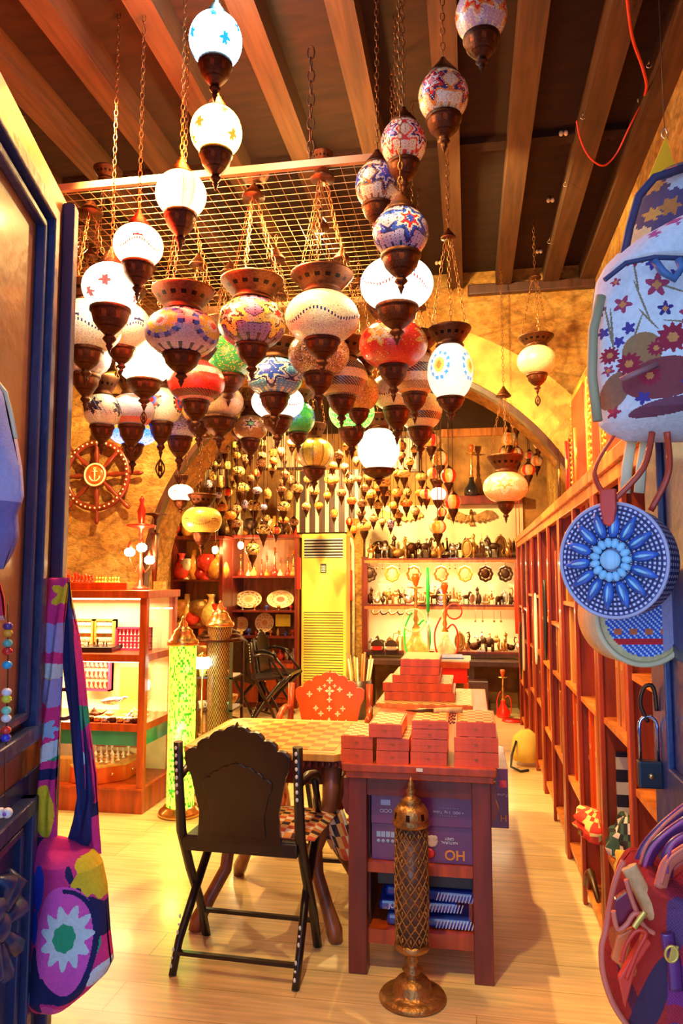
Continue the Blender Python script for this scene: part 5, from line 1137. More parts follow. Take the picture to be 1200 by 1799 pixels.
def fig_mesh(kind):
    if kind in fig: return fig[kind]
    b = MB()
    if kind == 'horse':
        b.ball((0,0,.6), (.34,.14,.17), 12, 8); b.tube([(.24,0,.66),(.36,0,.86),(.42,0,.98)], [.13,.09,.07], 8); b.tube([(.38,0,1.0),(.52,0,.92),(.6,0,.84)], [.07,.06,.04], 8)
        for x_, d in ((.24,.1),(.2,-.02),(-.24,.04),(-.2,-.08)): b.tube([(x_,.06*(1 if d > 0 else -1),.55),(x_+d,.06*(1 if d > 0 else -1),.3),(x_+d*.4,.06*(1 if d > 0 else -1),.03)], [.07,.04,.035], 6)
        b.tube([(-.3,0,.68),(-.45,0,.6),(-.48,0,.3)], [.04,.05,.02], 6); b.tube([(.36,0,1.05),(.28,0,.92),(.2,0,.78)], [.02,.05,.02], 5)
        b.ball((.37,.03,1.08), (.015,.015,.05), 5, 4); b.box(-.4,.4,-.12,.12,0,.04)
    elif kind == 'camel':
        b.ball((0,0,.62), (.3,.15,.16), 12, 8); b.ball((-.03,0,.8), (.13,.1,.14), 8, 6); b.tube([(.25,0,.62),(.38,0,.6),(.44,0,.78),(.42,0,.95)], [.1,.07,.06,.05], 8); b.tube([(.4,0,.97),(.56,0,.94)], [.06,.04], 6)
        for x_, y_ in ((.2,.08),(.2,-.08),(-.2,.08),(-.2,-.08)): b.tube([(x_,y_,.55),(x_+.02,y_,.3),(x_,y_,.02)], [.06,.045,.04], 6)
        b.box(-.35,.35,-.14,.14,0,.03)
    elif kind == 'cat':
        b.ball((0,0,.32), (.2,.16,.32), 12, 8); b.tube([(.06,0,.5),(.1,0,.75)], [.13,.1], 8); b.ball((.12,0,.85), (.13,.11,.11), 10, 7)
        for y_ in (-.06,.06): b.tube([(.1,y_,.92),(.1,y_*1.2,1.05)], [.04,.006], 5); b.tube([(.15,y_,.4),(.2,y_,.02)], [.05,.045], 6)
        b.tube([(-.15,0,.08),(-.35,0,.1),(-.4,0,.3),(-.34,0,.5)], .035, 6)
    elif kind == 'rider':
        b.ball((0,0,.5), (.3,.13,.15), 10, 7); b.tube([(.22,0,.55),(.38,0,.8)], [.11,.06], 7); b.tube([(.36,0,.82),(.52,0,.72)], [.06,.03], 6)
        for x_, y_ in ((.2,.07),(.26,-.07),(-.2,.07),(-.2,-.07)): b.tube([(x_,y_,.45),(x_*1.1,y_,.02)], [.06,.03], 6)
        b.tube([(-.02,0,.6),(0,0,.8),(0,0,.95)], [.1,.12,.07], 8); b.ball((0,0,1.06), .08, 8, 6); b.tube([(0,.1,.85),(.15,.12,.75),(.25,.1,.8)], .035, 5); b.tube([(.2,.12,.5),(.3,.12,1.2)], .012, 5); b.box(-.35,.35,-.12,.12,0,.03)
    elif kind == 'ewer':
        b.lathe([(0,0),(.2,0),(.08,.08),(.22,.25),(.28,.4),(.2,.55),(.07,.7),(.06,.85),(.12,.95),(0,1.05)], 14); b.tube([(.22,0,.35),(.38,0,.45),(.36,0,.75),(.46,0,.85)], [.06,.04,.03,.03], 6); b.tube([(-.22,0,.35),(-.42,0,.5),(-.36,0,.8),(-.1,0,.85)], .03, 6)
    elif kind == 'swan':
        b.ball((0,0,.25), (.35,.2,.2), 12, 8); b.tube([(.25,0,.3),(.38,0,.5),(.28,0,.75),(.34,0,.95),(.5,0,.9)], [.09,.06,.05,.055,.02], 8); b.tube([(-.2,0,.35),(-.5,0,.6)], [.14,.02], 6)
    elif kind == 'ship':
        b.prism([(-.4,.12),(-.3,0),(.3,0),(.5,.2),(.35,.16),(-.3,.16),(-.4,.28)], -.1, .1); 
        for x_, h_ in ((-.2,.8),(.02,1.0),(.22,.75)): b.tube([(x_,0,.1),(x_,0,h_)], .015, 5); b.prism([(x_-.1,.3),(x_+.1,.3),(x_+.06,h_-.1),(x_-.06,h_-.1)], -.01, .01)
    elif kind == 'elephant':
        b.ball((0,0,.5), (.36,.22,.28), 12, 8); b.ball((.38,0,.62), (.17,.15,.18), 10, 7); b.tube([(.5,0,.58),(.6,0,.38),(.56,0,.15),(.64,0,.1)], [.07,.05,.035,.03], 7)
        for x_, y_ in ((.2,.12),(.2,-.12),(-.22,.12),(-.22,-.12)): b.tube([(x_,y_,.4),(x_,y_,0)], [.1,.08], 7)
        for y_ in (-.16,.16): b.ball((.3,y_,.62), (.1,.03,.16), 8, 6)
    elif kind == 'frame':
        b.tube([(.3*math.cos(2*PI*k/16), 0, .5+.42*math.sin(2*PI*k/16)) for k in range(16)], .06, 6, closed=True); b.ball((0,.01,.5), (.26,.02,.38), 12, 8); b.box(-.2,.2,-.08,.08,0,.05); b.ball((0,0,.97), .07, 6, 5)
    bmesh.ops.recalc_face_normals(b.bm, faces=b.bm.faces); me = bpy.data.meshes.new(kind+'_figurine'); b.bm.to_mesh(me); b.bm.free(); fig[kind] = me; return me
finish = [('bronze', bronze), ('copper', copper), ('dark', dark_metal), ('brass', brass), ('silver', silver)]
kinds = ['horse','cat','ewer','rider','camel','frame','swan','ship','elephant']
rows = [(0, 652, 905, 22, (.19, .30), 3), (1, 650, 908, 24, (.13, .22), 1), (2, 806, 908, 9, (.12, .24), 5), (2, 652, 700, 4, (.12, .24), 4)]
for (si, p0_, p1_, n, hr, off) in rows:
    for k in range(n):
        kd = kinds[(k*5+off+k//3) % 9]; fn, fm = finish[(k*3+off) % 5]; px_ = p0_+(p1_-p0_)*k/(n-1)
        x_ = W(px_, 1000, YS+.08).x; s_ = rnd.uniform(*hr)
        me = fig_mesh(kd)
        if len(me.materials) == 0: me.materials.append(bronze)
        side = '' if si < 2 else (' right part' if p0_ > 700 else ' left part')
        o = link(kd+'_figurine', me, None, (x_, YS+.08+.06*(k % 2), zS[si]), rot=(0, 0, rnd.choice((0, PI, .3, PI-.3))), scale=(s_*.8, s_*.8, s_))
        o.material_slots[0].link = 'OBJECT'; o.material_slots[0].material = fm
        tag(o, '%s %s figurine on the %s rear shelf%s, %s' % (fn, kd, names[si], side, order(k, n)), 'figurine', 'figurines on the %s rear shelf' % names[si])
# hanging wall plaques below the top shelf
for k, px_ in enumerate((649, 689, 727, 775, 817, 853, 888)):
    q = W(px_, 1008, YS+.05); m_ = mpp(px_, 1008, YS)
    t = thing('hanging_medallion', '%s ornate medallion hanging under the top rear shelf, %s' % (['dark', 'gold', 'pale gold', 'pale gold', 'gold ring', 'dark copper', 'dark guitar shaped'][k], order(k, 7)), 'medallion', q, 0, 'medallions under the top shelf')
    mm = [dark_metal, gold, brass, brass, gold, copper, dark_metal][k]
    r_ = 11*m_
    MB().tube([(r_*(1+.08*math.cos(8*2*PI*i/32))*math.cos(2*PI*i/32), 0, r_*1.1*(1+.08*math.cos(8*2*PI*i/32))*math.sin(2*PI*i/32)) for i in range(32)], r_*.2, 6, closed=True).done('ring', mm, t)
    MB().ball((0,.005,0), (r_*.72,.015,r_*.8), 14, 8).done('relief', mm if k in (0, 5, 6) else cream, t)
    MB().tube([(0,0,r_*1.2),(0,0,zS[0]-.055-q.z)], .004, 5).done('cord', dark_metal, t)
for k in range(10):
    px_ = [662,672,702,718,790,800,835,848,868,880][k]; q = W(px_, 992 if k < 6 else 1090, YS+.03)
    top_ = zS[0] if k < 6 else zS[1]
    t = thing('key_ring', 'tiny metal charm hanging under the %s rear shelf, %s' % ('top' if k < 6 else 'middle', order(k if k < 6 else k-6, 6 if k < 6 else 4)), 'charm', (q.x, q.y, top_-.055), 0, 'charms under the rear shelves')
    L_ = .05 if k < 6 else .12; MB().tube([(0,0,0),(0,0,-L_)], .003, 5).done('cord', dark_metal, t); MB().ball((0,0,-L_-.01), (.012,.006,.016), 8, 6).done('charm', bronze, t)
for k in range(5):
    q = W(660+k*15, 1078, YS+.03)
    tag(MB().tube([(-.03,0,0),(-.045,0,-.03),(-.02,0,-.055),(.02,0,-.05),(.05,0,-.02)], [.006,.012,.014,.012,.004], 6).done('smoking_pipe', [bronze, dark_metal][k % 2], None, (q.x, q.y, zS[1]-.06)), 'small curved pipe hanging under the middle rear shelf, %s' % order(k, 5), 'pipe', 'small pipes under the middle shelf')
# bowls/books left on bottom shelf
for k, px_ in enumerate((664, 689)):
    q = W(px_, 1140, YS+.05)
    t = thing('domed_clock', 'dark domed mantel ornament on the bottom rear shelf, %s of two' % ['left', 'right'][k], 'ornament', (q.x, YS-.02, zS[2]), 0, 'domed ornaments')
    MB().lathe([(0,0),(.075,0),(.075,.01)], 16).done('foot', dark_metal, t)
    MB().prism([(.075*math.cos(PI*i/12), .05+.075*math.sin(PI*i/12)) for i in range(13)], -.02, .02).done('dome', dark_metal, t)
    MB().box(-.055, .055, -.02, .02, .0, .055).done('face', red_m if k == 0 else silver, t)
for k in range(3):
    q = W(703+k*6, 1140, YS); tag(MB().box(-.015, .015, 0, .12, 0, .17).done('book', [cream, honey_wood, cream][k], None, (q.x, YS+.02, zS[2])), 'pale upright book on the bottom rear shelf, %s' % ['left', 'middle', 'right'][k], 'book', 'books on the bottom rear shelf')
# eagle plaques
for k, (px_, py_, sx_) in enumerate(((700, 907, -1), (828, 908, 1))):
    q = W(px_, py_, 9.06); m_ = mpp(px_, py_, 9.0)
    t = thing('eagle_plaque', 'bronze spread eagle on the rear wall, %s of the two' % ['left', 'right'][k], 'eagle plaque', q, 0, 'bronze eagles')
    s_ = 44*m_
    MB().ball((0,-.02,-.02), (s_*.10,.03,s_*.2), 10, 8).tube([(0,-.02,s_*.12),(0,-.05,s_*.24),(.0,-.09,s_*.2)], [s_*.08,s_*.06,s_*.015], 7).done('body', bronze, t)
    for sg in (-1, 1):
        top_ = [(0,.02),(.3,.12),(.6,.26),(.85,.22),(1.0,.05)]; bot = [(.98,-.06),(.88,-.04),(.84,-.12),(.72,-.10),(.66,-.18),(.55,-.14),(.48,-.24),(.36,-.16),(.28,-.24),(.14,-.16),(0,-.12)]
        MB().prism([(sg*x_*s_, z_*s_) for x_, z_ in top_+bot], -.03, -.01).done('wing', bronze, t, bevel=.004)
    MB().prism([(-.05*s_,-.15*s_),(.05*s_,-.15*s_),(.12*s_,-.34*s_),(-.12*s_,-.34*s_)], -.03, -.015).done('tail', bronze, t)
# black hookah in the niche
hookah((W(829, 876, 9.0).x, 9.0-.02, n0.z), .62, 'tall black hookah standing in the wall niche', mat('black_glass', (.02,.015,.02), .15, coat=.5))
# ---- second table behind the counter with papers and hookahs
tx = W(790, 1160, 6.2).x
t = thing('side_table', 'red wooden side table with a blue folder, behind the long counter', 'table', (tx, 6.15, 0))
MB().box(-.16, .16, 0, .5, .74, .79).done('top', red_wood, t, bevel=.004); MB().box(-.14, .14, .02, .48, .62, .74).done('drawer', red_m, t)
for sx in (-.13, .13):
    for yy in (.03, .46): MB().box(sx-.02, sx+.02, yy-.02, yy+.02, 0, .62).done('leg', red_wood, t)
t = thing('paper_pile', 'pile of papers under the blue folder on the side table', 'papers', (tx+.01, 6.17, .791)); MB().box(-.14, .15, 0, .33, 0, .012).box(-.13, .16, .01, .32, .012, .02).done('sheets', white_m, t)
tag(MB().box(-.115, .115, 0, .32, 0, .008).done('blue_folder', mat('blue_plastic', (.04,.12,.85), .35), None, (tx+.0, 6.18, .812), rot=(0,0,.05), bevel=.002), 'bright blue folder lying on the papers of the side table', 'folder')
t = thing('low_bench', 'long dark low bench under the rear shelves', 'bench', (W(780, 1160, 8.5).x, 8.45, 0))
w_ = (xs1-xs0)/2; MB().box(-w_, w_, 0, .4, .5, .55).done('top', dark_wood, t)
for x_ in (-w_+.05, -.3, .3, w_-.05): MB().box(x_-.03, x_+.03, .02, .38, 0, .5).done('leg', dark_wood, t)
for k, (px_, lb, bm_, h_, hz) in enumerate(((731, 'pale hookah with green hose standing at centre before the rear shelves', vm[1], .78, mat('green_hose', (.02,.7,.12), .4)), (782, 'pale ridged glass hookah with red hose before the rear shelves', vm[2], .70, red_m))):
    hookah((W(px_, 1130, 8.55).x, 8.58, .552), h_*1.25, lb, bm_, hose=hz)
gr = tag(MB().lathe([(0,0),(.018,0),(.022,.3),(.016,.5),(0,.5)], 10).done('green_pipe', mat('green_hose', (.02,.7,.12), .4), None, (W(752, 1075, 8.4).x, 8.42, W(752, 1075, 8.4).z)), 'bright green upright hose tube at centre of the rear shelves', 'hose')
MB().tube([(0,0,0),(0,0,.552-gr.location.z)], .012, 6).done('stand_rod', silver, gr)
t = tag(MB().tube([(.13*math.cos(2*PI*k/24), 0, .13*math.sin(2*PI*k/24)) for k in range(24)], .008, 6, closed=True).done('coiled_hose', cream, None, W(727, 1090, 8.5)), 'cream coiled hookah hose hanging in a loop at the rear shelves', 'hose')
t = tag(MB().tube([(.085*math.cos(2*PI*k/24), .01*math.sin(k), .085*math.sin(2*PI*k/24)) for k in range(24)], .009, 6, closed=True).done('coiled_hose', red_m, None, W(798, 1074, 8.5)), 'red coiled hookah hose hanging in a loop at the rear shelves', 'hose')
hookah((W(884, 1236, 8.2).x, 8.2, 0), .50, 'red glass hookah standing on the floor near the right shelves', red_gloss, hose=red_m)
tag(MB().lathe([(0,0),(.11,0),(.11,.012),(0,.012)], 24).done('floor_tray', red_m, None, (W(900, 1238, 8.0).x, 8.0, 0)), 'flat red round tray on the floor beside the red hookah', 'tray')
# umbrella stand bundle of sticks left of the rear shelves
t = thing('stick_bundle', 'bundle of pale rolled canes leaning behind the inlaid chair', 'canes', (W(632, 1210, 7.9).x, 7.9, 0))
MB().lathe([(0,0),(.11,0),(.13,.4),(.12,.4),(.1,.02),(0,.02)], 16).done('holder', dark_wood, t)
for k in range(10):
    a_ = k*.63; MB().tube([(.05*math.cos(a_), .05*math.sin(a_), .03), (.14*math.cos(a_), .10*math.sin(a_), .62+.03*(k % 3))], .010, 6).done('cane', [cream, honey_wood, orange_wood][k % 3], t)
tag(MB().box(-.12, .12, 0, .3, 0, .36).done('crate', dark_wood, None, (W(855, 1235, 8.3).x-.1, 8.25, .0), bevel=.004), 'dark carved crate under the low bench at right', 'crate')
# swags and hanging red tassels at right rear
for k, (px_, lb) in enumerate(((908, 'long red silk tassel hanging left beside the right shelves'), (914, 'long red silk tassel hanging nearest the right shelves'))):
    q = W(px_, 990, 7.9+.1*k); t = thing('red_tassel', lb, 'tassel', q, 0, 'red tassels')
    MB().ball((0,0,0), .018, 8, 6).done('knot', red_m, t); MB().lathe([(.012,0),(.026,-.05),(.035,-.4),(.03,-.72),(0,-.72)], 12).done('fringe', mat('red_silk', (.85,.05,.02), .6, 0, .3, 60, stretch=(20,20,1)), t)
    MB().tube([(0,0,0),(0,0,3.3-q.z)], .004, 5).done('cord', red_m, t)
# ================================================================ long shelving on the right wall
XS, XW = .50, .90
shelf_red = wood('shelf_wood', (.42, .05, .009), .4)
edge_w = wood('shelf_edge_wood', (.75, .22, .035), .4)
TOPZ = 1.885
units = [(1.95, 3.05), (3.06, 4.2), (4.21, 5.4), (5.41, 6.6), (6.61, 7.85)]
posn = ['nearest', 'second nearest', 'middle', 'second farthest', 'farthest']
inside = []
for ui, (ya, yb_) in enumerate(units):
    t = thing('shelving_unit', 'red brown open shelving unit on the right wall, %s of five' % posn[ui], 'shelving', (XS, ya, 0)); ln = yb_-ya; D_ = XW-XS
    MB().box(D_-.015, D_, 0, ln, 0, TOPZ-.05).done('back_panel', mahog, t)
    for y_ in (0, ln-.03): MB().box(0, D_-.015, y_, y_+.03, .0, TOPZ-.05).done('side_panel', shelf_red, t, bevel=.002)
    ym = ln/2 if ui else .55; MB().box(0, D_-.015, ym-.012, ym+.012, .08, TOPZ-.05).done('divider', shelf_red, t)
    MB().box(.02, D_-.015, .03, ln-.03, 0, .08).done('plinth', edge_w, t)
    MB().box(-.03, D_, -.0, ln, TOPZ-.05, TOPZ).box(-.015, .02, 0, ln, TOPZ-.10, TOPZ-.05).done('crown_rail', edge_w, t, bevel=.004)
    zz = [.085, .45, .90, 1.20] if ui % 2 == 0 else [.085, .55, .92, 1.34]
    if ui == 0: zz = [.085, .43, .93, 1.30]
    if ui == 1: zz = [.085, .43, .92, 1.34]
    if ui:
        for z_ in zz: MB().box(-.005, D_-.02, .03, ln-.03, z_-.02, z_).done('shelf', edge_w, t)
    else:
        for z_ in zz: MB().box(-.005, D_-.02, ym, ln-.03, z_-.02, z_).done('shelf', edge_w, t)
        for z_ in (.085, .43, .81, 1.16): MB().box(-.005, D_-.02, .03, ym, z_-.02, z_).done('shelf', edge_w, t)
    for y_ in (0, ym-.03, ln-.045): MB().box(-.018, 0, y_, y_+.045, .0, TOPZ-.1).done('face_stile', shelf_red, t, bevel=.003)
    inside.append((ya, yb_, zz))
# contents
rnd = random.Random(21)
stripm = [orange_wood, orange_red, mahog, honey_wood, dark_wood, red_wood, wood('mid_wood', (.6, .15, .03), .4)]
stripn = ['orange', 'orange red', 'dark mahogany', 'honey coloured', 'dark', 'deep red', 'mid brown']
def board_item(x, y, z, d, th, h, mi, label, grp):
    t = thing('game_case', label, 'game case', (x, y, z), 0, grp)
    MB().box(0, d, 0, th*.46, 0, h).done('front_half', stripm[mi], t, bevel=.001)
    MB().box(0, d, th*.54, th, 0, h).done('back_half', stripm[mi], t, bevel=.001)
    MB().box(-.002, 0, th*.35, th*.65, h*.6, h*.6+.02).done('latch', gold, t)
cnt = 0
for ui, (ya, yb_, zz) in enumerate(inside):
    levels = zz+[TOPZ-.05]; ym = (ya+yb_)/2
    for li in range(1, 4) if ui else ((2, 3)):
        z0_ = zz[li]; space = levels[li+1]-z0_-.03
        for half, (yy0, yy1) in enumerate(((ya+.04, ym-.02), (ym+.02, yb_-.04))):
            if (ui, li, half) in ((1, 2, 0), (0, 3, 0), (0, 2, 0), (2, 2, 1)): continue
            y = yy0; n = 0; items = []
            while y < yy1-.05 and n < 9:
                th = rnd.uniform(.045, .07) if ui < 3 else rnd.uniform(.05, .08); items.append((y, th)); y += th+(rnd.uniform(.008, .03) if ui < 3 else rnd.uniform(.01, .05)); n += 1
            for n, (y, th) in enumerate(items):
                mi = rnd.randrange(7); hh = min(space, rnd.uniform(.34, .6))
                board_item(XS+.006+rnd.uniform(0, .03), y, z0_, .30, th, hh, mi, '%s upright case, %s from near end, %s shelf, %s unit, %s half' % (stripn[mi], ORD[n], ['', 'second', 'third', 'top'][li], posn[ui], ['near', 'far'][half]), 'game cases upright in the right shelving')
# lower shelves: bowls and boxes
for ui, (ya, yb_, zz) in enumerate(inside[1:], 1):
    for k in range(4):
        y = ya+.12+k*(yb_-ya-.2)/4
        tag(MB().box(0, .24, 0, .16, 0, .10+.05*(k % 3)).done('wooden_chest', stripm[(k+ui) % 7], None, (XS+.06, y, .085), bevel=.006), '%s small chest low in the %s unit, %s from near end' % (stripn[(k+ui) % 7], posn[ui], ORD[k]), 'chest', 'small chests on the lowest right shelves')
def ornament(y, z, s, label, m):
    t = thing('brass_bowl', label, 'bowl', (XS+.10, y, z)); MB().lathe([(0,0),(.5*s,0),(.4*s,.1*s),(.8*s,.5*s),(1*s,.9*s),(.9*s,.9*s),(.6*s,.4*s),(0,.2*s)], 18).done('body', m, t)
    MB().tube([(.9*s*math.cos(a_), .9*s*math.sin(a_)*0, .9*s+.8*s*math.sin(a_)) for a_ in [PI*k/8 for k in range(9)]], .05*s, 6).done('handle', m, t)
ornament(3.35, .92, .055, 'orange basket with hooped handle on a middle right shelf', mat('orange_ceramic', (.9,.4,.06), .4)); ornament(2.2, 1.16, .05, 'small bowl on the high shelf of the nearest unit', brass)
# white paper bag/cloth on shelf
t = tag(MB().prism([(0,0),(.09,.02),(.12,.16),(.05,.2),(.02,.1)], 0, .10).done('pale_figurine', mat('pale_yellow', (.95,.8,.3), .5), None, (XS+.03, 3.5, .56), bevel=.01), 'pale yellow folded cloth standing on the middle right shelf', 'cloth')
# black and white board standing in nearest unit
t = tag(MB().box(0, .012, 0, .26, 0, .36).done('chess_board', checker('bw_squares', (.62, .55, .42), (.015, .015, .03), 22), None, (XS+.03, 2.99, .45), rot=(0, 0, -PI/2)), 'black and white chequered board standing in the nearest right unit', 'board')
# hats and scarves, bottom shelf near
def lump(name, label, cat, loc, r_, col2, seed, m=fabric):
    rn = random.Random(seed); b = MB()
    me_prof = [(math.sin(PI*i/12), -math.cos(PI*i/12)) for i in range(13)]; me_prof[0] = (0, -1); me_prof[-1] = (0, 1)
    b.lathe(me_prof, 24, colf=lambda i, k: col2[int((math.sin(k*.9+i*.8)+1)*1.49+rn.random()*.5) % len(col2)])
    for v in b.bm.verts:
        n = 1+.16*math.sin(v.co.x*5+seed)+.13*math.sin(v.co.y*7+seed*2)+.1*math.sin(v.co.z*9+v.co.x*4); v.co = Vector((v.co.x*r_[0]*n, v.co.y*r_[1]*n, max(-.8, v.co.z)*r_[2]*n+r_[2]*.8))
    return tag(b.done(name, m, None, loc), label, cat)
lump('scarf_bundle', 'black green and white patterned scarf bundle on a lower right shelf', 'scarf', (XS+.05, 2.90, .43), (.08,.10,.085), [(.05,.12,.08),(.8,.75,.6),(.02,.02,.03)], 2)
lump('scarf_bundle', 'red and yellow striped silk scarf spilling over the low shelf edge', 'scarf', (XS-.0, 3.22, .43), (.10,.15,.05), [(.85,.04,.02),(.9,.08,.03),(.95,.7,.2)], 4)
lump('cloth_cap', 'yellow cloth cap in the nearest right unit', 'hat', (XS+.025, 2.68, .43), (.055,.08,.07), [(.95,.62,.08),(.98,.75,.15)], 5)
lump('woven_pouch', 'orange woven pouch with fringed mouth below the yellow cap', 'pouch', (XS+.03, 2.72, .237), (.05,.09,.075), [(.85,.35,.08),(.95,.7,.4),(.6,.15,.04)], 6)
t = thing('rope_handle', 'white cotton cord hanging down from the low shelf', 'cord', (XS-.025, 2.72, .42)); MB().tube([(.06,0,.0),(.02,-.01,.008),(-.005,-.02,-.03),(-.008,-.02,-.2),(-.004,-.02,-.26)], .006, 6).done('cord', white_m, t); MB().ball((-.004,-.02,-.265), .012, 8, 6).done('knot', cream, t)
t = thing('patterned_sock', 'blue white and red banded knitted pouch on the lowest right shelf', 'pouch', (XS+.06, 2.70, .086)); 
for k, c_ in enumerate((bluecard, white_m, red_m, bluecard, white_m)): MB().box(-.06+.0, .06, -.06, .06, .03*k, .03*k+.03).done('band', c_, t, bevel=.004)
tag(MB().box(-.1, .1, -.25, .25, 0, .012).done('woven_mat', mat('brown_mat', (.3,.13,.05), .8, 0, .5, 40), None, (XS+.13, 2.5, .086)), 'brown woven mat along the lowest near right shelf', 'mat')
tag(MB().prism([(0,0),(.02,.2),(.06,.34),(.09,.3),(.08,0)], 0, .05).done('saddle_board', orange_wood, None, (XS-.005, 2.98, .085), bevel=.006), 'orange wooden rounded board leaning at the low shelf under the red scarf', 'board')
tag(MB().box(0, .08, 0, .04, 0, .05).done('blue_box', mat('blue_label', (.08,.12,.7), .4), None, (XS+.03, 2.1, .086)), 'small blue box on the lowest right shelf behind the leather bag', 'box')
# shell garland + orange box on near shelf
t = thing('shell_garland', 'cluster of cream shells strung beside the padlock on the near shelf', 'shells', (XS+.05, 2.08, .812))
b = MB(); rn = random.Random(4)
for k in range(34): b.ball((rn.uniform(-.03,.03), rn.uniform(-.06,.06), .01+rn.uniform(0,.075)), (.011,.008,.007), 7, 5)
b.done('shell_string', mat('shell_cream', (.9,.82,.6), .4), t)
t = thing('orange_case', 'orange leather case standing under the near shelf behind the padlock', 'case', (XS+.04, 2.15, .43)); MB().box(0, .12, -.12, .12, 0, .3).done('case_body', mat('orange_leather', (.85,.2,.04), .4, 0, .2, 10), t, bevel=.012)
b = MB()
for k in range(5): b.bar((-.003, -.08+k*.04, .04), (-.003, -.08+k*.04, .12), .004)
b.done('fringe', cream, t)
# bamboo canes leaning at the near post
for k in range(2):
    t = thing('bamboo_cane', 'thick bamboo cane leaning in the nearest unit, %s one' % ['front', 'rear'][k], 'cane', (XS+.02+.05*k, 2.30+.05*k, .09), 0, 'bamboo canes')
    pts = [(0,0,i*.07) for i in range(6)]; MB().tube(pts, .017, 10).done('culm', orange_wood, t)
    b = MB()
    for i in range(1, 5): b.lathe([(.017,-.004),(.0205,0),(.017,.004)], 10, (0,0,i*.08))
    b.done('node_ring', dark_wood, t)
# straps/belts hung on shelf face
for k, (y, c_, nm) in enumerate(((4.9, mat('black_strap', (.02,.02,.03), .4), 'black'), (5.6, white_m, 'white'), (6.3, red_m, 'red'), (6.9, white_m, 'pale'), (7.3, mat('black_strap', (.02,.02,.03), .4), 'black leather'))):
    t = thing('hanging_strap', '%s strap looped on the face of the %s shelving unit' % (nm, ['middle', 'second farthest', 'second farthest', 'farthest', 'farthest'][k]), 'strap', (XS-.02, y, 1.45-.1*k), 0)
    MB().tube([(0,.02*math.sin(a_*2),0) if False else (-.01, .06*math.sin(a_), -.25+.25*math.cos(a_)) for a_ in [2*PI*i/20 for i in range(20)]], .008, 6, closed=True).done('loop', c_, t)
# yellow cushion / duffel at floor, mid far
t = thing('canvas_bag', 'yellow canvas bag with black straps on the floor beside the far shelving', 'bag', (.42, 6.15, 0)); 
MB().tube([(0,0,.04),(0,0,.12),(0,0,.22),(0,0,.27)], [.10,.12,.10,.04], 14).done('bag_body', mat('yellow_canvas', (.85,.6,.12), .8), t)
MB().tube([(-.08,-.08,.2),(-.12,-.14,.1),(-.13,-.2,.03),(-.06,-.24,.008),(.0,-.2,.01)], .009, 6).done('strap', mat('black_strap', (.02,.02,.03), .4), t)
# violin like dark object low
t = thing('toy_pistol', 'dark antique pistol lying on the lowest shelf edge', 'pistol', (XS-.0, 3.42, .12)); MB().tube([(0,-.12,.02),(0,.0,.05),(0,.08,.06)], [.010,.014,.018], 8).done('barrel', dark_metal, t); MB().tube([(0,.08,.06),(0,.13,.03),(0,.15,-.02)], [.018,.02,.022], 8).done('grip', mahog, t)
# frames on top of the shelving
def frame_thing(y0_, y1_, z1, label, m1, m2, arch=False, x=.72):
    t = thing('standing_frame', label, 'frame', (x, (y0_+y1_)/2, TOPZ)); w_ = (y1_-y0_)/2; h_ = z1-TOPZ
    def outline(k):
        p = [(-w_+k, k), (w_-k, k), (w_-k, h_-k-.04)]
        if arch: p += [((w_-k)*math.cos(a_), h_-k-w_*.5+w_*.5*math.sin(a_)) for a_ in [PI*i/12 for i in range(1, 12)]]
        else: p += [(w_-k-.04, h_-k), (-w_+k+.04, h_-k)]
        return p+[(-w_+k, h_-k-.04)]
    M = Matrix.Rotation(.12, 4, 'Y')
    for i, (k, m_, x0_, x1_) in enumerate(((0, m1, 0, .03), (.03, m2, -.012, 0), (.055, m1, -.022, -.012), (.09, red_m, -.026, -.020))):
        MB().prism(outline(k), x0_, x1_, axis='x').done(['outer_moulding', 'inlay_band', 'inner_moulding', 'centre_panel'][i], m_, t, bevel=.003)
    b = MB()
    for k in range(16): b.ball((-.015, -w_+.015, h_*.04+k*h_*.9/16), (.01,.01,.012), 6, 4); b.ball((-.015, w_-.015, h_*.04+k*h_*.9/16), (.01,.01,.012), 6, 4)
    b.done('beading', gold, t)
frame_thing(4.45, 5.2, 2.74, 'large gilded wooden frame with red panel standing on the right shelving', gold, orange_wood)
frame_thing(4.0, 4.4, 2.62, 'narrow golden beaded frame behind the large gilded one', orange_wood, gold)
frame_thing(5.22, 5.42, 2.5, 'arched red brown framed panel standing farthest on the shelving', mahog, orange_wood, True)
frame_thing(3.4, 3.95, 2.45, 'dark carved frame standing nearest on the right shelving', mahog, orange_red)
for k in range(3):
    t = thing('decor_stick', 'thin carved wooden rod standing between the frames, %s' % ['nearest', 'middle', 'farthest'][k], 'rod', (.62, 4.42+.42*k, TOPZ), 0, 'rods between the frames'); MB().tube([(0,0,0),(0,0,.45)], .01, 8).done('rod', stripm[k*2], t); MB().tube([(0,.03*math.cos(a_),.3+.03*math.sin(a_)) for a_ in [2*PI*i/12 for i in range(12)]], .006, 5, closed=True).done('ring', gold, t)
lamp('shelf_spot', 'SPOT', (-.9, 2.7, 3.0), 210, WARM, .05, ang=1.5)
aim(bpy.data.objects['shelf_spot'], (.6, 4.2, 1.2))
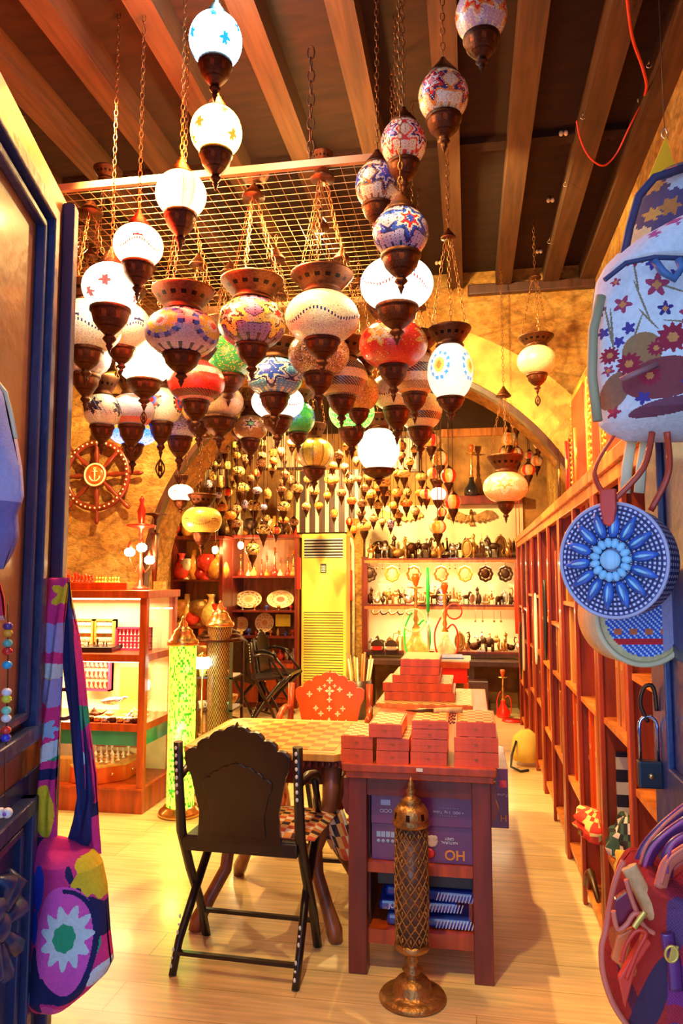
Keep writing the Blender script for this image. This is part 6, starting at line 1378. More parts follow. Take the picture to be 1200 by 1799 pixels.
# ================================================================ ceiling cable, insulators, hooks
def wall_pts(L_, Y): return [W(x, y, Y) for x, y in L_]
t = thing('ceiling_cable', 'red electric cable drooping between the beams at upper right', 'cable', W(1130, 170, 2.95))
o_ = Vector(t.location)
cab_y = lambda y: 3.0+(y)/300*.2
def onz(x, y, z):
    r_ = cF+cR*((x-600)/FPX)-cU*((y-899.5)/FPX); tt = (z-EYE)/r_.z; return Vector((r_.x*tt, r_.y*tt, z))
pts = [onz(1098, -40, ZC-.01), onz(1110, 60, ZC-.015), onz(1128, 115, ZC-.02), onz(1136, 150, ZC-.0), onz(1131, 174, ZC+.08)]
b = MB(); b.tube(smooth([p-o_ for p in pts]), .007, 6); b.done('cable_run', mat('red_cable', (.7,.05,.03), .4), t)
pts = [onz(1013, 212, ZC-.005), onz(1020, 245, ZC-.06), onz(1035, 275, ZC-.12), onz(1060, 291, ZC-.15), onz(1083, 270, ZC-.10), onz(1105, 225, ZC-.03), onz(1128, 180, ZC+.07)]
b = MB(); b.tube(smooth([p-o_ for p in pts]), .0045, 6); b.done('cable_loop', mat('red_cable', (.7,.05,.03), .4), t)
ins = [(1129, 176, 3.0), (990, 234, 3.2), (967, 352, 3.9), (947, 442, 4.6), (770, 462, 4.7)]
for k, (x, y, Y) in enumerate(ins):
    r_ = cF+cR*((x-600)/FPX)-cU*((y-899.5)/FPX); tt = (ZC+.10-EYE)/r_.z; q = Vector((r_.x*tt, r_.y*tt, ZC+.10))
    t = thing('cable_clip', 'cream porcelain double cable clip on the ceiling, %s' % ['on the red cable', 'between two right beams', 'midway along the right beam', 'near the stone wall at right', 'beside the lit white lantern'][k], 'cable clip', q, 0, 'porcelain clips on the ceiling')
    for s_ in (-1, 1): MB().ball((.012*s_, 0, 0), (.012,.012,.014), 10, 7).done('knob', cream, t)
    MB().tube([(0,0,0),(0,0,ZC+.14-q.z)], .003, 5).done('screw', dark_metal, t)
for k, (x, y, xb) in enumerate(((1140, 112, .62), (1024, 203, .28), (993, 322, .28), (965, 423, .28), (792, 430, -.07))):
    # on the beam undersides
    r_ = cF+cR*((x-600)/FPX)-cU*((y-899.5)/FPX); tt = (ZC-EYE-.02)/r_.z
    q = Vector((r_.x*tt, r_.y*tt, ZC-.02))
    t = thing('ceiling_hook', 'small open metal hook screwed under a beam, %s' % ['beside the red cable', 'above the cable loop', 'middle of the right beam', 'far end of the right beam', 'above the lit white lantern'][k], 'hook', q, 0, 'hooks under the beams')
    MB().tube([(.010*math.cos(a_), 0, -.008+.010*math.sin(a_)) for a_ in [PI*.5+i*PI*1.6/10 for i in range(11)]], .0022, 6).done('hook_ring', silver, t); MB().tube([(0,0,.0),(0,0,.02)], .0022, 5).done('screw', silver, t)
# left dark chain from ceiling to the panel edge
t = thing('hanging_chain', 'dark heavy chain hanging alone at the upper left', 'chain', W(43, 220, 3.0)); chain(t, (0,0,0), (0,0,ZC-t.location.z), fat=2.0, m=dark_metal); MB().tube([(0,0,0),(0,0,-.06)], .008, 6).done('turnbuckle', brass, t)
# ================================================================ foreground: doors
door_paint = mat('door_paint', (.035, .05, .16), .38, 0, .25, 5, .25, 25, coat=.25)
door_panel = mat('door_panel_paint', (.36, .13, .025), .42, 0, .25, 4, .2, 20, coat=.2)
# left leaf: from hinge to far edge
A = Vector((-.74, .72, 0)); B = Vector((-1.03, 1.72, 0)); d = (B-A); Ld = d.length; ang = math.atan2(d.y, d.x)
HT = 2.44
t = bpy.data.objects.new('door_1', None); C.objects.link(t); t['kind'] = 'structure'; t.location = A; t.rotation_euler = (0, 0, ang)
MB().box(0, Ld, 0, .045, 0, HT).done('leaf', door_panel, t, bevel=.003)
# local +x towards far edge; room side (visible) is -y local (towards +x world)
def dbox(x0, x1, z0, z1, th, name, m, bev=.004): return MB().box(x0, x1, -th, 0, z0, z1).done(name, m, t, bevel=bev)
dbox(Ld-.045, Ld+.0, 0, HT-.02, .03, 'edge_stile', door_paint)
dbox(.0, Ld-.05, 0, 1.02, .004, 'lower_panel', door_paint)  # lower half in blue paint, the blue daylight put into its colour too
for (z0_, z1_) in ((1.1, HT-.12), (.12, .98)):
    xr = Ld-.19; xl = .12
    for k, (off, th, w_) in enumerate(((0, .035, .035), (.05, .022, .018))):
        dbox(xr-off-w_, xr-off, z0_+off, z1_-off, th, 'moulding', door_paint); dbox(xl+off, xl+off+w_, z0_+off, z1_-off, th, 'moulding', door_paint)
        dbox(xl+off, xr-off, z1_-off-w_, z1_-off, th, 'moulding', door_paint); dbox(xl+off, xr-off, z0_+off, z0_+off+w_, th, 'moulding', door_paint)
# carved rosette on lower panel and lock plate
b = MB()
for k in range(8):
    a_ = 2*PI*k/8; b.tube([(.62+.03*math.cos(a_), -.03, .80+.03*math.sin(a_)), (.62+.085*math.cos(a_), -.045, .80+.085*math.sin(a_)), (.62+.10*math.cos(a_+.25), -.03, .80+.10*math.sin(a_+.25))], [.014,.02,.006], 7)
b.ball((.62,-.03,.80), (.03,.025,.03), 12, 8); b.done('carved_rosette', door_paint, t)
b = MB()
for i in range(2):
    cc_ = (.60, .50-.22*i)
    for k in range(3): b.tube([(cc_[0]+(.05+.03*k)*math.cos(a_), -.03, cc_[1]+(.05+.03*k)*math.sin(a_)*.8) for a_ in [2*PI*j/24 for j in range(24)]], .008, 6, closed=True)
b.done('carved_rings', door_paint, t)
MB().box(Ld-.10, Ld-.06, -.04, -.03, .86, 1.12).done('lock_plate', dark_metal, t, bevel=.004)
# iron ring handle the bag hangs over
q = W(112, 1237, 1.64)
hk = thing('ring_handle', 'dark iron ring fixed to the inner edge of the left door', 'door ring', q)
MB().tube([(.034*math.cos(a_), 0, .034*math.sin(a_)) for a_ in [2*PI*j/28 for j in range(28)]], .0045, 8, closed=True).done('ring', mat('violet_iron', (.2,.14,.2), .35, .8), hk)
MB().tube([(-.034,0,0),(-.06,.03,.0)], .008, 8).done('mount', dark_metal, hk)
# right leaf with hasp and padlock
t = bpy.data.objects.new('door_2', None); C.objects.link(t); t['kind'] = 'structure'; t.location = (.352, .8, 0)
MB().box(0, .05, 0, .72, 0, 2.0).done('leaf', door_paint, t, bevel=.003)
b = MB(); b.box(-.012, 0, .60, .72, .1, 1.98).box(-.012, 0, 0, .1, .1, 1.98).box(-.012, 0, .1, .6, 1.0, 1.12).box(-.012, 0, .1, .6, .1, .2).done('stile', door_paint, t, bevel=.003) if False else None
for (y0_, y1_, z0_, z1_) in ((.62, .72, 0, 2.0), (0, .1, 0, 2.0), (.1, .62, .98, 1.12), (.1, .62, 0, .2)): MB().box(-.012, 0, y0_, y1_, z0_, z1_).done('stile', door_paint, t, bevel=.003)
MB().tube([(-.015, .50+.06*math.cos(a_), .92+.06*math.sin(a_)) for a_ in [2*PI*j/24 for j in range(24)]], .008, 8, closed=True).done('iron_boss_ring', dark_metal, t)
q = W(1141, 1340, 1.47)
pk = thing('padlock', 'large padlock with a long shiny shackle on the right door edge', 'padlock', q)
bl = mat('blue_steel', (.55,.6,.9), .12, 1.)
m_ = mpp(1141, 1340, 1.47)
MB().tube([(-15*m_,0,0)]+[(15*m_*-math.cos(a_), 0, 62*m_+18*m_*math.sin(a_)) for a_ in [PI*j/10 for j in range(11)]]+[(15*m_,0,0)], 3.2*m_, 8).done('shackle', bl, pk)
MB().box(-20*m_, 20*m_, -.012, .012, -42*m_, 4*m_).done('lock_body', mat('dark_iron', (.05,.06,.08), .35, .7), pk, bevel=.003)
MB().lathe([(0,0),(.005,0),(.005,.003),(0,.003)], 10, M=Matrix.Translation((0,-.012,-20*m_)) @ Matrix.Rotation(PI/2,4,'X')).done('keyhole', brass, pk)
st = MB().tube(smooth([(0,0,70*m_),(-.012,0,100*m_),(-.006,0,128*m_),(.008,0,134*m_),(.014,0,120*m_),(.016,0,90*m_)]), .004, 8).done('hasp_staple', dark_metal, pk)
# ================================================================ helper: sack shapes with painted surface
def sdf_col(fn_list, bgc):
    def f(u, v):
        for g, c in fn_list:
            if g(u, v): return c(u, v) if callable(c) else c
        return bgc
    return f
def flowerf(cu, cv, r, n, depth=.35, ph=0, sy=1):
    return lambda u, v: math.hypot(u-cu, (v-cv)*sy) < r*(1+depth*math.cos(n*math.atan2((v-cv)*sy, u-cu)+ph))/(1+depth)
def ell(cu, cv, ru, rv, rot=0):
    def g(u, v):
        x = (u-cu)*math.cos(rot)+(v-cv)*math.sin(rot); y = -(u-cu)*math.sin(rot)+(v-cv)*math.cos(rot)
        return (x/ru)**2+(y/rv)**2 < 1
    return g
def pillow(name, parent, left, right, Y, thick, colf, nu=120, nv=200, mtl=None, z_bulge=1.0, yshift=None):
    """closed bag body: silhouettes given as pixel x(left), x(right) by pixel y, own thickness in depth"""
    ys = sorted(left); y0_, y1_ = ys[0], ys[-1]
    def interp(D, y):
        k = sorted(D)
        for a_, b_ in zip(k, k[1:]):
            if a_ <= y <= b_: t_ = (y-a_)/(b_-a_); return D[a_]*(1-t_)+D[b_]*t_
        return D[k[-1]]
    b = MB(); F = []; K = []
    for j in range(nv+1):
        py = y0_+(y1_-y0_)*j/nv; xl, xr = interp(left, py), interp(right, py); rf = []; rk = []
        e = max(.0, min(1, min(j, nv-j)/(nv*.12)))**.5
        ysft = yshift(py) if yshift else 0
        for i in range(nu+1):
            u = i/nu; p = W(xl+(xr-xl)*u, py, Y); bul = (max(0, 1-(2*u-1)**2))**.55*e*thick/2
            w_ = .006*math.sin(u*9+py*.02)*e
            rf.append(b.bm.verts.new((p.x, p.y-bul+w_+ysft, p.z))); rk.append(b.bm.verts.new((p.x, p.y+bul+.001+ysft, p.z)))
        F.append(rf); K.append(rk)
    for j in range(nv):
        py = y0_+(y1_-y0_)*(j+.5)/nv; xl, xr = interp(left, py), interp(right, py)
        for i in range(nu):
            px_ = xl+(xr-xl)*(i+.5)/nu; c = colf(px_, py)
            b._f([F[j][i], F[j][i+1], F[j+1][i+1], F[j+1][i]], 0, True, c); b._f([K[j][i+1], K[j][i], K[j+1][i], K[j+1][i+1]], 0, True, c)
    bmesh.ops.remove_doubles(b.bm, verts=b.bm.verts, dist=.0004)
    o = b.done(name, mtl or fabric, None, None)
    if parent: o.parent = parent; o.matrix_parent_inverse = parent.matrix_world.inverted() if False else Matrix.Translation(-Vector(parent.location))
    return o
PK, HP, NV, BL, WH, YE, LI, GR, BK, RD, LB = (.85,.04,.30), (.95,.12,.62), (.012,.018,.12), (.02,.06,.75), (.75,.88,.95), (.95,.72,.03), (.45,.42,.85), (.03,.45,.22), (.02,.02,.05), (.85,.03,.10), (.35,.62,.95)
# ---- pink suzani shoulder bag hanging on the left door
Yb = 1.58
t = thing('shoulder_bag', 'bright pink floral shoulder bag with white daisy and navy stripes hanging on the left door', 'bag', W(125, 1560, Yb))
white_r = sdf_col([
  (flowerf(140, 1625, 16, 8, .05, sy=.62), GR), (flowerf(142, 1625, 38, 11, .18, sy=.66), WH),
  (lambda u, v: ell(137, 1640, 48, 100)(u, v) and not ell(138, 1635, 40, 88)(u, v) and (u > 140 or v > 1690), NV), (ell(138, 1632, 44, 96), HP),
  (ell(92, 1545, 13, 42, .1), BL), (ell(86, 1610, 9, 28), BL), (flowerf(178, 1520, 30, 9, .15, sy=.55), YE), (ell(178, 1518, 6, 10), LI),
  (ell(152, 1552, 18, 10, .8), NV), (ell(148, 1522, 4, 18, -.3), NV), (ell(180, 1600, 12, 38, -.3), NV), (ell(180, 1655, 6, 22, .2), GR), (ell(185, 1700, 12, 22, .5), WH),
  (ell(90, 1700, 12, 60), NV), (ell(118, 1715, 36, 22), NV), (ell(108, 1755, 18, 14), HP), (ell(98, 1770, 12, 10), YE),
  (lambda u, v: u < 80 and ((v-1500) % 110) > 80, NV), (lambda u, v: u < 81 and 1640 < v < 1760 and ell(68, 1700, 13, 60)(u, v), LB), (ell(76, 1715, 6, 22), GR), (lambda u, v: u < 80, RD)], PK)
body = pillow('bag_body', t, {1470:66,1500:64,1560:62,1640:55,1700:56,1750:60,1768:62,1776:80}, {1470:100,1500:160,1520:175,1560:184,1640:190,1690:196,1710:186,1740:155,1765:125,1776:110}, Yb, .14, lambda u, v: white_r(u, v))
strapc = sdf_col([(flowerf(118, 1045, 26, 5, .3), YE), (flowerf(100, 1120, 24, 6, .15, sy=.8), LI), (ell(95, 1178, 24, 14), WH), (ell(92, 1186, 10, 8), YE), (ell(96, 1215, 26, 26), LI), (flowerf(85, 1280, 20, 7, .25), LB), (ell(90, 1318, 30, 14, -.5), WH), (ell(95, 1328, 16, 7), GR), (ell(85, 1358, 40, 10), NV), (ell(82, 1425, 16, 48), YE), (ell(135, 1060, 10, 30), LI), (ell(148, 1260, 8, 22), GR), (ell(150, 1330, 8, 14), WH), (ell(158, 1420, 20, 14), NV)], PK)
def strip(name, cl, cr, Y, th, cf, parent, nv=240, nu=40, m=None):
    return pillow(name, parent, cl, cr, Y, th, cf, nu, nv, m)
strip('strap_front', {1015:84,1030:82,1100:83,1180:82,1260:72,1330:70,1400:66,1475:65}, {1015:118,1030:120,1100:112,1180:108,1260:104,1330:102,1400:98,1475:100}, Yb, .03, lambda u, v: strapc(u, v), t)
strip('strap_rear', {1015:104,1060:116,1120:128,1200:138,1280:146,1360:152,1440:154,1500:150}, {1015:122,1060:126,1120:138,1200:148,1280:156,1360:168,1440:172,1500:178}, Yb+.04, .03, lambda u, v: strapc(u, v), t)
strip('strap_lining', {1022:114,1080:113,1180:114,1260:122,1340:128,1400:136,1440:130,1480:118,1495:112}, {1022:122,1080:126,1180:137,1260:146,1340:158,1400:166,1440:162,1480:158,1495:150}, Yb+.025, .02, lambda u, v: NV if (u*.5) % 9 < 7 else (.02,.03,.2), t, m=mat('navy_velvet', (1,1,1), .8, attr=True))
# ---- white tulip backpack, right
Yr = 1.28
def tulips():
    L = []
    MR = (.38,.02,.05); DB = (.05,.03,.22); OR = (.75,.28,.08)
    for (x, y, r) in ((1098,478,24),(1062,640,15),(1090,660,20),(1120,685,18),(1155,625,26),(1188,668,20),(1130,640,14)):
        L.append((flowerf(x, y, r*.35, 6, .1), OR)); L.append((flowerf(x, y, r, 12, .16), MR))
    for (x, y, r) in ((1132,535,20),(1080,560,15),(1145,575,13),(1182,590,18),(1060,665,10),(1175,490,12),(1070,520,8),(1190,540,10)):
        L.append((flowerf(x, y, r*.4, 4, .2), OR)); L.append((flowerf(x, y, r, 5, .35, x), DB if x % 2 else (.45,.05,.12)))
    for (x, y, a_, l) in ((1110,560,1.2,40),(1065,600,1.5,40),(1150,540,.4,34),(1170,600,.2,30),(1100,610,1.9,34),(1060,590,1.4,36),(1165,450,1.9,26),(1100,520,1.4,30),(1190,620,1.3,36),(1120,590,.9,24)):
        L.append((ell(x, y, l, 1.6, a_), (.3,.22,.12)))
    for (x, y, r) in ((1045,560,12),(1052,600,10),(1090,600,11),(1125,500,12),(1160,520,10),(1100,440,8),(1075,620,10),(1110,720,12),(1070,735,10),(1180,700,14),(1150,480,9),(1195,470,9)): L.append((flowerf(x, y, r, 5, .3, y), (.45,.03,.08) if y % 20 else (.08,.05,.3)))
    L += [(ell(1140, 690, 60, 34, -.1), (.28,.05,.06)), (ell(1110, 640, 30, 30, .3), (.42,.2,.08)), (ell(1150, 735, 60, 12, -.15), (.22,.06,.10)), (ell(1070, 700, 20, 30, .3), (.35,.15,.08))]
    return sdf_col(L, (.80,.82,.86))
tf = tulips()
t = thing('backpack', 'white canvas backpack with red tulip print hanging at upper right', 'backpack', W(1150, 620, Yr))
pillow('bag_body', t, {445:1085,470:1062,500:1046,540:1040,620:1034,665:1032,700:1040,730:1050,748:1054,762:1070,775:1100}, {445:1330,470:1345,500:1352,540:1356,620:1360,665:1360,700:1356,730:1340,748:1330,762:1310,775:1290}, Yr, .20, lambda u, v: tf(u, v), 230, 260)
def lidc(u, v): return (.80,.82,.86) if not flowerf(1165, 420, 14, 5, .3)(u, v) and not flowerf(1135, 440, 10, 5, .3)(u, v) else (.55,.1,.3)
pillow('lid_flap', t, {398:1200,410:1150,430:1110,450:1086,470:1070,488:1062}, {398:1300,410:1320,430:1330,450:1340,470:1340,488:1340}, Yr-.03, .16, lidc, 60, 30)
MB().tube([W(1062, 492, Yr-.12)-t.location, W(1100, 462, Yr-.12)-t.location, W(1150, 452, Yr-.13)-t.location, W(1230, 455, Yr-.13)-t.location], .004, 6).done('lid_piping', mat('navy_piping', (.04,.05,.15), .6), t)
MB().tube([W(1150, 458, Yr-.13)-t.location, W(1165, 478, Yr-.135)-t.location, W(1185, 490, Yr-.135)-t.location, W(1198, 470, Yr-.135)-t.location, W(1192, 455, Yr-.135)-t.location], .006, 8).done('bow_ribbon', mat('blue_ribbon', (.08,.18,.4), .5), t)
MB().tube([W(1090, 668, Yr-.11)-t.location, W(1120, 655, Yr-.115)-t.location, W(1155, 640, Yr-.115)-t.location], .005, 6).done('zipper', mat('dull_brass', (.4,.15,.15), .4), t)
b = MB(); b.tube([W(1056, 520, Yr-.05)-t.location, W(1042, 580, Yr-.05)-t.location, W(1040, 660, Yr-.05)-t.location, W(1050, 740, Yr-.05)-t.location], .008, 8); b.done('side_piping', mat('olive_piping', (.45,.38,.2), .6), t)
for px_ in (1110, 1135): MB().tube([W(px_, 770, Yr+.03)-t.location, W(px_-8, 820, Yr+.03)-t.location, W(px_-12, 866, Yr+.03)-t.location], .009, 8, flat=.4).done('hanging_strap', mat('cream_strap', (.85,.72,.42), .7), t)
# ---- brown/navy quilted bag above, behind
def qf():
    L = []
    for (x, y, r, c) in ((1175,350,20,(.55,.7,.8)),(1160,395,18,(.6,.25,.06)),(1135,400,15,(.7,.4,.1)),(1140,345,16,(.65,.35,.1)),(1190,330,14,(.1,.15,.3)),(1120,430,14,(.85,.7,.4)),(1195,385,18,(.12,.05,.25)),(1165,325,14,(.5,.15,.08)),(1200,420,14,(.6,.3,.1))): L.append((flowerf(x, y, r, 6, .25, y), c))
    L += [(lambda u, v: u < 1112+.0*(v), (.8,.7,.45)), (lambda u, v: v < 322, (.08,.10,.18))]
    return sdf_col(L, (.10,.08,.20))
t = thing('quilted_bag', 'brown and navy flower print bag hanging behind the white backpack', 'bag', W(1160, 380, 1.5))
q_ = qf(); pillow('bag_body', t, {292:1200,305:1160,330:1128,370:1112,420:1096,470:1086,500:1084}, {292:1290,305:1330,330:1350,370:1360,420:1360,470:1360,500:1360}, 1.5, .18, lambda u, v: q_(u, v), 80, 60)
MB().tube([W(x, y, 1.41)-t.location for x, y in ((1092, 470), (1106, 400), (1122, 345), (1150, 312), (1200, 296))], .008, 8).done('edge_piping', mat('navy_piping', (.04,.05,.15), .6), t)
MB().tube([W(1230, 300, 1.5)-t.location, W(1240, 100, 1.5)-t.location, W(1245, -40, 1.5)-t.location], .01, 8).done('handle', mat('navy_piping', (.04,.05,.15), .6), t)
# yellow pennant behind
t = thing('yellow_pennant', 'yellow triangular pennant on a hook above the flower print bag', 'pennant', W(1168, 243, 1.75))
P_ = [W(1168, 243, 1.75), W(1185, 300, 1.75), W(1140, 420, 1.75), W(1095, 500, 1.75), W(1088, 500, 1.75), W(1120, 360, 1.75)]
MB().prism([((p-t.location).x, (p-t.location).z) for p in P_], -.012, .012).done('cloth', mat('yellow_felt', (1,.68,.02), .7), t)
MB().tube([(.006*math.cos(a_), 0, .012+.012*math.sin(a_)) for a_ in [2*PI*j/14 for j in range(14)]], .0018, 6, closed=True).done('ring', silver, t)
MB().tube([(0,0,.024),(0,0,2.9-t.location.z)], .001, 5).done('thread', dark_metal, t)
# ---- round woven straw bag
Yw = 1.27
c_ = W(1088, 985, Yw); m_ = mpp(1088, 985, Yw); R_ = 88*m_
t = thing('round_straw_bag', 'round blue white woven straw bag with a shell flower on its face', 'bag', c_, -.42)
weave = mat('blue_woven_straw', (1,1,1), .7, 0, .1, 60, attr=True)
def wf(i, k): return (.80,.74,.92) if (i % 2 == 0 and k % 2 == 0) else ((.03,.03,.12) if i % 2 else (.10,.08,.26))
M = Matrix.Rotation(PI/2, 4, 'X')
b = MB(); n = 24
prof = [(R_*i/n, .008*(1-(i/n)**2)) for i in range(n+1)]; prof[0] = (0, .008)
b.lathe(prof, 120, M=Matrix.Translation((0,-.04,0)) @ M @ Matrix.Diagonal((1, 1.1, 1, 1)), colf=wf); b.done('front_face', weave, t)
b = MB(); b.lathe([(R_*(1+.012*math.sin(PI*i/12)), .04-.10*i/12) for i in range(13)], 120, M=M @ Matrix.Diagonal((1, 1.1, 1, 1)), colf=wf); b.lathe([(R_, -.06), (0, -.064)], 60, M=M @ Matrix.Diagonal((1, 1.1, 1, 1)), colf=wf); b.done('side_band', weave, t)
b = MB(); b.tube([(R_*1.005*math.cos(2*PI*k/60), -.042, R_*1.1*1.005*math.sin(2*PI*k/60)) for k in range(60)], .003, 6, closed=True); b.done('rim_braid', mat('lilac_braid', (.55,.5,.7), .7), t)
petal = mat('blue_leather_petal', (.05,.14,.55), .3, 0, .4, 60, coat=.4); shell = mat('pale_blue_shell', (.35,.68,.92), .35, 0, .1, 40)
for k in range(14):
    a_ = 2*PI*k/14+.1; u = Vector((math.cos(a_), 0, math.sin(a_)*1.1)); 
    MB().tube([tuple(u*(R_*q)+Vector((0,-.052,0))) for q in (.40,.5,.62,.75,.88)], [.004,.0085,.009,.006,.002], 8, flat=.6).done('petal', petal, t)
    MB().tube([tuple(u*(R_*q)+Vector((0,-.059,0))) for q in (.46,.55,.65,.74)], [.0012,.003,.0025,.001], 6).done('petal_bead', shell, t)
for k in range(15):
    a_ = 2*PI*k/15; MB().ball((R_*.30*math.cos(a_), -.056, R_*.33*math.sin(a_)), (R_*.075, .006, R_*.10), 10, 7, M=Matrix.Rotation(-a_+PI/2, 4, 'Y')).done('cowrie_shell', shell, t)
MB().lathe([(0,.0),(R_*.19,0),(R_*.19,.010),(R_*.15,.014),(0,.015)], 24, M=Matrix.Translation((0,-.05,0)) @ M).done('centre_disc', mat('pale_blue_disc', (.42,.72,.95), .45, 0, .1, 8, stretch=(30,1,1)), t)
tan = mat('tan_leather', (.62, .06, .02), .4)
MB().prism([(-.012,.0),(-.008,-.025),(0,-.03),(.008,-.025),(.012,0),(.012,.03),(-.012,.03)], -.062, -.05, M=Matrix.Translation((.0,0,R_*1.0))).done('leather_tab', mat('red_leather', (.85,.05,.02), .35), t, bevel=.002)
MB().tube(smooth([(0,-.05,R_*1.1),(-.025,-.04,R_*1.75),(.0,-.01,R_*2.5)]), .005, 6, flat=.4).done('strap', tan, t)
MB().tube(smooth([(.002,-.05,R_*1.1),(.05,-.04,R_*1.75),(.06,-.01,R_*2.5)]), .005, 6, flat=.4).done('strap', tan, t)
MB().tube(smooth([(.045,.03,R_*1.0),(.075,.03,R_*1.75),(.08,.0,R_*2.5)]), .005, 6, flat=.4).done('strap', tan, t)
# ---- second round bag with embroidery below
c_ = W(1118, 1082, 1.42); m_ = mpp(1118, 1082, 1.42); R_ = 84*m_
t = thing('embroidered_round_bag', 'round tan bag with red and blue embroidery, mostly behind the straw bag', 'bag', c_, .2)
def ef(i, k):
    return (.9,.7,.35)
b = MB(); b.lathe([(0,.03),(R_*.9,.028),(R_,.02),(R_,-.06),(0,-.06)], 60, M=M, col=(.88,.68,.34)); b.done('body', fabric, t)
b = MB(); nn = 40
for i in range(nn):
    for j in range(nn):
        x = -R_*.8+i*R_*1.6/nn; z = -R_*.8+j*R_*1.6/nn
        if math.hypot(x, z) < R_*.82:
            q = z/R_
            c = (.85,.03,.04) if -.58 < q < -.46 else ((.75,.85,1) if (i+j) % 3 == 0 else (.05,.15,.75))
            if -.4 < q < -.25 and (i//4) % 2: c = (.85,.2,.08)
            if x > R_*.32: c = (.42,.38,.62)
            s_ = R_*1.6/nn; v = [b.bm.verts.new(p) for p in ((x,-.034,z),(x+s_,-.034,z),(x+s_,-.034,z+s_),(x,-.034,z+s_))]; b._f(v, 0, False, c)
bmesh.ops.remove_doubles(b.bm, verts=b.bm.verts, dist=.0002); o = b.done('embroidered_face', fabric, t); s2 = o.modifiers.new('thick', 'SOLIDIFY'); s2.thickness = .003
MB().tube([(R_*.97*math.cos(2*PI*k/50), -.03, R_*.97*math.sin(2*PI*k/50)) for k in range(50)], .005, 6, closed=True).done('rim_cord', mat('cream_strap', (.85,.72,.42), .7), t)
# ---- leather bag bottom right
Yl = 1.22
t = thing('leather_bag', 'red and purple woven leather bag with open flaps and many straps at lower right', 'bag', W(1140, 1640, Yl))
def lf(u, v):
    if u > 1148: 
        w_ = ((int(u*.35)+int(v*.35)) % 2)
        q = math.sin(u*.045)+math.sin(v*.03+u*.02)
        base = (.30,.03,.22) if q < .2 else ((.55,.02,.05) if q < 1.1 else (.16,.05,.16))
        return tuple(c*(1 if w_ else .7) for c in base)
    if ell(1092, 1570, 22, 42, .25)(u, v): return (.30,.01,.03)
    if ell(1085, 1650, 16, 34, -.3)(u, v): return (.62,.16,.03)
    if ell(1124, 1715, 20, 85, .30)(u, v): return (.06,.02,.06)
    if ell(1098, 1720, 9, 60, -.35)(u, v): return (.14,.01,.03)
    return (.50,.02,.012)
pillow('bag_body', t, {1495:1108,1510:1096,1530:1086,1555:1078,1590:1071,1630:1064,1660:1056,1700:1057,1740:1067,1770:1079,1800:1097,1850:1130}, {1495:1125,1510:1150,1530:1190,1555:1260,1590:1310,1630:1325,1660:1330,1700:1330,1740:1330,1770:1330,1800:1320,1850:1310}, Yl, .16, lf, 200, 220)
rl = mat('red_leather', (.85,.05,.02), .35); pl_ = mat('purple_leather', (.16,.03,.16), .3, 0, .3, 10, coat=.4); cl_ = mat('coral_edge', (.85,.18,.10), .4)
def ptube(L_, Y, r, name, m, fl=1.0, seg=8): return MB().tube(smooth([W(x, y, yy)-t.location for x, y, yy in [(a_[0], a_[1], Y+(a_[2] if len(a_) > 2 else 0)) for a_ in L_]]), r, seg, flat=fl).done(name, m, t)
ptube([(1096,1512),(1082,1545),(1072,1590),(1064,1635),(1057,1665),(1060,1710),(1076,1760),(1100,1799),(1130,1840)], Yl-.05, .0045, 'edge_piping', cl_)
ptube([(1100,1545),(1112,1585),(1130,1625),(1150,1640)], Yl-.085, .0035, 'flap_edge', cl_); ptube([(1078,1600),(1085,1632),(1100,1625),(1115,1605),(1135,1610)], Yl-.088, .0035, 'flap_edge', cl_)
ptube([(1092,1690),(1100,1660),(1118,1635),(1135,1640),(1120,1670),(1100,1720)], Yl-.092, .0032, 'pocket_edge', rl)
# open pocket flaps with depth
def flap(L_, Y, th, name, m): 
    P2 = [W(x, y, Y)-t.location for x, y in L_]; return MB().prism([(p.x, p.z) for p in P2], P2[0].y-th, P2[0].y, 0).done(name, m, t, bevel=.002)
flap([(1098,1560),(1112,1575),(1122,1600),(1105,1605),(1092,1632),(1078,1630),(1072,1605),(1078,1575)], Yl-.07, .012, 'side_pocket', mat('maroon_leather', (.22,.01,.025), .3, coat=.3))
flap([(1082,1640),(1110,1625),(1098,1700),(1072,1680)], Yl-.06, .01, 'inner_pocket', mat('orange_leather', (.85,.2,.04), .4))
flap([(1128,1635),(1142,1650),(1115,1690),(1096,1765),(1084,1712)], Yl-.08, .012, 'front_flap', rl)
ptube([(1105,1522),(1125,1560),(1140,1590),(1152,1610)], Yl-.06, .012, 'tan_seam_band', mat('tan_band', (.85,.42,.16), .5, 0, .2, 60), .5)
ptube([(1114,1630),(1122,1618),(1134,1602)], Yl-.1, .004, 'brass_bar', gold, .5)
for k, L_ in enumerate(([(1122,1525),(1135,1490),(1165,1455),(1200,1425),(1230,1405)], [(1130,1530),(1145,1495),(1172,1468),(1205,1445),(1240,1430)], [(1150,1575),(1158,1550),(1180,1530),(1210,1510),(1240,1500)], [(1170,1540),(1175,1500),(1190,1480),(1210,1470)], [(1160,1560),(1172,1520),(1195,1500),(1230,1480)])):
    ptube(L_, Yl-.02-.012*k, .0095, 'strap', [pl_, pl_, rl, pl_, cl_][k], .5)
    ptube([(x+2, y-6) for x, y in L_], Yl-.035-.012*k, .0022, 'strap_stitching', cl_ if k % 2 == 0 else mat('purple_edge', (.4,.08,.3), .4))
bk = MB()
for k in range(3): bk.bar(W(1176+k*4, 1690, Yl-.10)-t.location, W(1182+k*4, 1662, Yl-.10)-t.location, .003)
bk.tube([W(1180+11*math.cos(a_), 1676+14*math.sin(a_), Yl-.10)-t.location for a_ in [2*PI*j/16 for j in range(16)]], .002, 6, closed=True); bk.done('buckle', gold, t)
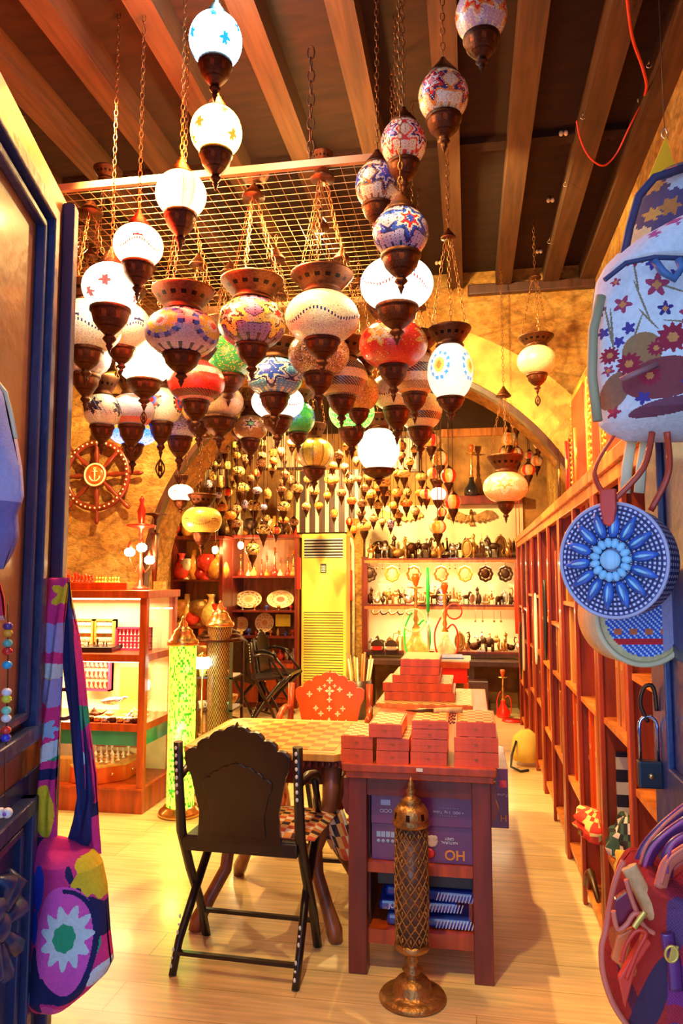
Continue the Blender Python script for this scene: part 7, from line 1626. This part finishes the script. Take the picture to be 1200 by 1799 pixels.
ptube([(1172,1640),(1176,1665),(1184,1690),(1188,1740)], Yl-.088, .009, 'buckle_strap', pl_, .4)
# ---- strings of beads and bag on the far left edge
bc = [((.1,.04,.25),'dark violet'),((.95,.45,.03),'orange'),((.15,.55,.45),'teal'),((.9,.03,.03),'red'),((.02,.5,.9),'sky blue'),((.9,.9,1),'white'),((.85,.85,.05),'yellow'),((.25,.8,.6),'mint'),((.9,.95,1),'white eye'),((.9,.05,.03),'scarlet'),((.05,.05,.7),'blue')]
t = thing('bead_string', 'string of colourful glass beads hanging before the left door', 'bead string', W(13, 1190, 1.22))
ys = [1100,1112,1130,1144,1168,1216,1228,1248,1262,1283,1296]
MB().tube([W(14, 1060, 1.22)-t.location, W(14, 1180, 1.22)-t.location, W(11, 1310, 1.22)-t.location], .0012, 5).done('cord', dark_metal, t)
for (c, nme), y in zip(bc, ys):
    q = W(14-(y-1100)*.02, y, 1.22)-t.location; MB().ball(q, (.009,.009,.0075), 10, 8).done('bead', mat('bead_'+nme.replace(' ', '_'), c, .2, coat=.5), t)
t = thing('eye_bead_string', 'short string of white and violet eye beads at the far left edge', 'bead string', W(8, 1428, 1.22))
for k, x in enumerate((2, 13)): q = W(x, 1428, 1.22)-t.location; MB().ball(q, .009, 10, 8).done('bead', white_m, t); MB().ball(q+Vector((0,-.007,0)), .004, 8, 6).done('pupil', mat('violet_pupil', (.4,.1,.6), .3), t)
MB().tube([W(8, 1320, 1.22)-t.location, W(8, 1425, 1.22)-t.location], .001, 5).done('cord', dark_metal, t)
t = thing('lilac_handbag', 'pale lilac handbag cut off by the left edge of the photo', 'bag', W(0, 820, 1.2))
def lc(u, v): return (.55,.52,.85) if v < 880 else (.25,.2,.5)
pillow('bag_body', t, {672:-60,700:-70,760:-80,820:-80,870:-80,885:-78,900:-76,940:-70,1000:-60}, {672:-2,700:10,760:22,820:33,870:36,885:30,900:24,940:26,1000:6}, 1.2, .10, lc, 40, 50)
MB().tube([W(x, y, 1.15)-t.location for x, y in ((-4, 672), (10, 690), (20, 730), (28, 770))], .004, 6).done('zip', cream, t)
t = thing('red_pouch', 'small red pouch with pink trim at the left edge above the beads', 'pouch', W(0, 1060, 1.2))
pillow('pouch_body', t, {1020:-40,1050:-40,1090:-40}, {1020:-2,1050:6,1090:9}, 1.2, .03, lambda u, v: (.8,.04,.1) if v < 1080 else (.95,.4,.35), 16, 16)
